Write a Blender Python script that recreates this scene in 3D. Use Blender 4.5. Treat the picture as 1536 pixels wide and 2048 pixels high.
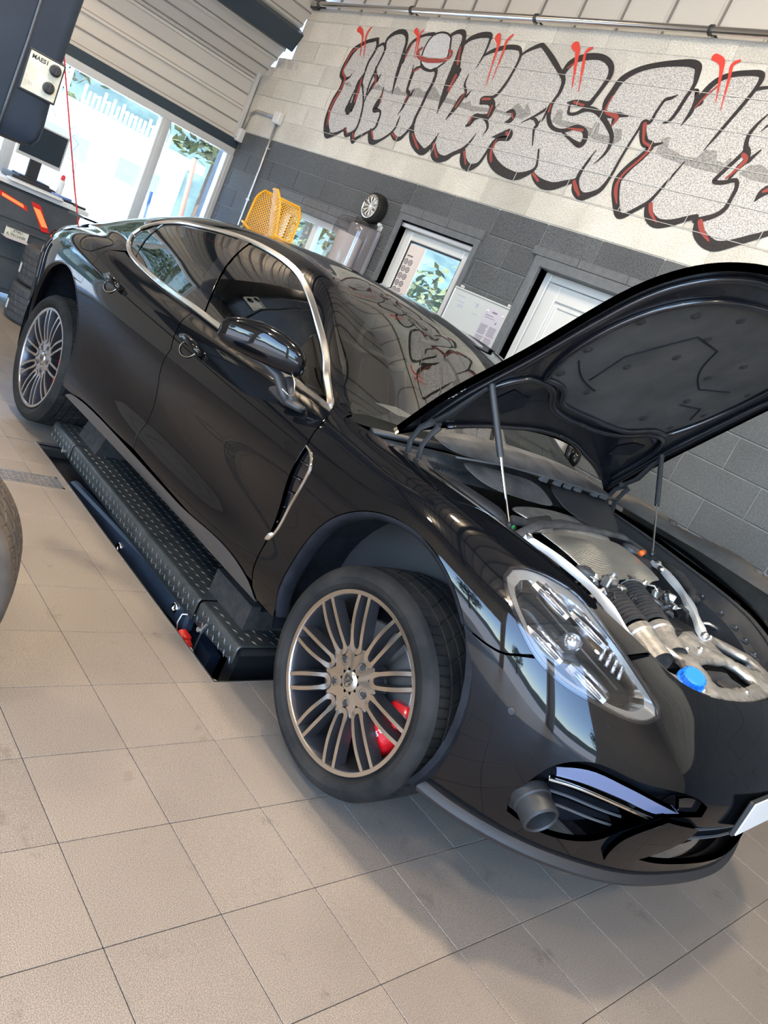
import bpy, math, random
import numpy as np
from mathutils import Vector, Matrix, Euler
from mathutils.geometry import delaunay_2d_cdt
C = bpy.context.scene.collection
for o in list(bpy.data.objects): bpy.data.objects.remove(o)
random.seed(7); rng = np.random.default_rng(7)
PI = math.pi
# ------------------------------------------------------------------ camera
def set_camera():
    r = np.array([1.50793383, 1.02008294, -0.210355125]); f = 1554.66535
    t = np.linalg.norm(r); k = r / t
    K = np.array([[0, -k[2], k[1]], [k[2], 0, -k[0]], [-k[1], k[0], 0]])
    R = np.eye(3) + math.sin(t) * K + (1 - math.cos(t)) * K @ K
    M = Matrix(((R[0][0], -R[1][0], -R[2][0], 1.90814), (R[0][1], -R[1][1], -R[2][1], -0.89255),
                (R[0][2], -R[1][2], -R[2][2], 1.46170), (0, 0, 0, 1)))
    cd = bpy.data.cameras.new('camera'); co = bpy.data.objects.new('camera', cd); C.objects.link(co)
    cd.sensor_fit = 'VERTICAL'; cd.sensor_height = 24.0; cd.lens = f * 24.0 / 2048.0
    cd.clip_start = 0.05; cd.clip_end = 500
    co.matrix_world = M
    bpy.context.scene.camera = co
set_camera()
# ------------------------------------------------------------------ world, lights, exposure
vs = bpy.context.scene.view_settings
vs.view_transform = 'Standard'; vs.look = 'None'; vs.gamma = 1.0; vs.use_curve_mapping = False
vs.exposure = -0.32
bpy.context.scene.display_settings.display_device = 'sRGB'
w = bpy.data.worlds.new('sky'); bpy.context.scene.world = w; w.use_nodes = True
nt = w.node_tree; nt.nodes.clear()
sky = nt.nodes.new('ShaderNodeTexSky'); sky.sky_type = 'NISHITA'; sky.sun_disc = False
sky.sun_elevation = math.radians(48); sky.sun_rotation = math.radians(154); sky.air_density = 1.0; sky.dust_density = 0.15; sky.ozone_density = 3.0
bg = nt.nodes.new('ShaderNodeBackground'); bg.inputs[1].default_value = 2.4
wo = nt.nodes.new('ShaderNodeOutputWorld')
nt.links.new(sky.outputs[0], bg.inputs[0]); nt.links.new(bg.outputs[0], wo.inputs[0])
def sun_light():
    l = bpy.data.lights.new('sun', 'SUN'); l.energy = 26.0; l.angle = math.radians(0.6); l.color = (1, 0.95, 0.87)
    o = bpy.data.objects.new('sun', l); C.objects.link(o)
    d = Vector((-0.30, 0.62, -0.78)).normalized()      # enters through the open bay doors behind the camera
    o.rotation_euler = d.to_track_quat('-Z', 'Y').to_euler()
sun_light()
LAMPS = [(1.0, 0.95, 130), (-0.9, 0.35, 95), (1.4, -3.0, 80), (-2.3, -3.0, 95), (-5.0, 0.6, 60), (4.6, 0.6, 80), (4.6, -3.0, 60)]
# ------------------------------------------------------------------ materials
def mat(name, col=(0.5, 0.5, 0.5), rough=0.5, metal=0.0, coat=0.0, trans=0.0, spec=0.5, emit=None, es=1.0, ior=1.5, alpha=1.0, coatr=0.02):
    m = bpy.data.materials.new(name); m.use_nodes = True
    b = m.node_tree.nodes['Principled BSDF']
    b.inputs['Base Color'].default_value = (*col, 1); b.inputs['Roughness'].default_value = rough
    b.inputs['Metallic'].default_value = metal; b.inputs['Coat Weight'].default_value = coat
    b.inputs['Coat Roughness'].default_value = coatr
    b.inputs['Transmission Weight'].default_value = trans; b.inputs['Specular IOR Level'].default_value = spec
    b.inputs['IOR'].default_value = ior; b.inputs['Alpha'].default_value = alpha
    if emit: b.inputs['Emission Color'].default_value = (*emit, 1); b.inputs['Emission Strength'].default_value = es
    return m
class NT:
    """small helper to write node graphs"""
    def __init__(s, m): s.t = m.node_tree; s.b = s.t.nodes['Principled BSDF']
    def n(s, typ, **k):
        x = s.t.nodes.new(typ)
        for a, v in k.items():
            if a.startswith('i_'):
                key = a[2:]; key = int(key) if key.isdigit() else key
                x.inputs[key].default_value = v
            else: setattr(x, a, v)
        return x
    def l(s, a, b): s.t.links.new(a, b)
    def ramp(s, fac, stops):
        r = s.n('ShaderNodeValToRGB'); e = r.color_ramp.elements
        e[0].position = stops[0][0]; e[0].color = (*stops[0][1], 1)
        e[1].position = stops[-1][0]; e[1].color = (*stops[-1][1], 1)
        for p, c in stops[1:-1]:
            q = e.new(p); q.color = (*c, 1)
        s.l(fac, r.inputs[0]); return r
    def mix(s, fac, a, b, bt='MIX'):
        m = s.n('ShaderNodeMix', data_type='RGBA', blend_type=bt)
        for sock, v in ((m.inputs[0], fac), (m.inputs[6], a), (m.inputs[7], b)):
            if hasattr(v, 'is_output'): s.l(v, sock)
            elif isinstance(v, tuple): sock.default_value = (*v, 1)
            else: sock.default_value = v
        return m.outputs[2]
    def coords(s, kind='Object', scale=None):
        t = s.n('ShaderNodeTexCoord'); o = t.outputs[kind]
        if scale:
            mp = s.n('ShaderNodeMapping'); mp.inputs['Scale'].default_value = scale; s.l(o, mp.inputs[0]); o = mp.outputs[0]
        return o
    def geo(s): return s.n('ShaderNodeNewGeometry').outputs['Position']
    def noise(s, co, scale, detail=4, rough=0.6):
        x = s.n('ShaderNodeTexNoise'); x.inputs['Scale'].default_value = scale; x.inputs['Detail'].default_value = detail
        x.inputs['Roughness'].default_value = rough; s.l(co, x.inputs['Vector']); return x.outputs['Fac']
    def bump(s, h, st, dist=0.01):
        x = s.n('ShaderNodeBump'); x.inputs['Strength'].default_value = st; x.inputs['Distance'].default_value = dist
        s.l(h, x.inputs['Height']); s.l(x.outputs[0], s.b.inputs['Normal'])
M = {}
def tex(name, c1, c2, scale=20, rough=0.8, bump=0.0, lo=0.35, hi=0.65, metal=0, detail=5, bscale=None, dist=0.004, coat=0, vary=0.0):
    m = mat(name, c1, rough, metal, coat); g = NT(m); p = g.geo()
    n = g.noise(p, scale, detail)
    col = g.ramp(n, [(lo, c1), (hi, c2)]).outputs[0]
    if vary:
        oi = g.n('ShaderNodeObjectInfo')
        r = g.ramp(oi.outputs['Random'], [(0, (1 - vary,) * 3), (1, (1 + vary,) * 3)]).outputs[0]
        col = g.mix(1.0, col, r, 'MULTIPLY')
    g.l(col, g.b.inputs['Base Color'])
    if bump:
        h = g.noise(p, bscale or scale, 4); g.bump(h, bump, dist)
    return m
M['paint'] = mat('black_car_paint', (0.0022, 0.0027, 0.0038), 0.035, 0.0, 0.0, spec=0.42)
M['gloss'] = mat('gloss_black_trim', (0.006, 0.006, 0.008), 0.08, coat=0.6)
M['plastic'] = mat('matt_black_plastic', (0.018, 0.019, 0.021), 0.5)
M['plastic_dusty'] = tex('dusty_black_plastic', (0.03, 0.03, 0.032), (0.10, 0.098, 0.095), 9, 0.5, 0.0)
M['liner'] = tex('arch_liner', (0.003, 0.0038, 0.006), (0.010, 0.011, 0.015), 14, 0.8, 0.2)
M['rubber'] = tex('tyre_rubber', (0.008, 0.008, 0.008), (0.026, 0.023, 0.020), 7, 0.75, 0.0)
for _k in ('rubber', 'liner'): M[_k].node_tree.nodes['Principled BSDF'].inputs['Specular IOR Level'].default_value = 0.22
M['chrome'] = mat('satin_chrome', (0.88, 0.85, 0.80), 0.17, 1.0)
M['bright'] = mat('polished_metal', (0.9, 0.9, 0.9), 0.08, 1.0)
M['silver'] = mat('machined_silver', (0.62, 0.58, 0.53), 0.24, 1.0)
M['gunmetal'] = mat('gunmetal_paint', (0.075, 0.072, 0.078), 0.32, 0.75, 0.4)
M['darkmetal'] = mat('dark_metal', (0.10, 0.10, 0.105), 0.4, 0.9)
M['disc'] = mat('brake_disc_steel', (0.20, 0.19, 0.18), 0.42, 0.9)
M['red'] = mat('red_caliper', (0.62, 0.010, 0.014), 0.2, 0.0, 0.7)
M['white'] = mat('white_plastic', (0.72, 0.72, 0.70), 0.4)
M['lettering_white'] = mat('white_lettering', (0.8, 0.8, 0.8), 0.4)
M['frame_white'] = mat('white_window_frame', (0.62, 0.62, 0.60), 0.38)
M['alu'] = mat('aluminium', (0.72, 0.71, 0.69), 0.33, 1.0)
M['alu_cast'] = tex('cast_aluminium', (0.38, 0.36, 0.33), (0.62, 0.59, 0.54), 30, 0.42, 0.25, metal=0.85)
M['galv'] = mat('galvanised_steel', (0.55, 0.55, 0.55), 0.35, 0.9)
M['navy'] = tex('dark_navy_machine_paint', (0.012, 0.020, 0.033), (0.018, 0.028, 0.045), 3, 0.38)
M['blackrub'] = tex('black_rubber_block', (0.014, 0.013, 0.012), (0.034, 0.03, 0.026), 30, 0.8, 0.3)
M['blue'] = mat('blue_cap', (0.01, 0.19, 0.72), 0.35)
M['orange'] = mat('orange_connector', (0.75, 0.14, 0.02), 0.5)
M['redplastic'] = mat('red_plastic', (0.6, 0.02, 0.015), 0.4)
M['green'] = mat('green_plastic', (0.03, 0.35, 0.08), 0.4)
M['yellow'] = mat('yellow_powder_coat', (0.80, 0.39, 0.008), 0.42, coat=0.1)
M['paper'] = mat('paper', (0.50, 0.47, 0.52), 0.8)
M['board'] = mat('whiteboard_face', (0.52, 0.53, 0.51), 0.13)
M['ink'] = mat('printed_ink', (0.16, 0.15, 0.18), 0.8)
M['ink_blue'] = mat('blue_marker', (0.15, 0.25, 0.55), 0.6)
M['screen'] = mat('dark_monitor_screen', (0.02, 0.03, 0.04), 0.15)
M['cable_red'] = mat('red_cable', (0.65, 0.03, 0.02), 0.4)
M['greybox'] = tex('grey_cabinet', (0.045, 0.05, 0.055), (0.07, 0.075, 0.08), 4, 0.45)
def glass_mat(name, tint, rough=0.0, mixf=0.75, ior=1.5):
    """thin glass: tinted see-through pane with a fresnel mirror on top"""
    m = bpy.data.materials.new(name); m.use_nodes = True; t = m.node_tree; t.nodes.clear()
    out = t.nodes.new('ShaderNodeOutputMaterial'); mx = t.nodes.new('ShaderNodeMixShader')
    tr = t.nodes.new('ShaderNodeBsdfTransparent'); tr.inputs[0].default_value = (*tint, 1)
    gl = t.nodes.new('ShaderNodeBsdfGlossy'); gl.inputs['Roughness'].default_value = rough
    fr = t.nodes.new('ShaderNodeFresnel'); ge = t.nodes.new('ShaderNodeNewGeometry'); io = t.nodes.new('ShaderNodeMath'); io.operation = 'MULTIPLY_ADD'
    io.inputs[1].default_value = 1 / ior - ior; io.inputs[2].default_value = ior      # same mirror strength from both sides of the sheet
    t.links.new(ge.outputs['Backfacing'], io.inputs[0]); t.links.new(io.outputs[0], fr.inputs[0])
    mul = t.nodes.new('ShaderNodeMath'); mul.operation = 'MULTIPLY_ADD'; mul.inputs[1].default_value = 1.0; mul.inputs[2].default_value = 0.02 + (0.0 if mixf > 0.7 else 0.0)
    t.links.new(fr.outputs[0], mul.inputs[0]); t.links.new(mul.outputs[0], mx.inputs[0])
    t.links.new(tr.outputs[0], mx.inputs[1]); t.links.new(gl.outputs[0], mx.inputs[2]); t.links.new(mx.outputs[0], out.inputs[0])
    return m
M['glass_dark'] = glass_mat('tinted_side_glass', (0.16, 0.17, 0.16), ior=2.2)
M['glass_wind'] = glass_mat('windscreen_glass', (0.5, 0.54, 0.5), ior=2.7)
M['glass'] = glass_mat('window_glass', (0.92, 0.95, 0.95))
M['lens'] = glass_mat('headlamp_lens', (0.92, 0.92, 0.92))
M['smoke'] = glass_mat('smoked_plastic_cover', (0.80, 0.78, 0.79), rough=0.12)
# ------------------------------------------------------------------ mesh builder
class MB:
    def __init__(s): s.v = []; s.f = []; s.m = []; s.cur = 0
    def add(s, vs, fs, mi=None):
        b = len(s.v); s.v += [tuple(map(float, p)) for p in vs]; s.f += [tuple(b + i for i in f) for f in fs]
        s.m += [s.cur if mi is None else mi] * len(fs); return s
    def frame4(s, a, b, c, d, t, y0, y1, bev=0.0):
        for q in ((a, a + t, c, d), (b - t, b, c, d), (a + t + .0004, b - t - .0004, d - t, d), (a + t + .0004, b - t - .0004, c, c + t)): s.bx(q[0], q[1], y0, y1, q[2], q[3], bev=bev)
        return s
    def box(s, c, d, rz=0.0, R=None, mi=None, bev=0.0):
        x, y, z = d[0] / 2, d[1] / 2, d[2] / 2
        if bev > 0:
            b = min(bev, x * .49, y * .49, z * .49); P = []
            for k, (sx, sy) in enumerate(((-1, -1), (1, -1), (1, 1), (-1, 1))): pass
            rings = []
            for zz, ins in ((-z, b), (-z + b, 0), (z - b, 0), (z, b)):
                X, Y = x - ins, y - ins
                rings.append([(-X + b, -Y, zz), (X - b, -Y, zz), (X, -Y + b, zz), (X, Y - b, zz), (X - b, Y, zz), (-X + b, Y, zz), (-X, Y - b, zz), (-X, -Y + b, zz)])
            P = [p for r in rings for p in r]; F = []
            for r in range(3):
                for i in range(8): F.append((r * 8 + i, r * 8 + (i + 1) % 8, r * 8 + 8 + (i + 1) % 8, r * 8 + 8 + i))
            F.append(tuple(range(7, -1, -1))); F.append(tuple(range(24, 32)))
        else:
            P = [(-x, -y, -z), (x, -y, -z), (x, y, -z), (-x, y, -z), (-x, -y, z), (x, -y, z), (x, y, z), (-x, y, z)]
            F = [(0, 3, 2, 1), (4, 5, 6, 7), (0, 1, 5, 4), (1, 2, 6, 5), (2, 3, 7, 6), (3, 0, 4, 7)]
        if R is None: R = Matrix.Rotation(rz, 3, 'Z')
        P = [R @ Vector(p) + Vector(c) for p in P]
        return s.add(P, F, mi)
    def bx(s, x0, x1, y0, y1, z0, z1, mi=None, bev=0.0): return s.box(((x0 + x1) / 2, (y0 + y1) / 2, (z0 + z1) / 2), (abs(x1 - x0), abs(y1 - y0), abs(z1 - z0)), mi=mi, bev=bev)
    def tube(s, pts, r, n=10, mi=None, closed=False, cap=True, flat=1.0, up=None):
        P = [Vector(p) for p in pts]; N = len(P); rr = r if hasattr(r, '__len__') else [r] * N
        ring = []; prev = None
        for i in range(N):
            if closed: t = (P[(i + 1) % N] - P[i - 1])
            else: t = (P[min(i + 1, N - 1)] - P[max(i - 1, 0)])
            t.normalize()
            if up is not None: a = Vector(up) - t * t.dot(Vector(up)); a.normalize()
            elif prev is None:
                a = Vector((0, 0, 1)) if abs(t.z) < .9 else Vector((1, 0, 0)); a = a - t * t.dot(a); a.normalize()
            else: a = prev - t * t.dot(prev); a.normalize()
            prev = a; b = t.cross(a)
            ring.append([P[i] + (a * math.cos(2 * PI * k / n) * flat + b * math.sin(2 * PI * k / n)) * rr[i] for k in range(n)])
        V = [p for q in ring for p in q]; F = []
        for i in range(N if closed else N - 1):
            j = (i + 1) % N
            for k in range(n): F.append((i * n + k, i * n + (k + 1) % n, j * n + (k + 1) % n, j * n + k))
        if cap and not closed: F.append(tuple(range(n - 1, -1, -1))); F.append(tuple((N - 1) * n + k for k in range(n)))
        return s.add(V, F, mi)
    def lathe(s, prof, c=(0, 0, 0), axis='Z', n=48, mi=None, a0=0, a1=2 * PI, R=None):
        full = abs(a1 - a0 - 2 * PI) < 1e-6; na = n if full else n + 1; V = []
        for i in range(na):
            a = a0 + (a1 - a0) * i / n; ca, sa = math.cos(a), math.sin(a)
            for r, h in prof:
                p = {'Z': (r * ca, r * sa, h), 'Y': (r * ca, h, r * sa), 'X': (h, r * ca, r * sa)}[axis]
                p = Vector(p)
                if R is not None: p = R @ p
                V.append(p + Vector(c))
        F = []; L = len(prof)
        for i in range(n):
            j = (i + 1) % na
            for k in range(L - 1): F.append((i * L + k, j * L + k, j * L + k + 1, i * L + k + 1))
        return s.add(V, F, mi)
    def cyl(s, a, b, r, n=16, r2=None, mi=None): return s.tube([a, b], [r, r if r2 is None else r2], n, mi)
    def prism(s, poly, axis, h0, h1, mi=None, mside=None):
        """extrude a simple polygon along an axis; poly in the two other axes"""
        n = len(poly)
        def P(a, b, h): return {'Z': (a, b, h), 'Y': (a, h, b), 'X': (h, a, b)}[axis]
        V = [P(a, b, h0) for a, b in poly] + [P(a, b, h1) for a, b in poly]
        s.add(V, [tuple(range(n - 1, -1, -1)), tuple(range(n, 2 * n))], mi)
        b0 = len(s.v) - 2 * n
        for i in range(n):
            j = (i + 1) % n; s.f.append((b0 + i, b0 + j, b0 + n + j, b0 + n + i)); s.m.append((mside if mside is not None else (s.cur if mi is None else mi)))
        return s
    def build(s, name, mats, parent=None, smooth=False, auto=None):
        me = bpy.data.meshes.new(name); me.from_pydata(s.v, [], s.f)
        if not isinstance(mats, (list, tuple)): mats = [mats]
        for m in mats: me.materials.append(M[m] if isinstance(m, str) else m)
        if len(mats) > 1: me.polygons.foreach_set('material_index', s.m)
        if smooth or auto: me.polygons.foreach_set('use_smooth', [True] * len(s.f))
        me.update()
        if auto: me.set_sharp_from_angle(angle=math.radians(auto))
        o = bpy.data.objects.new(name, me); C.objects.link(o)
        if parent is not None: o.parent = parent
        return o
def tag(o, label=None, cat=None, group=None, kind=None):
    if label: o['label'] = label
    if cat: o['category'] = cat
    if group: o['group'] = group
    if kind: o['kind'] = kind
    return o
def empty(name, loc=(0, 0, 0), rz=0.0):
    o = bpy.data.objects.new(name, None); o.empty_display_size = 0.1; C.objects.link(o); o.location = loc; o.rotation_euler = (0, 0, rz); return o
def link_copy(src, name, parent=None, loc=None, rot=None, scale=None):
    o = bpy.data.objects.new(name, src.data if hasattr(src, 'data') else src); C.objects.link(o)
    if parent is not None: o.parent = parent
    if loc is not None: o.location = loc
    if rot is not None: o.rotation_euler = rot
    if scale is not None: o.scale = scale
    return o
def subtract(rects, hole):
    out = []
    X0, X1, Y0, Y1 = hole
    for (a, b, c, d) in rects:
        if X1 <= a or X0 >= b or Y1 <= c or Y0 >= d: out.append((a, b, c, d)); continue
        if a < X0: out.append((a, X0, c, d)); 
        if b > X1: out.append((X1, b, c, d))
        a2, b2 = max(a, X0), min(b, X1)
        if c < Y0: out.append((a2, b2, c, Y0))
        if d > Y1: out.append((a2, b2, Y1, d))
    return out
# ================================================================== THE ROOM
YW = 3.60            # face of the block wall
XW = -6.65           # face of the glazed end wall
def floor_material():
    m = mat('floor_tile', (0.4, 0.35, 0.3), 0.42); g = NT(m); p = g.geo()
    n = g.noise(p, 1.3, 3); f = g.noise(p, 420, 2); s = g.noise(p, 5.5, 6, 0.7); d = g.noise(p, 14, 3)
    base = g.ramp(n, [(0.3, (0.195, 0.165, 0.137)), (0.7, (0.232, 0.198, 0.165))]).outputs[0]
    oi = g.n('ShaderNodeObjectInfo')
    base = g.mix(1.0, base, g.ramp(oi.outputs['Random'], [(0, (0.93,) * 3), (1, (1.06, 1.05, 1.03))]).outputs[0], 'MULTIPLY')
    base = g.mix(0.55, base, g.ramp(f, [(0.38, (0.35,) * 3), (0.5, (1,) * 3), (0.66, (2.1,) * 3)]).outputs[0], 'MULTIPLY')
    st = g.ramp(s, [(0.60, (1, 1, 1)), (0.74, (0.60, 0.58, 0.56))]).outputs[0]
    base = g.mix(1.0, base, st, 'MULTIPLY')
    base = g.mix(1.0, base, g.ramp(d, [(0.73, (1, 1, 1)), (0.78, (0.6, 0.58, 0.56))]).outputs[0], 'MULTIPLY')
    g.l(base, g.b.inputs['Base Color'])
    r = g.ramp(n, [(0.3, (0.38,) * 3), (0.7, (0.5,) * 3)]).outputs[0]; g.l(r, g.b.inputs['Roughness'])
    g.bump(f, 0.25, 0.0006)
    return m
M['tile'] = floor_material()
M['grout'] = tex('dark_grout', (0.11, 0.09, 0.075), (0.20, 0.165, 0.135), 12, 0.9)
PIT = (-2.11, 0.0, 0.76, 2.66)
GRATE = (-3.4, 0, -1.66, -1.53)
def build_floor():
    fl = MB()
    for r in subtract([(-6.65, 6.5, -5.0, 3.6)], PIT): fl.bx(r[0], r[1], r[2], r[3], -0.10, -0.006)
    fo = tag(fl.build('floor', 'grout'), kind='structure', label='beige square tiled workshop floor with a lift pit')
    cam = np.array([1.90814, -0.89255]); tiles = []
    R0 = (-1.66, -1.53, -5.0, 0.72)
    for i in range(-23, 22):
        for j in range(-24, 12):
            x0, x1, y0, y1 = i * .3, i * .3 + .3, j * .3, j * .3 + .3
            x0 = max(x0, -6.65); x1 = min(x1, 6.5); y0 = max(y0, -5.0); y1 = min(y1, 3.6)
            rs = subtract(subtract([(x0, x1, y0, y1)], PIT), R0)
            for r in rs:
                if r[1] - r[0] < .015 or r[3] - r[2] < .015: continue
                cx, cy = (r[0] + r[1]) / 2, (r[2] + r[3]) / 2
                tiles.append((math.hypot(cx - cam[0], cy - cam[1]), r))
    def vis(r):
        cx, cy = (r[0] + r[1]) / 2, (r[2] + r[3]) / 2
        return project(cx, cy, 0.0)
    a = []
    for d, r in tiles:
        q = vis(r)
        inside = q is not None and -120 < q[0] < 1656 and 560 < q[1] < 2180
        a.append((0 if inside else 1, d, r))
    a.sort(key=lambda t: (t[0], t[1]))
    cache = {}; rest = MB(); g = 0.0010
    for k, (out, d, r) in enumerate(a):
        w_, h_ = round(r[1] - r[0], 4), round(r[3] - r[2], 4); c = ((r[0] + r[1]) / 2, (r[2] + r[3]) / 2)
        if k < 300 and not out:
            key = (w_, h_)
            if key not in cache:
                mb = MB(); mb.box((0, 0, 0), (w_ - 2 * g, h_ - 2 * g, 0.010), bev=0.0012); ob = mb.build('floor_tile', 'tile', fo); cache[key] = ob
            else: ob = link_copy(cache[key], 'floor_tile', fo)
            ob.location = (c[0], c[1], -0.005 + random.uniform(-.0003, .0003))
        else: rest.box((c[0], c[1], -0.005), (w_ - 2 * g, h_ - 2 * g, 0.010))
    tag(rest.build('floor_tiles', 'tile', fo), kind='stuff')
    # drain channel
    st = MB()
    st.bx(-1.66, -1.648, -5.0, .72, -0.02, 0.001); st.bx(-1.542, -1.53, -5.0, .72, -0.02, 0.001); st.bx(-1.66, -1.53, .708, .72, -.02, .001)
    st.build('drain_frame', 'galv', fo)
    bars = MB()
    for k in range(70): bars.bx(-1.648, -1.542, .70 - k * .03, .706 - k * .03, -0.015, 0.0)
    for x in (-1.622, -1.595, -1.568): bars.bx(x - .0025, x + .0025, -1.4, .708, -0.015, -0.001)
    bars.build('drain_grating', 'galv', fo)
    pit = MB(); x0, x1, y0, y1 = PIT
    pit.bx(x0 - .1, x1 + .1, y0 - .1, y1 + .1, -0.42, -0.40)
    pit.bx(x0 - .05, x0, y0, y1, -.40, -.006); pit.bx(x1, x1 + .05, y0, y1, -.40, -.006); pit.bx(x0 - .05, x1 + .05, y0 - .05, y0, -.4, -.006); pit.bx(x0 - .05, x1 + .05, y1, y1 + .05, -.4, -.006)
    pit.build('lift_pit', 'pit', fo)
    tr = MB(); e = .006
    tr.bx(x0 - e, x1 + e, y0 - e, y0, -.02, .0015); tr.bx(x0 - e, x1 + e, y1, y1 + e, -.02, .0015); tr.bx(x0 - e, x0, y0, y1, -.02, .0015); tr.bx(x1, x1 + e, y0, y1, -.02, .0015)
    tr.bx(x0, x0 + .05, y0, y1, -.05, -.012)
    tr.build('pit_edge_trim', 'alu', fo)
M['pit'] = tex('pit_concrete', (0.05, 0.04, 0.03), (0.13, 0.10, 0.075), 5, 0.7)
def project(x, y, z):
    cam = bpy.context.scene.camera; p = cam.matrix_world.inverted() @ Vector((x, y, z))
    if p.z > -0.05: return None
    f = 1554.66535
    return (768 + f * p.x / -p.z, 1024 - f * p.y / -p.z)
bpy.context.view_layer.update()
build_floor()
# ---- block wall
def block_mat(name, dark, lightc, spk, b=0.6):
    m = mat(name, dark, 0.85); g = NT(m); p = g.geo()
    n1 = g.noise(p, 2.2, 4); n2 = g.noise(p, 95, 4, 0.75); n3 = g.noise(p, 30, 4, 0.7)
    col = g.ramp(n1, [(0.3, dark), (0.7, lightc)]).outputs[0]
    col = g.mix(1.0, col, g.ramp(n2, [(0.36, (spk,) * 3), (0.5, (1,) * 3), (0.68, (1.35,) * 3)]).outputs[0], 'MULTIPLY')
    oi = g.n('ShaderNodeObjectInfo')
    col = g.mix(1.0, col, g.ramp(oi.outputs['Random'], [(0, (0.86,) * 3), (1, (1.1,) * 3)]).outputs[0], 'MULTIPLY')
    g.l(col, g.b.inputs['Base Color'])
    mx = g.n('ShaderNodeMath', operation='ADD'); g.l(n2, mx.inputs[0]); g.l(n3, mx.inputs[1]); g.bump(mx.outputs[0], b, 0.006)
    return m
M['block_grey'] = block_mat('grey_painted_block', (0.075, 0.080, 0.086), (0.095, 0.10, 0.105), 0.35)
M['block_smooth'] = block_mat('grey_painted_smooth_block', (0.066, 0.072, 0.074), (0.085, 0.09, 0.092), 0.8, 0.25)
M['block_white'] = block_mat('off_white_painted_block', (0.50, 0.47, 0.41), (0.60, 0.57, 0.505), 0.76, 0.35)
M['ring_beam'] = block_mat('off_white_ring_beam', (0.44, 0.415, 0.355), (0.58, 0.55, 0.48), 0.8, 0.4)
M['mortar_grey'] = tex('grey_mortar', (0.12, 0.125, 0.13), (0.17, 0.175, 0.18), 14, 0.9)
M['mortar_white'] = tex('pale_mortar', (0.40, 0.385, 0.35), (0.60, 0.58, 0.53), 14, 0.9)
OPEN = [(-3.48, -2.57, 0.95, 2.10), (-1.87, -0.93, 0.0, 2.11), (-5.35, -4.12, 0.95, 1.86)]
def build_wall():
    back = MB(); rects = [(-6.95, 6.5, 0.0, 2.40)]
    for h in OPEN: rects = subtract(rects, h)
    for r in rects: back.bx(r[0], r[1], YW + .006, YW + .22, r[2], r[3], mi=0)
    back.bx(-6.95, 6.5, YW + .006, YW + .22, 2.40, 3.02, mi=1); back.bx(-6.42, 6.5, YW + .006, YW + .22, 3.02, 3.22, mi=1); back.bx(-6.16, 6.5, YW + .006, YW + .22, 3.22, 3.74, mi=1)
    wl = tag(back.build('wall_back', ['mortar_grey', 'mortar_white']), kind='structure', label='block wall painted dark grey below and off white above with graffiti')
    cnt = 0; rest = {}; lst = []
    for k in range(0, 19):
        z0 = k * .2 + .01 if k else 0.0; z1 = (k + 1) * .2 + .01
        off = .012 if k % 2 == 1 else -.238
        for n in range(-14, 14):
            x0 = off + n * .5; x1 = x0 + .5
            top = 3.74
            if x0 < -6.66: x0 = -6.66
            if x1 > 6.4: x1 = 6.4
            if x1 <= x0 + .02: continue
            zz1 = min(z1, top)
            if z1 > 3.1 and x0 < -6.40: 
                if z0 >= 3.1: x0 = -6.40
                else: zz1 = 3.12
            if z1 > 3.24 and x0 < -6.15:
                if z0 > 3.15: x0 = max(x0, -6.15) 
            if x1 <= x0 + .02 or zz1 <= z0 + .02: continue
            rs = [(x0, x1, z0, zz1)]
            for h in OPEN: rs = subtract(rs, (h[0] - .0, h[1] + .0, h[2], h[3]))
            for r in rs:
                if r[1] - r[0] > .02 and r[3] - r[2] > .02:
                    cx, cz = (r[0] + r[1]) / 2, (r[2] + r[3]) / 2; q = project(cx, YW, cz)
                    seen = q is not None and -100 < q[0] < 1700 and -100 < q[1] < 1350
                    lst.append((0 if seen else 1, -(q[0] if q else 0), r, k))
    lst.sort(key=lambda t: (t[0], t[1])); cache = {}
    for i, (o_, _, r, k) in enumerate(lst):
        w_, h_ = round(r[1] - r[0], 3), round(r[3] - r[2], 3)
        white = r[2] > 2.39
        m = ('ring_beam' if 12 <= k < 13 else 'block_white') if white else ('block_smooth' if (r[0] > -1.0) else 'block_grey')
        g = .0035 if not (12 <= k < 13) else .0012
        if i < 300 and not o_:
            key = (w_, h_, m)
            if key not in cache: mb = MB(); mb.box((0, 0, 0), (w_ - 2 * g, .03, h_ - 2 * g), bev=.004); ob = mb.build('block', m, wl); cache[key] = ob
            else: ob = link_copy(cache[key], 'block', wl)
            ob.location = ((r[0] + r[1]) / 2, YW + .015 + random.uniform(0, .0015), (r[2] + r[3]) / 2)
        else:
            rest.setdefault(m, MB()).box(((r[0] + r[1]) / 2, YW + .015, (r[2] + r[3]) / 2), (w_ - 2 * g, .03, h_ - 2 * g))
    for m, mb in rest.items(): tag(mb.build('blocks', m, wl), kind='stuff')
    return wl
WALL = build_wall()
M['trim_grey'] = tex('grey_painted_trim', (0.10, 0.108, 0.115), (0.13, 0.137, 0.145), 20, 0.6)
M['lintel'] = tex('grey_lintel', (0.095, 0.10, 0.105), (0.125, 0.13, 0.135), 26, 0.8, 0.3)
M['beige_metal'] = mat('beige_ribbed_metal', (0.56, 0.52, 0.46), 0.5)
M['beige_dark'] = mat('beige_metal_seam', (0.23, 0.21, 0.19), 0.6)
M['beam_blue'] = mat('dark_blue_grey_beam', (0.028, 0.045, 0.06), 0.4)
M['outside_wall'] = mat('outside_light_wall', (0.6, 0.58, 0.55), 0.9)
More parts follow.
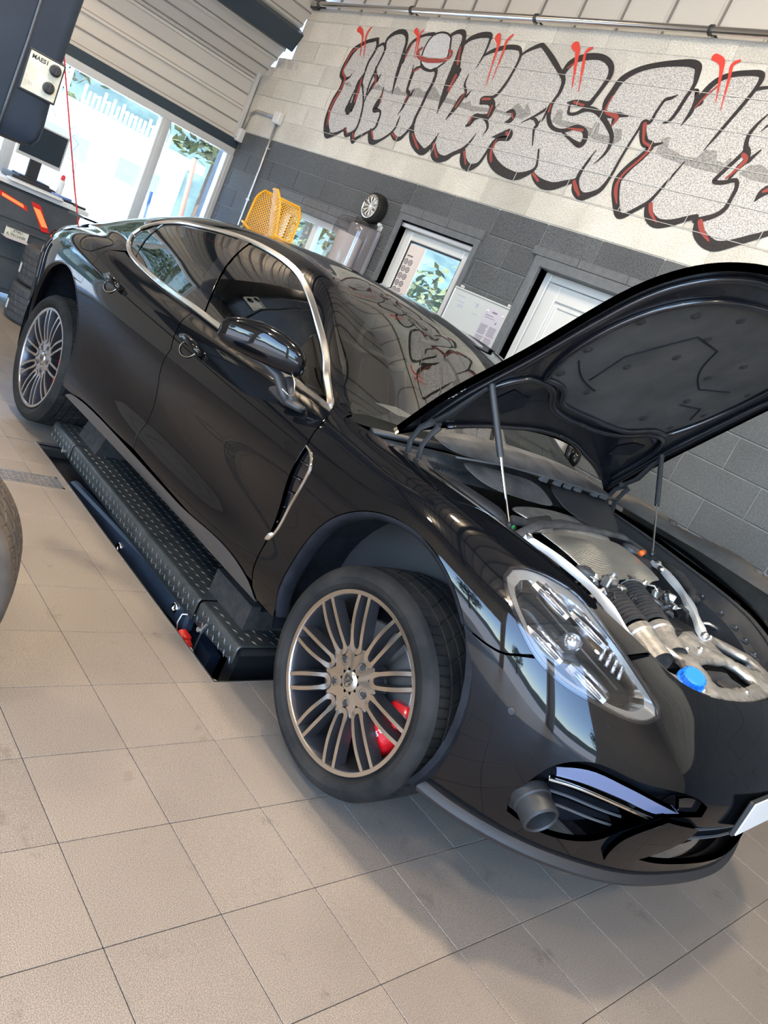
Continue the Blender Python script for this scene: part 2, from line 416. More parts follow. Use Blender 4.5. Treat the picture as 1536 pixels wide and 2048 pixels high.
def reveal(parent, x0, x1, z0, z1, name, lin=True):
    mb = MB(); d = .20
    mb.bx(x0 - .045, x0, YW - .012, YW + d, z0, z1 + .05); mb.bx(x1, x1 + .045, YW - .012, YW + d, z0, z1 + .05)
    mb.bx(x0 - .045, x1 + .045, YW - .012, YW + d, z1, z1 + .05)
    mb.build(name, 'trim_grey', parent)
# window 1
def window_one():
    w1 = tag(empty('window_1', (-3.02, YW, .95)), kind='structure', label='small white framed window with a wheel poster, greenery outside')
    def P(mb, n, m, **k):
        o = mb.build(n, m, w1, **k); o.location = (3.02, -YW, -.95); return o
    x0, x1, z0, z1 = OPEN[0]
    for nm, bxs, m in (('surround', [(x0 - .05, x0, z0, z1 + .05), (x1, x1 + .05, z0, z1 + .05), (x0, x1, z1, z1 + .05)], 'trim_grey'),):
        mb = MB()
        for a, b, c, d in bxs: mb.bx(a, b, YW - .014, YW + .19, c, d)
        P(mb, nm, m)
    mb = MB()
    for i, (a, b) in enumerate(((x0 - .06, x0 + .22), (x0 + .225, x0 + .55), (x0 + .555, x1 + .06))): mb.bx(a, b, YW - .018, YW + .02, z1 + .052, z1 + .125, bev=.003)
    P(mb, 'lintel', 'lintel')
    y0 = YW + .07; fr = MB()
    a, b, c, d = x0, x1, z0, z1; t = .055
    fr.frame4(a, b, c, d, t, y0, y0 + .07, .004)
    P(fr, 'outer_frame', 'frame_white')
    sa = MB(); a, b, c, d = x0 + .05, x1 - .05, z0 + .05, z1 - .05; t = .075; y0 -= .012
    sa.frame4(a, b, c, d, t, y0, y0 + .06, .006)
    P(sa, 'sash', 'frame_white')
    gk = MB(); a, b, c, d = a + t, b - t, c + t, d - t
    gk.frame4(a, b, c, d, .012, y0 + .012, y0 + .04)
    P(gk, 'glazing_gasket', 'plastic')
    gl = MB(); gl.bx(a, b, y0 + .024, y0 + .030, c, d); P(gl, 'pane', 'glass')
    fs = MB(); fs.bx(x0, x1, YW + .01, YW + .068, z1 - .05, z1 - .012, bev=.004); P(fs, 'head_trim', 'alu')
    # poster of wheels on the pane
    po = MB(); px0 = a + .014; pw = .20
    po.bx(px0, px0 + pw, y0 + .016, y0 + .0225, c + .02, d - .02); pp = P(po, 'poster', 'poster')
    q = MB()
    for r in range(9):
        for cidx in range(2):
            cx, cz = px0 + .035 + cidx * .058, d - .17 - r * .062
            ring = [(cx + .022 * math.cos(t_ * PI / 8), y0 + .0145, cz + .022 * math.sin(t_ * PI / 8)) for t_ in range(16)]
            q.tube(ring, .0035, 5, closed=True, mi=0)
            for s_ in range(5):
                an = s_ * 2 * PI / 5; q.tube([(cx, y0 + .0145, cz), (cx + .02 * math.cos(an), y0 + .0145, cz + .02 * math.sin(an))], .0022, 4, mi=0)
    q.bx(px0 + .02, px0 + .09, y0 + .0142, y0 + .016, d - .125, d - .112)
    P(q, 'poster_print', 'ink')
M['poster'] = mat('poster_paper', (0.70, 0.62, 0.58), 0.7)
window_one()
def window_two():
    x0, x1, z0, z1 = OPEN[2]
    w2 = tag(empty('window_2', ((x0 + x1) / 2, YW, z0)), kind='structure', label='wide window opening behind the yellow chairs')
    def P(mb, n, m):
        o = mb.build(n, m, w2); o.location = (-(x0 + x1) / 2, -YW, -z0); return o
    mb = MB()
    for a, b, c, d in [(x0 - .05, x0, z0, z1 + .06), (x1, x1 + .05, z0, z1 + .06), (x0, x1, z1, z1 + .06)]: mb.bx(a, b, YW - .014, YW + .19, c, d)
    P(mb, 'surround', 'trim_grey')
    mb = MB(); L = (x1 - x0 + .12) / 3
    for i in range(3): mb.bx(x0 - .06 + i * L + .002, x0 - .06 + (i + 1) * L - .002, YW - .018, YW + .02, z1 + .062, z1 + .135, bev=.003)
    P(mb, 'lintel', 'lintel')
    fr = MB(); y0 = YW + .08; t = .06
    fr.frame4(x0, x1, z0, z1, t, y0, y0 + .06, .004); fr.bx((x0 + x1) / 2 - .04, (x0 + x1) / 2 + .04, y0 + .001, y0 + .059, z0 + t, z1 - t)
    P(fr, 'window_frame', 'frame_white')
    gl = MB(); gl.bx(x0 + t, x1 - t, y0 + .025, y0 + .031, z0 + t, z1 - t); P(gl, 'pane', 'glass')
window_two()
def door_one():
    x0, x1, z0, z1 = OPEN[1]
    d1 = tag(empty('door_1', ((x0 + x1) / 2, YW, 0)), kind='structure', label='white panelled service door in a grey surround')
    def P(mb, n, m, **k):
        o = mb.build(n, m, d1, **k); o.location = (-(x0 + x1) / 2, -YW, 0); return o
    mb = MB(); w_ = .07
    for a, b, c, d in [(x0 - w_, x0, 0, z1 + w_), (x1, x1 + w_, 0, z1 + w_), (x0 + .0004, x1 - .0004, z1, z1 + w_)]: mb.bx(a, b, YW - .03, YW + .19, c, d, bev=.004)
    P(mb, 'surround', 'trim_grey')
    mb = MB(); mb.bx(x0 - .12, x0 + .30, YW - .026, YW + .02, z1 + .073, z1 + .13, bev=.003); mb.bx(x0 + .305, x0 + .72, YW - .026, YW + .02, z1 + .073, z1 + .13, bev=.003); mb.bx(x0 + .725, x1 + .12, YW - .026, YW + .02, z1 + .073, z1 + .13, bev=.003)
    P(mb, 'lintel', 'lintel')
    fr = MB(); y0 = YW + .08; t = .055
    for a, b, c, d in ((x0, x0 + t, 0, z1), (x1 - t, x1, 0, z1), (x0 + t + .0004, x1 - t - .0004, z1 - t, z1)): fr.bx(a, b, y0, y0 + .07, c, d, bev=.004)
    P(fr, 'door_frame', 'frame_white')
    lf = MB(); a, b, c, d = x0 + .06, x1 - .06, .01, z1 - .06; y1 = y0 + .01
    lf.bx(a, b, y1 + .018, y1 + .05, c, d)
    t = .11
    lf.frame4(a, b, c, d, t, y1, y1 + .05, .005); lf.bx(a + t + .0004, b - t - .0004, y1, y1 + .05, 1.0, 1.11, bev=.005); lf.frame4(a + t + .02, b - t - .02, 1.13, d - t - .02, .02, y1 + .008, y1 + .03, .006)
    P(lf, 'door_leaf', 'frame_white')
    hd = MB(); hd.bx(b - .075, b - .035, y1 - .01, y1, .98, 1.18, bev=.004); hd.tube([(b - .055, y1 - .01, 1.12), (b - .055, y1 - .045, 1.12), (b - .17, y1 - .05, 1.12)], .009, 8)
    P(hd, 'door_handle', 'bright', auto=40)
door_one()
# ---- upper cladding above the handrail, ceiling, far walls
def clad():
    mb = MB(); mb.bx(-6.3, 6.5, YW + .10, YW + .14, 3.74, 5.4, mi=0)
    x = -6.2
    while x < 6.4:
        mb.bx(x, x + .012, YW + .085, YW + .10, 3.74, 5.4, mi=1); mb.bx(x + .03, x + .36, YW + .092, YW + .10, 3.74, 5.4, mi=0); x += .39
    tag(mb.build('wall_upper', ['beige_metal', 'beige_dark']), kind='structure', label='beige metal cladding above the block wall')
    # end wall: ribbed beige panels above the glazing, then a sloping soffit
    prof = [(XW, 2.30), (XW, 2.95), (-6.36, 3.28), (-5.95, 3.95), (-5.6, 4.55), (-5.3, 5.3)]
    mb = MB(); 
    def seg(p0, p1, ribs):
        d = Vector((p1[0] - p0[0], 0, p1[1] - p0[1])); L = d.length; d.normalize(); n = Vector((d.z, 0, -d.x)); ang = math.atan2(d.x, d.z)
        R = Matrix.Rotation(ang, 3, 'Y'); c = Vector((p0[0], (YW - 5.0) / 2, p0[1])) + d * L / 2 - n * .02
        mb.box(c, (.03, YW + 5.0, L), R=R, mi=0)
        k = int(L / ribs); 
        for i in range(k + 1):
            t = i * ribs + .02
            if t > L - .01: break
            c2 = Vector((p0[0], (YW - 5.0) / 2, p0[1])) + d * t
            mb.box(c2 + n * .004, (.022, YW + 5.0, .028), R=R, mi=0)
            mb.box(c2 + d * .019 + n * .001, (.010, YW + 5.0, .008), R=R, mi=1)
            if t + ribs / 2 < L:
                mb.box(c2 + d * (ribs / 2), (.012, YW + 5.0, .012), R=R, mi=1)
    for a, b in zip(prof[:-1], prof[1:]): seg(a, b, .30)
    mb.bx(-6.95, -5.2, YW + .23, YW + .27, 2.9, 5.3, mi=0)
    mb.bx(XW - .05, XW + .01, -5.0, -1.66, 0, 2.3, mi=0)
    for k in range(12): mb.bx(XW + .01, XW + .02, -5.0, -1.66, .2 + k * .18, .215 + k * .18, mi=1)
    tag(mb.build('wall_left', ['beige_metal', 'beige_dark']), kind='structure', label='ribbed beige metal panels above the glazed end wall')
    bm = MB()
    R = Matrix.Rotation(math.atan2(.41, .67), 3, 'Y')
    bm.box((-6.19, -.7, 3.40), (.10, 8.6, .20), R=R)
    bm.bx(XW - .02, XW + .06, -5.0, YW, 2.205, 2.30)
    tag(bm.build('trim_1', 'beam_blue'), kind='structure', label='dark blue grey steel beams across the end wall')
    # ceiling
    mb = MB(); mb.bx(-6.6, 6.6, -5.1, YW + .2, 5.30, 5.34, mi=0)
    y = -5.0
    x = -6.4
    while x < 6.5: mb.bx(x, x + .04, -5.0, YW, 5.275, 5.30, mi=1); x += .33
    tag(mb.build('ceiling', ['beige_metal', 'beige_dark']), kind='structure', label='beige ribbed metal workshop ceiling')
    mb = MB()
    for x in (-4.2, -0.6, 3.0): mb.bx(x - .06, x + .06, -5, YW, 5.0, 5.11)
    for y in (-4.2, -1.4, 1.6): mb.bx(-6.4, 6.4, y - .035, y + .035, 5.12, 5.24)
    tag(mb.build('trim_2', 'beam_blue'), kind='structure', label='dark steel roof beams under the ceiling')
    # opposite side: piers and header around three open bay doors, right end pier
    mb = MB()
    for a, b in ((-6.9, -6.2), (-2.3, -1.7), (1.6, 1.9), (6.3, 6.6)): mb.bx(a, b, -5.2, -5.0, 0, 4.7)
    mb.bx(-6.9, 6.6, -5.2, -5.0, 4.75, 5.3)
    wf = tag(mb.build('wall_front', 'block_white'), kind='structure', label='piers and header of the open bay doors')
    for a, b, z0 in ((-6.2, -2.3, 0.0), (-1.7, 1.6, 2.5)):          # one bay door shut, the next half raised
        mb = MB(); mb.bx(a, b, -5.12, -5.06, z0, 5.12, mi=0); z = z0 + .25
        while z < 5.1: mb.bx(a, b, -5.06, -5.045, z, z + .02, mi=1); mb.bx(a, b, -5.06, -5.05, z + .05, z + .34, mi=0); z += .45
        mb.build('bay_door', ['beige_metal', 'beige_dark'], wf)
    mb = MB(); mb.bx(6.5, 6.7, -5.2, -4.4, 0, 5.3); mb.bx(6.5, 6.7, -1.2, YW + .2, 0, 5.3); mb.bx(6.5, 6.7, -4.4, -1.2, 5.12, 5.3)
    tag(mb.build('wall_right', 'block_white'), kind='structure', label='block wall with an open bay at the right end')
clad()
# ---- glazed end wall
def glazing():
    g = tag(empty('window_3', (XW, 2.0, 0)), kind='structure', label='tall glazed shop front looking onto a sunlit yard')
    def P(mb, n, m, **k):
        o = mb.build(n, m, g, **k); o.location = (-XW, -2.0, 0); return o
    ys = [3.58, 2.78, 1.45, .12, -1.6]
    hd = MB(); hd.bx(XW - .04, XW + .06, -1.6, 3.6, 2.13, 2.205, bev=.004); P(hd, 'head_frame', 'alu_frame')
    sl = MB(); sl.bx(XW - .04, XW + .06, -1.6, 3.6, 0, .09, bev=.004); P(sl, 'sill_frame', 'alu_frame')
    for i, y in enumerate(ys):
        m = MB(); wd = .055
        m.bx(XW - .04, XW + .06, y - wd, y + (0 if i == 0 else wd), .09, 2.13, bev=.006); m.bx(XW + .06, XW + .072, y - .02, y + .02, .09, 2.13)
        P(m, 'mullion', 'alu_frame')
    for y0, y1 in zip(ys[1:], ys[:-1]):
        m = MB(); m.bx(XW, XW + .008, y0 + .06, y1 - .06, .1, 2.12); P(m, 'pane', 'glass')
M['alu_frame'] = mat('pale_aluminium_frame', (0.62, 0.62, 0.60), 0.4, 0.3)
glazing()
def corner_track():
    mb = MB(); mb.bx(XW + .0, XW + .05, YW - .06, YW - .02, 2.2, 3.1)
    tag(mb.build('trim_3', 'alu_frame'), kind='structure', label='pale guide rail in the wall corner')
corner_track()
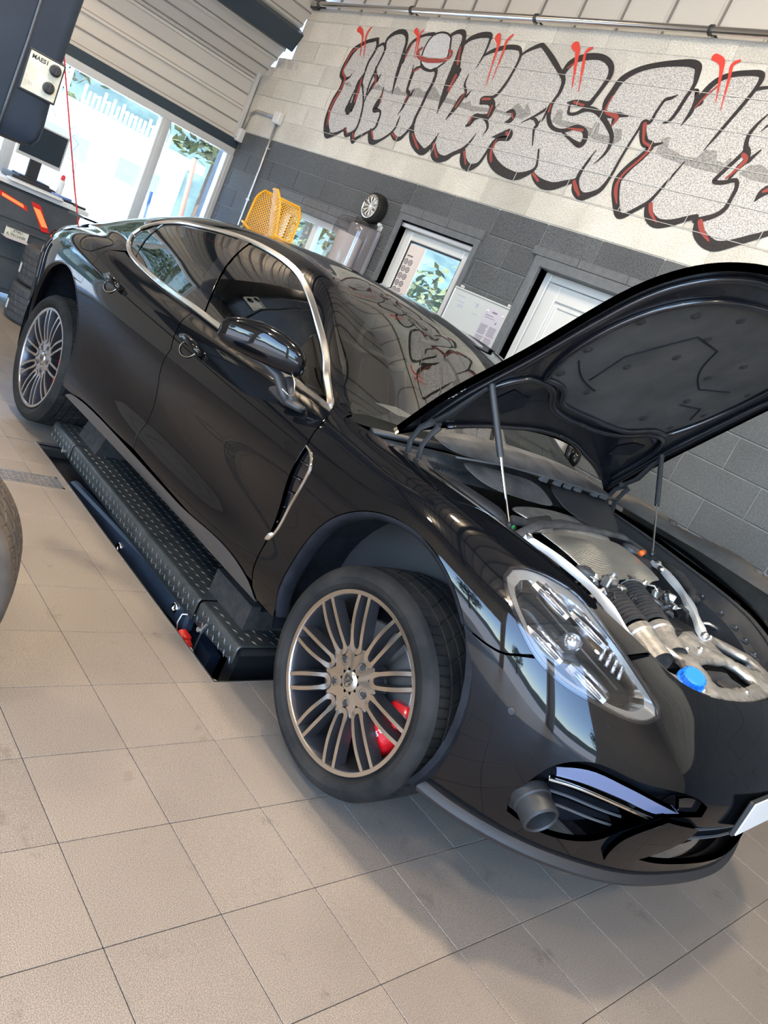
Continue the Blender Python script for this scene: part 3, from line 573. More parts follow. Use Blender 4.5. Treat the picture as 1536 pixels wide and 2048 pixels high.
GRAF = {'k':[[(-4.826,3.511,0.0248),(-4.879,3.499,0.0325),(-4.985,3.474,0.0331),(-5.079,3.427,0.0439),(-5.14,3.377,0.0574),(-5.168,3.302,0.0525),(-5.19,3.218,0.0449),(-5.177,3.154,0.0449),(-5.115,3.114,0.0393),(-5.097,3.033,0.0524),(-5.13,2.927,0.0581),(-5.139,2.822,0.053),(-5.123,2.73,0.0584),(-5.074,2.651,0.0687),(-5.013,2.603,0.0734),(-4.945,2.604,0.0389),(-4.842,2.647,0.0255),(-4.762,2.696,0.0151)],[(-4.838,3.506,0.0323),(-4.802,3.456,0.0322),(-4.805,3.385,0.0273),(-4.832,3.303,0.025),(-4.825,3.206,0.0225),(-4.809,3.118,0.025),(-4.759,3.069,0.0174),(-4.662,2.945,0.0197),(-4.621,2.833,0.0221),(-4.606,2.736,0.0246),(-4.636,2.677,0.0321),(-4.72,2.638,0.0376),(-4.778,2.684,0.0328)],[(-4.782,3.448,0.0222),(-4.724,3.474,0.0244),(-4.67,3.439,0.0267),(-4.666,3.37,0.0219),(-4.68,3.272,0.0195),(-4.685,3.183,0.0196),(-4.684,3.095,0.0197),(-4.652,2.964,0.0123)],[(-4.681,3.455,0.0194),(-4.694,3.515,0.0292),(-4.63,3.571,0.036),(-4.53,3.594,0.0402),(-4.452,3.573,0.035),(-4.406,3.517,0.0302),(-4.385,3.426,0.0348),(-4.369,3.342,0.0395),(-4.353,3.258,0.0395),(-4.337,3.174,0.0279),(-4.305,3.066,0.0093)],[(-4.342,3.344,0.03),(-4.347,3.412,0.0323),(-4.336,3.497,0.0299),(-4.277,3.551,0.025),(-4.192,3.585,0.0224),(-4.096,3.599,0.0287),(-4.056,3.597,0.0109)],[(-5.013,3.179,0.0077),(-5.035,3.14,0.0207),(-5.099,3.116,0.0392)],[(-4.826,3.197,0.015),(-4.847,3.105,0.0554),(-4.825,3.007,0.0554),(-4.809,2.918,0.0629),(-4.839,2.869,0.114),(-4.835,2.842,0.0633)],[(-4.835,3.187,0.0125),(-4.862,3.058,0.0202),(-4.876,2.965,0.0203),(-4.872,2.893,0.0382)],[(-4.694,3.271,0.0098),(-4.654,3.204,0.0366),(-4.611,3.164,0.0412),(-4.635,3.091,0.0366),(-4.653,3.009,0.0123)],[(-4.575,3.22,0.0072),(-4.591,3.157,0.029)],[(-4.46,3.11,0.0095),(-4.443,3.033,0.0261),(-4.452,2.962,0.0595),(-4.459,2.908,0.0477),(-4.384,2.908,0.0236),(-4.354,2.886,0.0211),(-4.342,2.817,0.0235),(-4.35,2.754,0.0236),(-4.445,2.696,0.0216),(-4.554,2.63,0.0318),(-4.582,2.603,0.0491),(-4.638,2.659,0.0445),(-4.615,2.671,0.0246)],[(-4.399,2.739,0.0166),(-4.384,2.696,0.0428),(-4.311,2.636,0.0518),(-4.222,2.659,0.0278),(-4.124,2.726,0.0205),(-4.071,2.794,0.0203),(-4.071,2.854,0.018),(-4.072,2.897,0.009)],[(-4.089,2.749,0.034),(-4.017,2.716,0.0381),(-3.95,2.722,0.0332),(-3.904,2.776,0.0263),(-3.86,2.85,0.0326),(-3.866,2.916,0.0282),(-3.855,3.017,0.0281),(-3.85,3.125,0.0323),(-3.835,3.217,0.0321),(-3.845,3.289,0.0299),(-3.878,3.319,0.0322),(-3.934,3.305,0.0217),(-4.019,3.314,0.0242),(-4.076,3.338,0.0266)],[(-4.068,3.326,0.0177),(-4.134,3.304,0.0224),(-4.146,3.252,0.0337),(-4.136,3.178,0.0292),(-4.123,3.12,0.027),(-4.082,3.091,0.0335),(-4.083,3.032,0.0336),(-4.09,2.963,0.0202),(-4.112,2.913,0.0068)],[(-4.181,3.333,0.0068),(-4.152,3.252,0.0157)],[(-4.036,3.142,0.0066),(-4.051,3.086,0.0289)],[(-3.85,3.586,0.0148),(-3.83,3.548,0.0169),(-3.797,3.47,0.0169),(-3.799,3.39,0.0148),(-3.838,3.355,0.0149),(-3.888,3.314,0.0172)],[(-3.85,3.586,0.0148),(-3.913,3.614,0.015),(-4.004,3.617,0.0152),(-4.078,3.592,0.0154),(-4.119,3.536,0.0155),(-4.129,3.453,0.0156),(-4.101,3.365,0.0156),(-4.05,3.32,0.0154)],[(-3.864,3.597,0.0212),(-3.81,3.628,0.0273),(-3.744,3.64,0.0332),(-3.701,3.611,0.033),(-3.684,3.55,0.0371),(-3.668,3.472,0.0515),(-3.653,3.395,0.0619),(-3.637,3.317,0.0928),(-3.645,3.236,0.0725),(-3.642,3.14,0.0478),(-3.638,3.06,0.0229),(-3.622,2.981,0.0062)],[(-3.591,3.194,0.0103),(-3.592,3.305,0.0614),(-3.578,3.338,0.0408)],[(-3.855,2.842,0.0391),(-3.825,2.779,0.0542),(-3.758,2.722,0.0601),(-3.661,2.678,0.0635),(-3.587,2.665,0.0523),(-3.531,2.716,0.0414),(-3.515,2.768,0.0247),(-3.501,2.831,0.0082)],[(-3.51,2.76,0.0309),(-3.464,2.694,0.0512),(-3.395,2.648,0.0608),(-3.289,2.658,0.0398),(-3.226,2.708,0.0295),(-3.154,2.744,0.0291)],[(-3.865,3.609,0.0181),(-3.809,3.633,0.0291),(-3.731,3.634,0.0398),(-3.689,3.59,0.0396),(-3.672,3.508,0.055),(-3.656,3.425,0.0659),(-3.634,3.334,0.0989),(-3.625,3.225,0.0661),(-3.623,3.122,0.0442),(-3.624,3.045,0.0199),(-3.623,2.984,0.0055)],[(-3.656,3.551,0.0285),(-3.603,3.596,0.0368),(-3.499,3.627,0.0425),(-3.402,3.629,0.0397),(-3.38,3.586,0.0209),(-3.377,3.481,0.0188),(-3.401,3.368,0.0053)],[(-3.378,3.472,0.0147),(-3.303,3.515,0.0309),(-3.185,3.551,0.0343),(-3.064,3.56,0.0336),(-3.006,3.541,0.0254),(-2.978,3.488,0.0234),(-2.984,3.386,0.0216),(-3.007,3.281,0.0257),(-3.062,3.186,0.026),(-3.174,3.157,0.0368),(-3.182,3.132,0.0205)],[(-2.982,3.504,0.0137),(-2.932,3.546,0.0232),(-2.831,3.592,0.0322),(-2.781,3.581,0.0319),(-2.65,3.507,0.0367),(-2.528,3.428,0.0324),(-2.463,3.375,0.0267),(-2.446,3.317,0.0231),(-2.449,3.257,0.0232),(-2.48,3.177,0.0234),(-2.56,3.106,0.0183),(-2.668,3.037,0.0056)],[(-3.454,3.326,0.0053),(-3.449,3.243,0.0192),(-3.396,3.182,0.0255),(-3.417,3.129,0.0533),(-3.442,3.05,0.043),(-3.489,2.946,0.0054)],[(-3.341,3.204,0.0052),(-3.369,3.151,0.0254)],[(-3.177,3.124,0.0266),(-3.081,3.144,0.0503),(-3.034,3.109,0.0499),(-3.034,3.036,0.0501),(-3.1,3.027,0.0304),(-3.174,3.009,0.0514),(-3.2,2.956,0.0414),(-3.224,2.936,0.0187)],[(-2.973,3.141,0.0049),(-3.009,3.088,0.0219),(-3.024,3.021,0.022)],[(-3.084,3.021,0.0162),(-3.015,2.989,0.022),(-2.985,2.945,0.0179),(-2.999,2.893,0.005)],[(-2.86,3.091,0.0136),(-2.812,3.105,0.0288),(-2.772,3.078,0.0286),(-2.79,3.036,0.0384),(-2.833,3.016,0.0077)],[(-2.596,3.078,0.0129),(-2.552,3.076,0.022),(-2.509,3.043,0.0255),(-2.516,3.004,0.0201),(-2.462,2.896,0.0073)],[(-2.514,3.05,0.02),(-2.479,3.094,0.0199),(-2.481,3.162,0.0252),(-2.435,3.107,0.0251),(-2.366,3.048,0.0248),(-2.295,3.032,0.0228)],[(-2.892,2.893,0.0079),(-2.817,2.92,0.0387),(-2.743,2.947,0.0572),(-2.724,2.91,0.0381),(-2.818,2.888,0.0291),(-2.848,2.827,0.0254),(-2.83,2.764,0.0586),(-2.745,2.706,0.0675),(-2.629,2.67,0.0624),(-2.488,2.66,0.0553),(-2.392,2.697,0.0362),(-2.338,2.746,0.0232),(-2.351,2.806,0.0161),(-2.386,2.877,0.0143)],[(-3.502,2.836,0.0055),(-3.501,2.775,0.0153),(-3.493,2.724,0.0504),(-3.426,2.656,0.0652),(-3.326,2.647,0.047),(-3.235,2.706,0.0294),(-3.146,2.763,0.0248),(-3.102,2.828,0.0184),(-3.078,2.894,0.0051)],[(-3.136,2.747,0.0412),(-3.085,2.672,0.0615),(-2.999,2.636,0.0566),(-2.915,2.676,0.0298),(-2.884,2.756,0.0237),(-2.868,2.84,0.0216),(-2.844,2.892,0.0175)],[(-2.358,2.727,0.018),(-2.298,2.683,0.0391),(-2.206,2.654,0.0578),(-2.107,2.658,0.0515),(-2.013,2.699,0.037),(-1.939,2.736,0.0249),(-1.934,2.789,0.0198),(-1.906,2.889,0.0164)],[(-2.468,3.382,0.0196),(-2.48,3.433,0.0303),(-2.454,3.487,0.0354),(-2.403,3.531,0.0315),(-2.326,3.556,0.0259)],[(-1.943,2.728,0.0299),(-1.905,2.668,0.0413),(-1.825,2.632,0.0407),(-1.762,2.66,0.0289)],[(-2.5,3.426,0.0179),(-2.479,3.488,0.0356),(-2.407,3.53,0.0438),(-2.305,3.553,0.0429),(-2.2,3.551,0.0387),(-2.112,3.512,0.0381),(-2.074,3.452,0.0379),(-2.084,3.38,0.0331),(-2.112,3.291,0.0301),(-2.144,3.236,0.0422),(-2.26,3.237,0.0345),(-2.33,3.225,0.007)],[(-2.297,3.233,0.0174),(-2.276,3.161,0.0208),(-2.212,3.162,0.0223),(-2.134,3.205,0.0337),(-2.036,3.199,0.0331),(-1.914,3.136,0.0324),(-1.823,3.064,0.0287),(-1.799,2.996,0.0271),(-1.812,2.93,0.0176),(-1.856,2.861,0.0041)],[(-2.509,3.433,0.0269),(-2.45,3.364,0.0267),(-2.439,3.283,0.0231),(-2.46,3.221,0.0233),(-2.454,3.146,0.0359),(-2.404,3.069,0.0268),(-2.321,3.035,0.0246),(-2.234,3.04,0.026),(-2.148,3.075,0.034),(-2.06,3.058,0.0334),(-2.026,3.004,0.0416),(-2.049,2.964,0.0369),(-2.141,2.987,0.0221),(-2.243,3.024,0.0139)],[(-1.89,2.953,0.0049),(-1.917,2.861,0.0164),(-1.926,2.771,0.0215),(-1.923,2.72,0.0413),(-1.889,2.667,0.0543),(-1.826,2.642,0.0489),(-1.751,2.672,0.0369),(-1.698,2.719,0.0316),(-1.674,2.81,0.0204),(-1.666,2.926,0.0187),(-1.654,3.033,0.017),(-1.639,3.133,0.0184),(-1.627,3.183,0.0305),(-1.581,3.189,0.0227),(-1.573,3.258,0.0181),(-1.555,3.335,0.0194),(-1.517,3.352,0.0193),(-1.48,3.377,0.0059)],[(-1.98,3.199,0.0164),(-1.996,3.268,0.0491),(-1.986,3.341,0.0456),(-1.964,3.42,0.0485),(-1.91,3.474,0.0399),(-1.832,3.516,0.0345),(-1.724,3.546,0.0337),(-1.614,3.565,0.0374),(-1.502,3.575,0.0439),(-1.438,3.558,0.0433),(-1.415,3.508,0.036),(-1.4,3.444,0.0245),(-1.414,3.364,0.0246),(-1.427,3.27,0.0248),(-1.449,3.214,0.0191),(-1.493,3.194,0.0045)],[(-1.993,3.205,0.0328),(-1.93,3.191,0.0405),(-1.847,3.202,0.0319),(-1.767,3.202,0.0063)],[(-1.86,3.122,0.0064),(-1.863,3.172,0.04),(-1.838,3.189,0.0159)],[(-1.385,3.42,0.0115),(-1.356,3.41,0.0257),(-1.334,3.348,0.0214),(-1.333,3.282,0.0172),(-1.35,3.194,0.0036)],[(-1.333,3.308,0.0143),(-1.301,3.351,0.0425)],[(-1.623,3.176,0.0381),(-1.592,3.112,0.0456),(-1.542,3.058,0.0498),(-1.485,3.046,0.0448),(-1.514,2.972,0.0452),(-1.568,2.893,0.0504),(-1.603,2.809,0.0541),(-1.587,2.741,0.0541),(-1.535,2.659,0.0461),(-1.477,2.593,0.0427),(-1.431,2.589,0.0332),(-1.375,2.637,0.0253),(-1.302,2.708,0.0248),(-1.274,2.769,0.0188),(-1.233,2.886,0.0157),(-1.197,2.993,0.0056)],[(-1.492,3.045,0.0299),(-1.414,3.078,0.0088)],[(-1.291,2.69,0.0438),(-1.246,2.63,0.058),(-1.17,2.599,0.0572),(-1.08,2.62,0.042),(-0.992,2.667,0.0316),(-0.933,2.694,0.0311)],[(-1.358,3.381,0.0044),(-1.362,3.42,0.0175),(-1.34,3.357,0.0145),(-1.324,3.292,0.0218),(-1.334,3.244,0.0161),(-1.35,3.198,0.0037)],[(-1.324,3.305,0.0145),(-1.314,3.353,0.0362),(-1.301,3.421,0.0388),(-1.259,3.49,0.0355),(-1.182,3.533,0.0321),(-1.085,3.552,0.0314),(-1.01,3.556,0.0335),(-0.982,3.531,0.0307),(-0.986,3.468,0.0241),(-1.013,3.37,0.023),(-1.044,3.276,0.0205),(-1.075,3.181,0.018),(-1.11,3.077,0.0042)],[(-0.992,3.454,0.0134),(-0.962,3.473,0.02),(-0.916,3.484,0.0171)],[(-0.829,3.336,0.0078),(-0.86,3.276,0.0171),(-0.876,3.211,0.0225),(-0.861,3.149,0.0265),(-0.834,3.115,0.0396),(-0.813,3.068,0.0329),(-0.837,3.012,0.0265),(-0.853,2.945,0.0134)],[(-0.757,3.137,0.0091),(-0.797,3.064,0.0262)],[(-0.844,3.12,0.0264),(-0.886,3.036,0.0228),(-0.926,2.957,0.0231),(-0.938,2.915,0.0245),(-0.875,2.921,0.0242),(-0.811,2.946,0.0238),(-0.781,2.907,0.0237),(-0.778,2.842,0.0225),(-0.782,2.776,0.0266),(-0.819,2.729,0.0268),(-0.874,2.696,0.0313),(-0.927,2.671,0.0317)],[(-0.903,2.67,0.0411),(-0.871,2.616,0.0615),(-0.8,2.573,0.0674),(-0.718,2.56,0.0597),(-0.638,2.594,0.0455),(-0.551,2.647,0.0381),(-0.457,2.702,0.031)],[(-0.631,2.854,0.0064),(-0.618,2.901,0.0382),(-0.592,2.931,0.0505)],[(-0.817,3.238,0.0033),(-0.794,3.276,0.013)]],'r':[[(-5.067,3.41,0.0103),(-5.15,3.368,0.0261),(-5.174,3.265,0.0237),(-5.166,3.174,0.0211),(-5.09,3.126,0.0235),(-5.096,2.996,0.0288),(-5.133,2.861,0.0291),(-5.104,2.751,0.0291),(-5.077,2.679,0.0132)],[(-4.833,3.151,0.0176),(-4.802,3.019,0.0326),(-4.799,2.938,0.0176)],[(-4.647,3.205,0.0146),(-4.607,3.138,0.0218),(-4.621,3.093,0.0097)],[(-4.457,3.075,0.0071),(-4.416,2.975,0.0142)],[(-4.627,2.665,0.0173),(-4.584,2.617,0.0147)],[(-4.374,2.724,0.019),(-4.313,2.671,0.0165)],[(-4.08,2.746,0.0158),(-3.988,2.716,0.0134)],[(-4.763,2.686,0.0151),(-4.704,2.649,0.01)],[(-3.813,2.781,0.0173),(-3.706,2.705,0.0234),(-3.661,2.678,0.0106)],[(-3.505,2.744,0.0206),(-3.426,2.675,0.0183),(-3.384,2.65,0.0081)],[(-4.095,3.307,0.0178),(-4.143,3.278,0.0135)],[(-3.687,3.518,0.0165),(-3.641,3.396,0.0185)],[(-3.594,3.289,0.0307),(-3.616,3.175,0.0124)],[(-4.332,3.371,0.0092),(-4.331,3.43,0.0161),(-4.315,3.507,0.0092)],[(-4.084,3.074,0.0157),(-4.092,3.005,0.009)],[(-3.678,3.507,0.0176),(-3.629,3.385,0.0219)],[(-3.594,3.296,0.0284),(-3.595,3.16,0.0154)],[(-3.401,3.181,0.0106),(-3.435,3.059,0.0214)],[(-3.172,3.153,0.0204),(-3.094,3.163,0.0181)],[(-3.039,3.116,0.02),(-3.034,3.036,0.014)],[(-3.208,3.005,0.0207),(-3.2,2.956,0.0083)],[(-2.802,3.09,0.0115),(-2.768,3.055,0.0134)],[(-2.764,2.944,0.0287),(-2.739,2.932,0.0229)],[(-2.835,2.877,0.0136),(-2.834,2.788,0.0254),(-2.791,2.722,0.0214)],[(-3.504,2.74,0.022),(-3.403,2.652,0.0152)],[(-3.119,2.742,0.0206),(-3.042,2.654,0.0142)],[(-2.335,2.708,0.0179),(-2.257,2.668,0.0194)],[(-1.948,2.719,0.0166),(-1.851,2.642,0.0164)],[(-2.465,3.187,0.0162),(-2.458,3.142,0.009)],[(-2.466,3.197,0.009),(-2.458,3.145,0.018)],[(-2.269,3.236,0.0173),(-2.175,3.225,0.017)],[(-2.215,3.058,0.0086),(-2.082,3.062,0.0218)],[(-1.97,3.314,0.0098),(-1.975,3.235,0.0163),(-1.955,3.202,0.0179),(-1.853,3.184,0.0319),(-1.86,3.122,0.0048)],[(-1.611,3.171,0.0304),(-1.584,3.113,0.0213),(-1.553,3.063,0.0166),(-1.484,3.032,0.0209),(-1.522,2.943,0.0181),(-1.579,2.856,0.0154),(-1.595,2.783,0.0232),(-1.575,2.722,0.0278),(-1.524,2.654,0.0092)],[(-1.944,2.723,0.0249),(-1.898,2.68,0.0297),(-1.847,2.646,0.0131)],[(-1.276,2.7,0.0291),(-1.243,2.652,0.0246),(-1.172,2.602,0.0072)],[(-2.47,3.459,0.0142),(-2.426,3.499,0.0141)],[(-1.231,3.467,0.0099),(-1.286,3.383,0.0144),(-1.314,3.313,0.0072)],[(-0.846,3.094,0.0265),(-0.813,3.068,0.0263),(-0.843,2.998,0.0199),(-0.875,2.944,0.0107)],[(-0.89,2.673,0.0342),(-0.845,2.623,0.0299),(-0.774,2.579,0.0107)],[(-0.613,2.915,0.0127),(-0.592,2.931,0.0252)]],'R':[[(-5.18,3.578,0.0574),(-5.126,3.559,0.0389),(-5.073,3.508,0.0232),(-5.035,3.421,0.0154),(-4.995,3.343,0.0077)],[(-4.998,3.602,0.0178),(-5.028,3.556,0.023),(-5.016,3.494,0.0204),(-4.976,3.417,0.0127),(-4.933,3.335,0.0076)],[(-4.341,3.613,0.0458),(-4.292,3.583,0.0319),(-4.266,3.535,0.0182),(-4.224,3.405,0.0057)],[(-4.239,3.623,0.0135),(-4.26,3.585,0.0181),(-4.235,3.52,0.0136),(-4.188,3.382,0.0056)],[(-3.308,3.623,0.0617),(-3.262,3.562,0.0307),(-3.243,3.443,0.0184),(-3.201,3.252,0.0051)],[(-3.156,3.648,0.018),(-3.192,3.598,0.0262),(-3.181,3.528,0.0202),(-3.164,3.305,0.0051)],[(-2.506,3.615,0.0534),(-2.46,3.589,0.0442),(-2.429,3.526,0.0299),(-2.348,3.335,0.007)],[(-2.337,3.609,0.0172),(-2.372,3.559,0.0209),(-2.275,3.313,0.0052)],[(-2.493,3.612,0.0622),(-2.452,3.578,0.0388),(-2.417,3.493,0.0229),(-2.349,3.33,0.0052)],[(-2.335,3.608,0.0138),(-2.373,3.569,0.0209),(-2.335,3.478,0.0156),(-2.276,3.309,0.0052)],[(-1.355,3.624,0.0432),(-1.297,3.603,0.0427),(-1.264,3.548,0.0255),(-1.193,3.361,0.0042)],[(-1.18,3.616,0.018),(-1.212,3.585,0.0238),(-1.186,3.504,0.0182),(-1.135,3.319,0.0042)]],'d':[[(-4.158,3.476,0.0223),(-4.193,3.449,0.0292),(-4.166,3.409,0.0336),(-4.055,3.385,0.0375),(-3.925,3.388,0.0388),(-3.809,3.405,0.036),(-3.758,3.442,0.0314),(-3.767,3.473,0.0273),(-3.81,3.481,0.0169)]]}
GRAF_FILL = [(-5.042,2.611),(-5.15,2.843),(-5.119,3.062),(-5.167,3.176),(-5.183,3.363),(-5.079,3.449),(-4.865,3.509),(-4.816,3.494),(-4.726,3.456),(-4.689,3.511),(-4.587,3.579),(-4.469,3.578),(-4.392,3.509),(-4.316,3.502),(-4.232,3.584),(-4.087,3.601),(-3.959,3.625),(-3.86,3.623),(-3.749,3.645),(-3.697,3.633),(-3.673,3.578),(-3.605,3.614),(-3.41,3.634),(-3.381,3.617),(-3.227,3.531),(-3.054,3.562),(-2.983,3.511),(-2.834,3.589),(-2.788,3.582),(-2.627,3.503),(-2.494,3.425),(-2.432,3.502),(-2.32,3.546),(-2.21,3.552),(-2.11,3.512),(-2.07,3.448),(-2.081,3.31),(-2.133,3.235),(-2.017,3.208),(-1.982,3.236),(-1.978,3.322),(-1.961,3.432),(-1.906,3.48),(-1.793,3.53),(-1.584,3.574),(-1.461,3.569),(-1.414,3.526),(-1.388,3.435),(-1.336,3.379),(-1.287,3.477),(-1.229,3.528),(-1.091,3.553),(-1.003,3.556),(-0.981,3.529),(-0.976,3.47),(-0.922,3.494),(-0.428,2.701),(-0.639,2.594),(-0.725,2.567),(-0.834,2.603),(-0.915,2.679),(-0.986,2.647),(-1.142,2.595),(-1.228,2.608),(-1.295,2.686),(-1.36,2.629),(-1.45,2.575),(-1.553,2.673),(-1.619,2.745),(-1.61,2.832),(-1.573,2.94),(-1.555,3.043),(-1.629,3.098),(-1.64,3.03),(-1.667,2.89),(-1.667,2.753),(-1.735,2.687),(-1.818,2.642),(-1.909,2.677),(-1.956,2.715),(-2.09,2.664),(-2.207,2.656),(-2.308,2.696),(-2.371,2.729),(-2.493,2.661),(-2.665,2.676),(-2.786,2.733),(-2.884,2.795),(-2.888,2.715),(-3.01,2.634),(-3.1,2.679),(-3.169,2.737),(-3.299,2.653),(-3.421,2.645),(-3.502,2.716),(-3.579,2.682),(-3.727,2.701),(-3.834,2.806),(-3.925,2.736),(-4.023,2.721),(-4.126,2.763),(-4.298,2.634),(-4.392,2.711),(-4.599,2.611),(-4.673,2.656),(-4.881,2.654),(-4.942,2.583)]
GRAF_SKY = [[(-5.09,3.08),(-5.01,3.106),(-4.928,3.06),(-4.809,3.118),(-4.689,3.059),(-4.553,3.126),(-4.375,3.084),(-4.269,3.138),(-4.184,3.097),(-4.111,3.113),(-3.993,3.159),(-3.904,3.127),(-3.79,3.189),(-3.684,3.127),(-3.458,3.106),(-3.313,3.068),(-3.433,3.069),(-3.688,3.078),(-3.952,3.08),(-4.219,3.067),(-4.519,3.077),(-4.779,3.076),(-5.01,3.06)],[(-3.587,3.109),(-3.361,3.102),(-3.301,3.126),(-3.264,3.089),(-2.981,3.099),(-2.86,3.091),(-2.788,3.171),(-2.708,3.133),(-2.696,3.182),(-2.614,3.107),(-2.682,3.059),(-2.966,3.077),(-3.238,3.05),(-3.565,3.078)],[(-2.394,3.085),(-2.382,3.177),(-2.335,3.168),(-2.305,3.105),(-2.165,3.102),(-2.012,3.087),(-2.011,3.13),(-1.964,3.129),(-1.94,3.061),(-1.811,3.058),(-1.827,3.113),(-1.766,3.115),(-1.734,3.049),(-1.778,3.007),(-1.907,3.008),(-2.108,3.058),(-2.288,3.062)],[(-1.432,3.018),(-1.437,3.107),(-1.38,3.122),(-1.365,3.056),(-1.225,3.024),(-1.133,3.026),(-1.1,3.085),(-1.021,3.091),(-0.996,3.037),(-0.939,3.027),(-0.914,3.07),(-0.896,3.041),(-0.93,2.963),(-1.065,2.965),(-1.228,2.976),(-1.349,2.99)],[(-0.813,2.985),(-0.777,3.042),(-0.712,3.06),(-0.655,3.039),(-0.612,2.965),(-0.717,2.964)]]
GRAF_PLANET = [(-3.85,3.586),(-3.83,3.548),(-3.797,3.47),(-3.799,3.39),(-3.888,3.314),(-4.019,3.314),(-4.095,3.365),(-4.129,3.453),(-4.119,3.536),(-4.078,3.592),(-4.004,3.617),(-3.913,3.614)]
GRAF_GAPS = [[(-2.481,3.403),(-2.646,3.5),(-2.573,3.499),(-2.477,3.507)],[(-2.094,3.514),(-2.009,3.493),(-2.029,3.336),(-2.009,3.231),(-2.1,3.227),(-2.071,3.388)],[(-1.631,3.106),(-1.549,3.029),(-1.591,2.931),(-1.638,2.781),(-1.622,2.727),(-1.686,2.714),(-1.662,2.905)],[(-2.275,3.183),(-2.252,3.208),(-2.154,3.191),(-2.226,3.167)]]
M['spray_silver'] = tex('silver_spray_paint', (0.26, 0.25, 0.235), (0.60, 0.58, 0.55), 110, 0.5, 0.25, lo=.40, hi=.60, detail=3)
M['spray_black'] = tex('black_spray_paint', (0.010, 0.008, 0.009), (0.022, 0.019, 0.02), 60, 0.6)
M['spray_red'] = mat('red_spray_paint', (0.62, 0.045, 0.03), 0.55)
M['spray_darkred'] = mat('dark_red_spray_paint', (0.27, 0.045, 0.035), 0.6)
M['spray_haze'] = tex('dark_spray_haze', (0.12, 0.115, 0.11), (0.34, 0.33, 0.31), 90, 0.55, lo=.35, hi=.62)
M['spray_grey'] = tex('pale_grey_spray', (0.40, 0.40, 0.42), (0.60, 0.60, 0.60), 70, 0.5)
def flat_poly(poly, y, holes=()):
    mb = MB(); V = [Vector(p) for p in poly]; E = [(i, (i + 1) % len(V)) for i in range(len(V))]
    for h in holes: b = len(V); V += [Vector(p) for p in h]; E += [(b + i, b + (i + 1) % len(h)) for i in range(len(h))]
    r = delaunay_2d_cdt(V, E, [], 0, 1e-6); vo = np.array([tuple(p) for p in r[0]]); T = [f for f in r[2] if len(f) == 3]; c = vo[np.array(T)].mean(1)
    ok = pip2(poly, c); 
    for h in holes: ok &= ~pip2(h, c)
    F = []
    for t, k in zip(T, ok):
        if not k: continue
        a, b, d = vo[t[0]], vo[t[1]], vo[t[2]]; s_ = (b[0] - a[0]) * (d[1] - a[1]) - (b[1] - a[1]) * (d[0] - a[0])
        F.append(tuple(t) if s_ > 0 else (t[0], t[2], t[1]))
    mb.add([(p[0], y, p[1]) for p in vo], F); return mb
def pip2(poly, c):
    ins = np.zeros(len(c), bool); n = len(poly); j = n - 1
    for i in range(n):
        xi, yi = poly[i]; xj, yj = poly[j]; q = (yi > c[:, 1]) != (yj > c[:, 1])
        ins ^= q & (c[:, 0] < (xj - xi) * (c[:, 1] - yi) / (yj - yi + 1e-12) + xi); j = i
    return ins
def ribbons(strokes, y, wk=1.0):
    mb = MB()
    for si, st in enumerate(strokes):
        y -= .000012
        P = [np.array(p) for p in st]; D = []
        for i in range(len(P) - 1):
            p0 = P[max(i - 1, 0)]; p1 = P[i]; p2 = P[i + 1]; p3 = P[min(i + 2, len(P) - 1)]
            for k in range(5): t = k / 5; D.append(.5 * ((2 * p1) + (-p0 + p2) * t + (2 * p0 - 5 * p1 + 4 * p2 - p3) * t * t + (-p0 + 3 * p1 - 3 * p2 + p3) * t**3))
        D.append(P[-1]); V = []; n = len(D)
        for i in range(n):
            t = (D[min(i + 1, n - 1)] - D[max(i - 1, 0)])[:2]; t = t / (np.linalg.norm(t) + 1e-9); o = np.array([-t[1], t[0]]) * max(.001, D[i][2]) * .5 * wk
            V += [(D[i][0] + o[0], y, D[i][1] + o[1]), (D[i][0] - o[0], y, D[i][1] - o[1])]
        b = len(mb.v); mb.add(V, [(2 * i, 2 * i + 2, 2 * i + 3, 2 * i + 1) for i in range(n - 1)])
        for e in (D[0], D[-1]):
            r = max(.0005, e[2] * .5 * wk); y -= .000004; mb.add([(e[0] + r * math.cos(2 * PI * k / 10), y, e[1] + r * math.sin(2 * PI * k / 10)) for k in range(10)], [tuple(range(10))])
    return mb
def graffiti():
    y = YW - .001
    g = flat_poly(GRAF_FILL, y, GRAF_GAPS).build('graffiti', 'spray_silver', WALL); g['label'] = 'silver, black and red graffiti lettering UNIVERS TY'
    for i, s_ in enumerate(GRAF_SKY): flat_poly(s_, y - .0005 - .0001 * i).build('graffiti_skyline', 'spray_haze', g)
    flat_poly(GRAF_PLANET, y - .0012).build('graffiti_planet', 'spray_grey', g)
    ribbons(GRAF['k'], y - .0016, 1.12).build('graffiti_outline', 'spray_black', g)
    ribbons(GRAF['r'], y - .0030, 1.0).build('graffiti_shading', 'spray_darkred', g)
    ribbons(GRAF['d'], y - .0036).build('planet_ring', 'spray_darkred', g)
    ribbons(GRAF['R'], y - .0042).build('graffiti_drips', 'spray_red', g)
    mb = MB(); rnd = random.Random(3)
    for z in (2.61, 2.81, 3.01, 3.21, 3.41):
        x = -5.15
        while x < 0.2: L = rnd.uniform(.15, .5); mb.bx(x, x + L, YW - .0064, YW - .003, z - .0016, z + .0016); x += L + rnd.choice((0, 0, .01, .03))
    for k in range(13, 17):
        off = .012 if k % 2 == 1 else -.238
        for n in range(-11, 2): x = off + n * .5; mb.bx(x - .0014, x + .0014, YW - .0064, YW - .003, k * .2 + .012, k * .2 + .208)
    tag(mb.build('mortar_joint', 'mortar_white', WALL), kind='stuff')
graffiti()
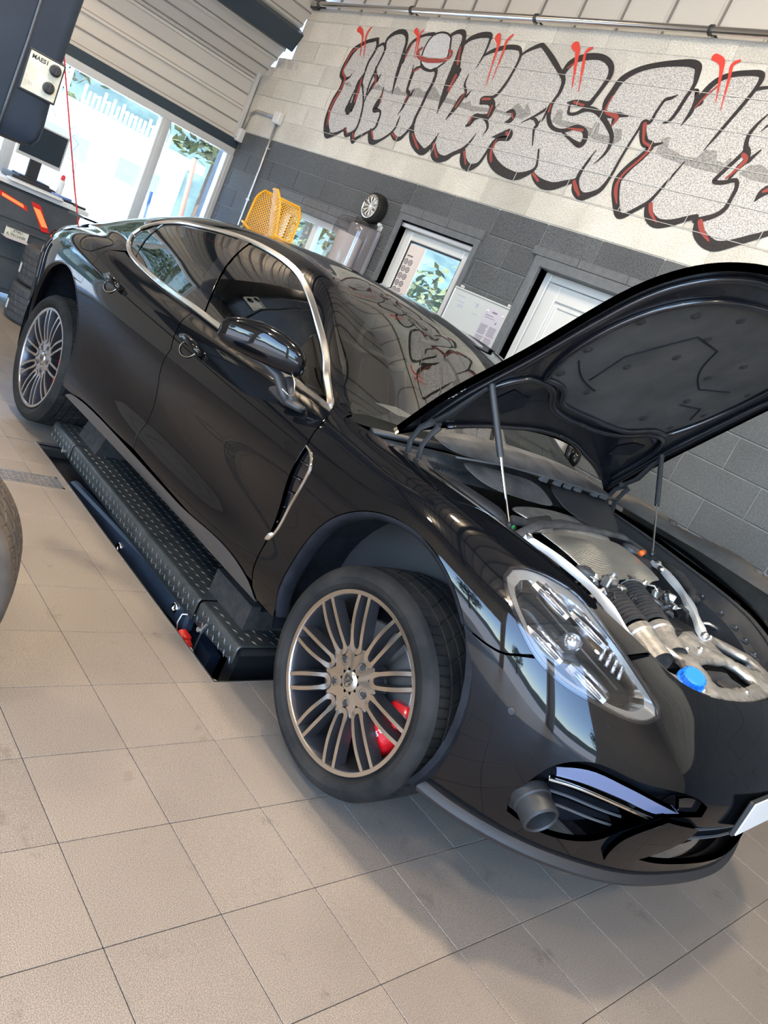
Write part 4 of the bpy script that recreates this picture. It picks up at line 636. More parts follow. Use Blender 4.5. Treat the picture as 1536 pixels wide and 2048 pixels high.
# ================================================================== THE CAR: body surfaces
def nat_weights(t):
    """matrix A so that second derivatives of a natural cubic spline are A @ y"""
    n = len(t); h = np.diff(t); T = np.zeros((n, n)); Rm = np.zeros((n, n)); T[0, 0] = T[-1, -1] = 1
    for i in range(1, n - 1):
        T[i, i - 1] = h[i - 1] / 6; T[i, i] = (h[i - 1] + h[i]) / 3; T[i, i + 1] = h[i] / 6
        Rm[i, i - 1] = 1 / h[i - 1]; Rm[i, i] = -1 / h[i - 1] - 1 / h[i]; Rm[i, i + 1] = 1 / h[i]
    return np.linalg.solve(T, Rm)
class Surf:
    """tensor product natural cubic spline through a grid of points P[station][line]"""
    def __init__(s, P):
        s.P = np.array(P, float); m, k, _ = s.P.shape
        du = np.linalg.norm(np.diff(s.P, axis=0), axis=2).mean(axis=1); dv = np.linalg.norm(np.diff(s.P, axis=1), axis=2).mean(axis=0)
        s.u = np.concatenate([[0], np.cumsum(np.maximum(du, .02))]); s.v = np.concatenate([[0], np.cumsum(np.maximum(dv, .02))])
        s.Au = nat_weights(s.u); s.Av = nat_weights(s.v)
    def W(s, t, x, A, der=0):
        x = np.atleast_1d(x); n = len(t); i = np.clip(np.searchsorted(t, x, 'right') - 1, 0, n - 2); h = t[i + 1] - t[i]
        a = (t[i + 1] - x) / h; b = (x - t[i]) / h; W = np.zeros((len(x), n)); r = np.arange(len(x))
        if der == 0:
            W[r, i] += a; W[r, i + 1] += b
            W += ((a**3 - a) * h * h / 6)[:, None] * A[i] + ((b**3 - b) * h * h / 6)[:, None] * A[i + 1]
        else:
            W[r, i] += -1 / h; W[r, i + 1] += 1 / h
            W += (-(3 * a * a - 1) * h / 6)[:, None] * A[i] + ((3 * b * b - 1) * h / 6)[:, None] * A[i + 1]
        return W
    def ev(s, u, v, du=0, dv=0):
        return np.einsum('im,mkc,ik->ic', s.W(s.u, u, s.Au, du), s.P, s.W(s.v, v, s.Av, dv))
    def normal(s, u, v):
        n = np.cross(s.ev(u, v, 1, 0), s.ev(u, v, 0, 1)); return n / (np.linalg.norm(n, axis=1, keepdims=True) + 1e-12)
    def prep(s):
        if hasattr(s, 'G'): return
        s.gu = np.linspace(0, s.u[-1], 260); s.gv = np.linspace(0, s.v[-1], 90)
        U, V = np.meshgrid(s.gu, s.gv, indexing='ij'); s.gU = U.ravel(); s.gV = V.ravel(); s.G = s.ev(s.gU, s.gV)
    def near(s, Q, wy=0.15):
        """closest (u,v) to points Q; the width coordinate counts less"""
        s.prep(); Q = np.atleast_2d(np.array(Q, float)); wt = np.array([1, wy, 1.]); out = []
        U = np.zeros(len(Q)); V = np.zeros(len(Q))
        for i, q in enumerate(Q):
            d = (((s.G - q) * wt)**2).sum(1); j = d.argmin(); U[i], V[i] = s.gU[j], s.gV[j]
        for _ in range(12):
            p = s.ev(U, V); a = s.ev(U, V, 1, 0) * wt; b = s.ev(U, V, 0, 1) * wt; r = (Q - p) * wt
            A11 = (a * a).sum(1) + 1e-9; A12 = (a * b).sum(1); A22 = (b * b).sum(1) + 1e-9; b1 = (a * r).sum(1); b2 = (b * r).sum(1)
            D = A11 * A22 - A12**2; D = np.where(np.abs(D) < 1e-10, 1e-10, D)
            U = np.clip(U + np.clip((A22 * b1 - A12 * b2) / D, -.05, .05), 0, s.u[-1]); V = np.clip(V + np.clip((A11 * b2 - A12 * b1) / D, -.05, .05), 0, s.v[-1])
        return U, V
# lower body, right half: rows are stations from the tail to the nose, columns are lines from the sill up.
# (x forward of the front axle, y outward, z above the floor)
K = [
 # x-const stations: list of (y,z) or (x,y,z)
 (-4.08, [(.42,.42),(.47,.50),(.50,.60),(.52,.72),(.52,.84),(.49,.91),(.45,.955),(.40,.985)]),
 (-3.95, [(.58,.40),(.62,.48),(.65,.60),(.67,.73),(.67,.86),(.645,.935),(.60,.985),(.54,1.02)]),
 (-3.75, [(.71,.38),(.755,.46),(.785,.60),(.80,.74),(.80,.88),(.772,.965),(.715,1.025),(.635,1.065)]),
 (-3.50, [(.825,.36),(.86,.45),(.883,.60),(.893,.76),(.892,.905),(.855,.995),(.775,1.06),(.675,1.10)]),
 (-3.25, [(.90,.345),(.928,.44),(.942,.60),(.949,.78),(.948,.925),(.91,1.018),(.822,1.082),(.705,1.125)]),
 (-2.92, [(.935,.335),(.953,.43),(.963,.59),(.968,.77),(.966,.92),(.93,1.02),(.845,1.09),(.738,1.132)]),
 (-2.50, [(.93,.335),(.948,.425),(.950,.57),(.958,.74),(.967,.89),(.938,.99),(.868,1.06),(.788,1.098)]),
 (-2.10, [(.915,.33),(.941,.415),(.931,.56),(.942,.72),(.965,.865),(.938,.97),(.885,1.035),(.838,1.072)]),
 (-1.64, [(.905,.33),(.937,.41),(.916,.55),(.931,.71),(.961,.855),(.935,.96),(.890,1.025),(.857,1.060)]),
 (-1.15, [(.905,.33),(.935,.41),(.911,.55),(.928,.71),(.959,.855),(.930,.96),(.888,1.022),(.858,1.056)]),
 (-0.80, [(.91,.332),(.936,.41),(.918,.555),(.934,.715),(.957,.857),(.927,.96),(.884,1.02),(.853,1.052)]),
]
KF = [
 (-0.52, [(.915,.335),(.938,.412),(.932,.565),(.945,.725),(.956,.865),(.922,.965),(.868,1.022),(.815,1.048)]),
 (-0.28, [(.92,.335),(.943,.42),(.947,.58),(.957,.745),(.955,.885),(.912,.98),(.828,1.035),(.735,1.043)]),
 (0.00, [(.922,.33),(.945,.43),(.956,.60),(.962,.78),(.952,.91),(.897,1.0),(.797,1.038),(.70,1.026)]),
 (0.24, [(.905,.32),(.925,.42),(.940,.59),(.944,.765),(.928,.885),(.872,.962),(.782,1.010),(.683,1.008)]),
 (0.44, [(.42,.865,.31),(.44,.885,.40),(.46,.900,.55),(.47,.897,.70),(.462,.876,.82),(.45,.835,.902),(.445,.762,.962),(.44,.664,.978)]),
 (0.60, [(.56,.79,.30),(.58,.81,.395),(.61,.828,.54),(.62,.82,.67),(.612,.79,.77),(.60,.748,.848),(.585,.688,.910),(.57,.595,.938)]),
 (0.72, [(.68,.68,.295),(.71,.69,.39),(.75,.70,.53),(.762,.69,.65),(.747,.66,.735),(.722,.62,.80),(.692,.565,.858),(.66,.495,.893)]),
 (0.82, [(.79,.52,.29),(.815,.53,.385),(.855,.54,.52),(.865,.54,.63),(.842,.52,.712),(.805,.48,.772),(.768,.44,.822),(.722,.385,.866)]),
 (0.90, [(.87,.30,.285),(.885,.30,.38),(.92,.30,.51),(.930,.30,.62),(.908,.295,.69),(.867,.27,.748),(.815,.245,.805),(.753,.215,.853)]),
 (0.93, [(.91,.0,.285),(.925,.0,.38),(.952,.0,.51),(.960,.0,.62),(.935,.0,.688),(.892,.0,.745),(.835,.0,.802),(.765,.0,.848)]),
]
# upper body on the same stations as K[1:] plus the windscreen foot; columns rail outwards to the centre
GL = {
 -4.08: [(.37,.993),(.34,.998),(.31,1.002),(.28,1.006),(.22,1.01),(.12,1.014),(0,1.015)],
 -3.95: [(.515,1.03),(.49,1.037),(.46,1.044),(.43,1.05),(.34,1.06),(.18,1.067),(0,1.07)],
 -3.75: [(.612,1.077),(.588,1.087),(.56,1.097),(.525,1.107),(.42,1.122),(.22,1.134),(0,1.138)],
 -3.50: [(.655,1.114),(.635,1.129),(.61,1.146),(.578,1.162),(.465,1.188),(.245,1.206),(0,1.212)],
 -3.25: [(.685,1.142),(.665,1.165),(.640,1.192),(.608,1.222),(.49,1.265),(.26,1.292),(0,1.30)],
 -2.92: [(.722,1.152),(.704,1.190),(.680,1.232),(.646,1.282),(.515,1.352),(.27,1.395),(0,1.405)],
 -2.50: [(.776,1.125),(.760,1.185),(.730,1.262),(.676,1.350),(.535,1.434),(.28,1.476),(0,1.488)],
 -2.10: [(.830,1.10),(.806,1.188),(.756,1.300),(.668,1.408),(.530,1.472),(.275,1.503),(0,1.512)],
 -1.64: [(.850,1.09),(.824,1.188),(.765,1.315),(.664,1.430),(.525,1.481),(.272,1.507),(0,1.515)],
 -1.15: [(.850,1.088),(.828,1.160),(.785,1.262),(.716,1.358),(.565,1.406),(.30,1.430),(0,1.437)],
 -0.80: [(.847,1.070),(.836,1.095),(.820,1.125),(.797,1.150),(.640,1.222),(.34,1.262),(0,1.272)],
 -0.52: [(.811,1.050),(.805,1.053),(.797,1.057),(.785,1.062),(.62,1.085),(.32,1.105),(0,1.112)],
}
def P3(x, q): return (x, q[0], q[1]) if len(q) == 2 else q
FRONT = [[P3(x, q) for q in row] for x, row in (K[-2:] + KF)]
FRONT = FRONT + [[(a, -b, c) for a, b, c in row] for row in FRONT[-2::-1][:len(FRONT) - 1]]
REAR = [[P3(x, q) for q in row] + [P3(x, q) for q in GL[x]] for x, row in (K + KF[:1])]
REAR = [row + [(a, -b, c) for a, b, c in row[-2:-5:-1]] for row in REAR]     # a little past the centre line for tangency
SF = Surf(FRONT); SR = Surf(REAR)
def catmull(P, corner=38, n=5, closed=True):
    """smooth a polyline, keeping sharp corners"""
    P = [np.array(p, float) for p in P]; N = len(P); out = []
    def tang(i):
        if not closed and (i == 0 or i == N - 1): return None
        a = P[i] - P[i - 1]; b = P[(i + 1) % N] - P[i]; la, lb = np.linalg.norm(a), np.linalg.norm(b)
        if la < 1e-6 or lb < 1e-6: return None
        if math.degrees(math.acos(np.clip(a @ b / la / lb, -1, 1))) > corner: return None
        t = (a / la + b / lb); return t / np.linalg.norm(t)
    T = [tang(i) for i in range(N)]
    for i in range(N if closed else N - 1):
        j = (i + 1) % N; L = np.linalg.norm(P[j] - P[i]); k = max(1, int(L / .02)) if n is None else max(n, int(L / .05)); d = (P[j] - P[i])
        t0 = T[i] * L if T[i] is not None else d; t1 = T[j] * L if T[j] is not None else d
        if T[i] is None and T[j] is not None: t0 = 1.5 * d - .5 * t1
        if T[j] is None and T[i] is not None: t1 = 1.5 * d - .5 * t0
        for s_ in range(k):
            t = s_ / k; out.append((2*t**3 - 3*t*t + 1) * P[i] + (t**3 - 2*t*t + t) * t0 + (-2*t**3 + 3*t*t) * P[j] + (t**3 - t*t) * t1)
    if not closed: out.append(P[-1])
    return np.array(out)
def pip(poly, X, Y):
    inside = np.zeros(len(X), bool); n = len(poly); j = n - 1
    for i in range(n):
        xi, yi = poly[i]; xj, yj = poly[j]
        c = ((yi > Y) != (yj > Y)); 
        with np.errstate(divide='ignore', invalid='ignore'): xx = (xj - xi) * (Y - yi) / (yj - yi + 1e-15) + xi
        inside ^= c & (X < xx); j = i
    return inside
def loop_uv(S, pts, gap=0.0, wy=.15, sm=True, n=5):
    Q = catmull(pts, n=n) if sm else np.array(pts, float)
    U, V = S.near(Q, wy); uv = np.stack([U, V], 1)
    keep = [0]
    for i in range(1, len(uv)):
        if np.linalg.norm(uv[i] - uv[keep[-1]]) > 2e-3: keep.append(i)
    if np.linalg.norm(uv[keep[-1]] - uv[0]) < 2e-3 and len(keep) > 3: keep.pop()
    uv = uv[keep]
    area = 0.5 * np.sum(uv[:, 0] * np.roll(uv[:, 1], -1) - np.roll(uv[:, 0], -1) * uv[:, 1])
    if area < 0: uv = uv[::-1]
    if gap:
        t = np.roll(uv, -1, 0) - np.roll(uv, 1, 0); t /= np.linalg.norm(t, axis=1, keepdims=True) + 1e-12
        uv = uv + np.stack([-t[:, 1], t[:, 0]], 1) * gap
        uv[:, 0] = np.clip(uv[:, 0], 0, S.u[-1]); uv[:, 1] = np.clip(uv[:, 1], 0, S.v[-1])
    return uv
NV = {'flip': False}
def panel_data(S, outer, holes=(), gap=.0030, step=.028, skirt=.014, push=0.0, wy=.15, sm=True, hgap=0.0):
    loops = [loop_uv(S, outer, gap, wy, sm)] + [loop_uv(S, h, -hgap, wy, sm) for h in holes]
    V2 = []; E = []
    for L in loops:
        b = len(V2); V2 += [tuple(p) for p in L]; E += [(b + i, b + (i + 1) % len(L)) for i in range(len(L))]
    lo = loops[0].min(0); hi = loops[0].max(0)
    gx, gy = np.meshgrid(np.arange(lo[0], hi[0], step), np.arange(lo[1], hi[1], step * .8), indexing='ij'); gx = gx.ravel(); gy = gy.ravel()
    ok = pip(loops[0], gx, gy)
    for h in loops[1:]: ok &= ~pip(h, gx, gy)
    bnd = np.array(V2)
    for i in range(len(gx)):
        if ok[i] and ((bnd[:, 0] - gx[i])**2 + (bnd[:, 1] - gy[i])**2).min() > (step * .33)**2: V2.append((gx[i], gy[i]))
    r = delaunay_2d_cdt([Vector(p) for p in V2], E, [], 0, 1e-6)
    vo = np.array([tuple(p) for p in r[0]]); T = np.array([f for f in r[2] if len(f) == 3])
    c = vo[T].mean(1); ok = pip(loops[0], c[:, 0], c[:, 1])
    for h in loops[1:]: ok &= ~pip(h, c[:, 0], c[:, 1])
    T = T[ok]
    P = S.ev(vo[:, 0], vo[:, 1]); N = S.normal(vo[:, 0], vo[:, 1]); 
    if getattr(S, 'flip', False): N = -N
    P = P + N * push
    verts = [tuple(p) for p in P]; nor = [tuple(p) for p in N]; faces = []
    for t in T:
        a, b, d = P[t[0]], P[t[1]], P[t[2]]
        if np.dot(np.cross(b - a, d - a), N[t[0]]) < 0: faces.append((int(t[0]), int(t[2]), int(t[1])))
        else: faces.append(tuple(int(q) for q in t))
    if skirt:
        for li, L in enumerate(loops):
            Pp = S.ev(L[:, 0], L[:, 1]); Nn = S.normal(L[:, 0], L[:, 1])
            if getattr(S, 'flip', False): Nn = -Nn
            t = np.roll(Pp, -1, 0) - np.roll(Pp, 1, 0); t /= np.linalg.norm(t, axis=1, keepdims=True) + 1e-9
            o = np.cross(t, Nn) * (1 if True else -1); 
            # orient outwards from the panel
            cen = loops[0].mean(0)
            b = len(verts); n = len(L)
            verts += [tuple(p) for p in Pp + Nn * push] + [tuple(p) for p in Pp + Nn * (push - .003) ] + [tuple(p) for p in Pp + Nn * (push - skirt)]
            nor += [tuple(p) for p in (Nn * .6 + o * .8)] + [tuple(p) for p in o] + [tuple(p) for p in o]
            for i in range(n):
                j = (i + 1) % n
                for q in (0, n): faces.append((b + q + i, b + q + j, b + q + n + j, b + q + n + i))
    return verts, nor, faces
def mesh_with_normals(name, data, m, parent):
    V = []; Nn = []; F = []
    for v, n, f in data:
        b = len(V); V += v; Nn += n; F += [tuple(b + i for i in q) for q in f]
    me = bpy.data.meshes.new(name); me.from_pydata([(x, -y, z) for x, y, z in V], [], [q[::-1] for q in F])   # car frame: right side is -y
    me.materials.append(M[m]); me.polygons.foreach_set('use_smooth', [True] * len(F)); me.update()
    me.normals_split_custom_set_from_vertices([(a, -b, c) for a, b, c in Nn])
    o = bpy.data.objects.new(name, me); C.objects.link(o); o.parent = parent
    return o
def mir(d):
    v, n, f = d
    return [(a, -b, c) for a, b, c in v], [(a, -b, c) for a, b, c in n], [q[::-1] for q in f]
def panel(S, outer, name, m, parent, side='R', **k):
    d = panel_data(S, outer, **k)
    data = [d] if side == 'R' else [mir(d)] if side == 'L' else [d, mir(d)]
    return mesh_with_normals(name, data, m, parent)
def panel_pair(S, outer, name, m, parents, **k):
    d = panel_data(S, outer, **k)
    return [mesh_with_normals(name, [d], m, parents[0]), mesh_with_normals(name, [mir(d)], m, parents[1])]
def onsurf(S, pts, push=0.0, n=6, closed=False, wy=.15, sm=True):
    Q = catmull(pts, n=n, closed=closed) if sm else np.array(pts, float); U, V = S.near(Q, wy); P = S.ev(U, V); N = S.normal(U, V)
    if getattr(S, 'flip', False): N = -N
    return P + N * push, N
def flipS(S):
    u = np.array([S.u[-1] * .3]); v = np.array([S.v[-1] * .3]); n = S.normal(u, v)[0]; p = S.ev(u, v)[0]
    S.flip = bool(n[1] * np.sign(p[1]) < 0)
for S_ in (SF, SR): flipS(S_)
def trim_strip(S, pts, wd, name, m, parent, side='R', push=.002, closed=False, th=.006, sm=True, n=6):
    """a flat moulding that follows a curve on the surface"""
    P, N = onsurf(S, pts, 0, n, closed, sm=sm); K_ = len(P); V = []; F = []; Nv = []
    for i in range(K_):
        a = P[i - 1] if (i > 0 or closed) else P[i]; b = P[(i + 1) % K_] if (i < K_ - 1 or closed) else P[i]
        t = (b - a) / (np.linalg.norm(b - a) + 1e-9); o = np.cross(t, N[i]); w_ = wd[i * (len(wd) - 1) // max(1, K_ - 1)] if hasattr(wd, '__len__') else wd
        for q, h in ((-.5, -.004), (-.5, push), (-.3, push + th), (.3, push + th), (.5, push), (.5, -.004)): V.append(P[i] + o * w_ * q + N[i] * h)
    n6 = 6
    for i in range(K_ if closed else K_ - 1):
        j = (i + 1) % K_
        for q in range(5): F.append((i * n6 + q, j * n6 + q, j * n6 + q + 1, i * n6 + q + 1))
    mb = MB(); sg = 1 if side == 'L' else -1
    mb.add([(a, sg * b, c) for a, b, c in V], F if side == 'L' else [f[::-1] for f in F])
    return mb.build(name, m, parent, auto=35)
# ------------------------------------------------------------------ outlines on the body (x, out, z)
def arc(cx, cz, r, a0, a1, n, y=.955): return [(cx + r * math.cos(math.radians(a0 + (a1 - a0) * i / n)), y, cz + r * math.sin(math.radians(a0 + (a1 - a0) * i / n))) for i in range(n + 1)]
FA = (-.015, .50, .412); RA = (-2.925, .503, .412)
def arch(c, a0, a1, n=14): return arc(c[0], c[1], c[2], a0, a1, n)
BD = [(-1.643,.935,.412), (-1.668,.935,.471), (-1.661,.926,.524), (-1.647,.947,.765), (-1.618,.957,.893), (-1.682,.927,.976), (-1.745,.861,1.062)]   # gap between the doors
RD = [(-2.732,.857,1.079), (-2.714,.886,1.061), (-2.691,.914,1.034), (-2.667,.938,.998), (-2.659,.969,.883)]                                          # rear edge of the rear door
FD = [(-.574,.935,.392), (-.592,.939,.445), (-.597,.929,.57), (-.598,.946,.743), (-.589,.947,.909), (-.607,.918,.972), (-.622,.885,1.013), (-.655,.847,1.042)]
BELT = [(-.66,.847,1.043), (-.931,.853,1.056), (-1.457,.857,1.066), (-1.74,.853,1.074), (-2.0,.842,1.077), (-2.334,.812,1.083), (-2.548,.787,1.094), (-2.70,.765,1.112)]
DLO = [(-.66,.844,1.043), (-.767,.81,1.113), (-.877,.789,1.190), (-1.010,.765,1.266), (-1.182,.731,1.347), (-1.339,.700,1.398), (-1.495,.678,1.421), (-1.660,.666,1.430), (-1.813,.66,1.431), (-1.947,.658,1.425), (-2.1,.665,1.412), (-2.279,.670,1.390), (-2.452,.668,1.367), (-2.567,.671,1.342), (-2.735,.679,1.288), (-2.833,.688,1.242), (-2.862,.712,1.189), (-2.82,.733,1.145), (-2.72,.759,1.116)] + BELT[-2:0:-1]
HL = [(.286,.876,.942), (.278,.852,.967), (.299,.820,.982), (.358,.770,.988), (.428,.720,.977), (.568,.690,.922), (.662,.635,.862), (.713,.599,.823), (.729,.604,.802), (.722,.645,.782), (.695,.693,.776), (.622,.773,.782), (.555,.828,.791), (.480,.868,.816), (.389,.888,.871), (.319,.887,.916)]
HOODCUT = [(-.44,.775,1.047), (-.30,.742,1.044), (-.15,.722,1.038), (.081,.694,1.021), (.225,.684,1.008), (.423,.666,.980), (.52,.628,.955), (.612,.568,.925)]
SHUT = [(.275,.939,.785), (.324,.930,.778), (.370,.920,.776), (.411,.907,.781), (.442,.892,.797), (.474,.871,.818)]     # wing to bumper
WSIDE = [(-.592,.812,1.062), (-.776,.765,1.158), (-.924,.734,1.249), (-1.060,.700,1.337), (-1.166,.673,1.393)]
car = tag(empty('car', (0.516, 1.713, 0), 0.0112), 'glossy black sports saloon with its bonnet open, raised on a lift', 'car')
def build_body():
    R_, L_ = 'R', 'L'
    # wing
    fen = SHUT[::-1] + arch(FA, 44, 196, 20) + [(-.42,.937,.345), (-.56,.935,.345)] + [(-.574,.935,.392), (-.592,.939,.445), (-.593,.929,.564), (-.545,.943,.70), (-.509,.957,.843), (-.526,.951,.894), (-.56,.95,.905), (-.585,.947,.909)] + FD[-3:] + [(-.60,.822,1.058), (-.52,.80,1.056)] + HOODCUT + [(.60,.665,.903)] + [HL[5], (.50,.70,.953)] + [HL[4], HL[3], HL[2], HL[1], HL[0], HL[15], HL[14]]
    for sd in (R_, L_): panel(SF, fen, 'front_wing', 'paint', car, side=sd)
    doors = {}
    fd = BD + [(-1.60,.857,1.068)] + BELT[2::-1] + FD[::-1] + [(-.80,.935,.392), (-1.2,.935,.396)]
    rd = BD[::-1] + [(-1.9,.935,.402), (-2.07,.935,.402), (-2.283,.938,.392), (-2.45,.937,.368)] + arch(RA, -19 + 360 - 360, 66, 10)[:] + RD[::-1] + [(-2.70,.765,1.10), (-2.548,.787,1.086), (-2.334,.812,1.076), (-2.0,.842,1.069)]
    for sd in (R_, L_):
        doors['f' + sd] = panel(SR, fd, 'front_door', 'paint', car, side=sd)
        doors['r' + sd] = panel(SR, rd, 'rear_door', 'paint', car, side=sd)
    # shell: quarter, roof rail, pillars, half roof, deck
    bl = [(-3.42, .0, 1.232), (-3.40, .30, 1.225), (-3.33, .50, 1.235), (-3.15, .545, 1.27), (-2.80, .545, 1.36), (-2.52, .53, 1.425), (-2.42, .48, 1.45), (-2.38, .25, 1.49), (-2.37, 0, 1.497)]
    ws_top = [(-1.20,.62,1.40), (-1.19,.30,1.44), (-1.18,0,1.45)]
    shell = RD[:] + arch(RA, 68, 197, 18) + [(-3.5,.86,.37), (-3.75,.71,.38), (-4.078,.42,.42), (-4.079,.52,.78), (-4.079,.40,.985), (-4.079,.2,1.008), (-4.079,.0,1.012)] + bl + [(-1.9,0,1.5), (-1.18,0,1.45)] + ws_top[::-1][1:] + WSIDE[::-1] + [(-.60,.835,1.05)] + [(-.66,.847,1.048)] + DLO[1:19]
    for sd in (R_, L_): panel(SR, shell, 'roof_and_rear_wing', 'paint', car, side=sd, gap=0.0, step=.03, wy=1.0)
    wsc = [(-.43, .0, 1.125), (-.46, .32, 1.11), (-.52,.62,1.088)] + WSIDE + ws_top
    panel(SR, wsc, 'windscreen', 'glass_wind', car, side='B', gap=.001, skirt=0, wy=1.0)
    panel(SR, bl, 'rear_screen', 'glass_dark', car, side='B', gap=.001, skirt=0, wy=1.0)
    # side glass, pillar, chrome
    def inset(P, d, cz=1.22, cx=-1.75): return [(p[0] + d * np.sign(cx - p[0]) * min(1, abs(cx - p[0]) * 3), p[1], p[2] + d * (1 if p[2] < cz else -1)) for p in P]
    D2 = inset(DLO, .012)
    pb0, pb1, pt0, pt1 = (-1.775,.852,1.095), (-1.665,.855,1.09), (-1.925,.66,1.418), (-1.83,.66,1.421)
    front_glass = [p for p in D2[:9]][:9] + [pt1, (-1.748,.76,1.27), pb1] + [(-1.457,.857,1.078), (-.931,.853,1.068)]
    rear_glass = [pt0] + D2[10:19] + D2[19:] 
    rear_glass = [p for p in rear_glass if p[0] < -1.80] + [pb0, (-1.85,.76,1.27)]
    pil = [pb0, (-1.85,.76,1.27), pt0, (-1.93,.66,1.43), (-1.82,.66,1.434), pt1, (-1.748,.76,1.27), pb1, (-1.66,.857,1.075), (-1.78,.853,1.078)]
    for sd in (R_, L_):
        panel(SR, front_glass, 'front_side_glass', 'glass_dark', doors['f' + sd], side=sd, gap=-.004, skirt=0, push=-.006, step=.05)
        panel(SR, rear_glass, 'rear_side_glass', 'glass_dark', doors['r' + sd], side=sd, gap=-.004, skirt=0, push=-.006, step=.05)
        panel(SR, pil, 'door_pillar', 'gloss', car, side=sd, gap=0, push=-.002)
        c = trim_strip(SR, DLO, .026, 'window_surround', 'chrome', car, side=sd, closed=True, push=.001, th=.006, n=5)
        c['label'] = 'bright satin chrome strip around the side windows'
        q = trim_strip(SR, [(-2.60,.785,1.09), (-2.66,.74,1.17), (-2.66,.70,1.27), (-2.64,.68,1.315)], .012, 'quarter_glass_bar', 'gloss', car, side=sd, push=-.004, th=.003)
    # sill
    sill = [(-.60,.935,.386), (-1.2,.935,.390), (-1.643,.935,.395), (-2.07,.937,.397), (-2.283,.938,.387), (-2.44,.937,.362), (-2.49,.93,.334), (-1.64,.905,.331), (-.8,.91,.333), (-.53,.916,.336)]
    for sd in (R_, L_): panel(SR, sill, 'sill', 'sill', car, side=sd, gap=.001, skirt=.10, push=.004)
    return doors
M['sill'] = mat('dark_grey_sill', (0.045, 0.045, 0.045), 0.34, coat=0.3)
DOORS = build_body()
def mirror_mb(mb):
    mb.v = [(x, -y, z) for x, y, z in mb.v]; mb.f = [f[::-1] for f in mb.f]; return mb
def build_front():
    s = lambda P: [(a, -b, c) for a, b, c in P]
    low = [(.369,.890,.345), (.47,.861,.35), (.606,.780,.342), (.70,.70,.338), (.807,.528,.338), (.857,.38,.335), (.89,.25,.332), (.91,.1,.33)]
    right = SHUT[::-1] + arch(FA, 42, 36, 1)[1:] + [(.375,.915,.65), (.385,.905,.5)] + low
    top = [HL[13], HL[12], HL[11], HL[10], HL[9], HL[8], HL[7], HL[6], (.607,.66,.893), (.617,.568,.918), (.682,.475,.882), (.716,.40,.868), (.747,.25,.857), (.763,.117,.850)]
    R = [(.275,.939,.785)] + arch(FA, 40, 30, 2)[:] + [(.372,.915,.64), (.387,.907,.5), (.380,.893,.40)] + low
    Lp = top[::-1] + SHUT[::-1][1:-1]
    outer = R + [(.918,0,.33)] + s(R)[::-1] + s(Lp)[::-1] + [(.768,0,.849)] + Lp
    hole = [(.590,.805,.400), (.586,.823,.448), (.606,.826,.513), (.640,.808,.600), (.697,.759,.648), (.789,.658,.650), (.880,.494,.652), (.908,.43,.628), (.905,.430,.595), (.875,.50,.588), (.848,.560,.574), (.80,.612,.495), (.775,.635,.435), (.735,.675,.40), (.67,.735,.385)]
    cen = [(.905,.425,.560), (.93,.25,.556), (.948,0,.553)]; cen = cen + s(cen[:2])[::-1] 
    cb = [(.825,.50,.405), (.865,.38,.382), (.90,.22,.372), (.918,0,.368)]; cen = cen + s(cb[:3]) + cb[::-1]
    b = panel(SF, outer, 'front_bumper', 'paint', car, holes=[hole, s(hole), cen], wy=1.0, step=.022, skirt=.02)
    # splitter
    P = low + [(.918,0,.33)] + s(low)[::-1]; P = catmull(P, closed=False, n=4); U, V = SF.near(P, 1.0); Q = SF.ev(U, V); N = SF.normal(U, V)
    if SF.flip: N = -N
    N[:, 2] = 0; N /= np.linalg.norm(N, axis=1, keepdims=True)
    prof = [(-.05, .333), (.002, .332), (.012, .322), (.016, .310), (.010, .298), (-.004, .288), (-.09, .284)]
    mb = MB(); n = len(prof)
    for i in range(len(Q)):
        for o_, z in prof: mb.v.append((Q[i][0] + N[i][0] * o_, -(Q[i][1] + N[i][1] * o_), z))
    for i in range(len(Q) - 1):
        for k in range(n - 1): mb.f.append((i * n + k, i * n + k + 1, (i + 1) * n + k + 1, (i + 1) * n + k)); mb.m.append(0)
    sp = mb.build('front_splitter', 'splitter', car, auto=40)
    for sd in (1, -1):
        f = (lambda m_: m_) if sd == 1 else mirror_mb
        side = 'R' if sd == 1 else 'L'
        # intake: dark box behind, slats, lamp bar, cylinder sensor
        back = panel(SF, hole, 'intake_recess', 'liner', car, side=side, push=-.10, wy=1.0, skirt=0, gap=-.05, step=.05)
        for zz, x0, x1 in ((.50, .0, 1.0), (.455, .0, .95)):
            pts = [(.655 + .0, .78, zz - .01), (.70,.735, zz), (.76,.66, zz), (.80,.60, zz)] 
            P_, N_ = onsurf(SF, pts, -.045, 5, wy=1.0); m_ = MB(); m_.tube([(a, -b_, c) for a, b_, c in P_], .004, 6, flat=1.0)
            sl = f(m_).build('intake_slat', 'plastic_grey', back, auto=40)
            P_, N_ = onsurf(SF, pts, -.075, 5, wy=1.0); m_ = MB(); m_.tube([(a, -b_, c - .004) for a, b_, c in P_], .022, 4, flat=.2)
            f(m_).build('intake_slat', 'liner', back)
        bar = [(.640,.800,.590), (.70,.745,.622), (.775,.66,.620), (.845,.545,.600), (.872,.495,.588), (.845,.548,.570), (.775,.66,.580), (.70,.742,.578), (.652,.793,.563)]
        l = panel(SF, bar, 'daytime_light', 'drl', car, side=side, push=-.014, wy=1.0, skirt=.03, step=.02); l['label'] = 'pale clear running light bar'
        ch = trim_strip(SF, [(.645,.797,.553), (.70,.742,.567), (.775,.66,.568), (.85,.54,.556)], .010, 'running_light_trim', 'chrome', l, side=side, push=-.022, th=.006)
        cv = [(.89,.465,.638), (.90,.44,.625), (.90,.44,.60), (.872,.50,.59), (.86,.52,.63)]
        panel(SF, cv, 'intake_fin', 'gloss', car, side=side, push=-.02, wy=1.0, step=.02)
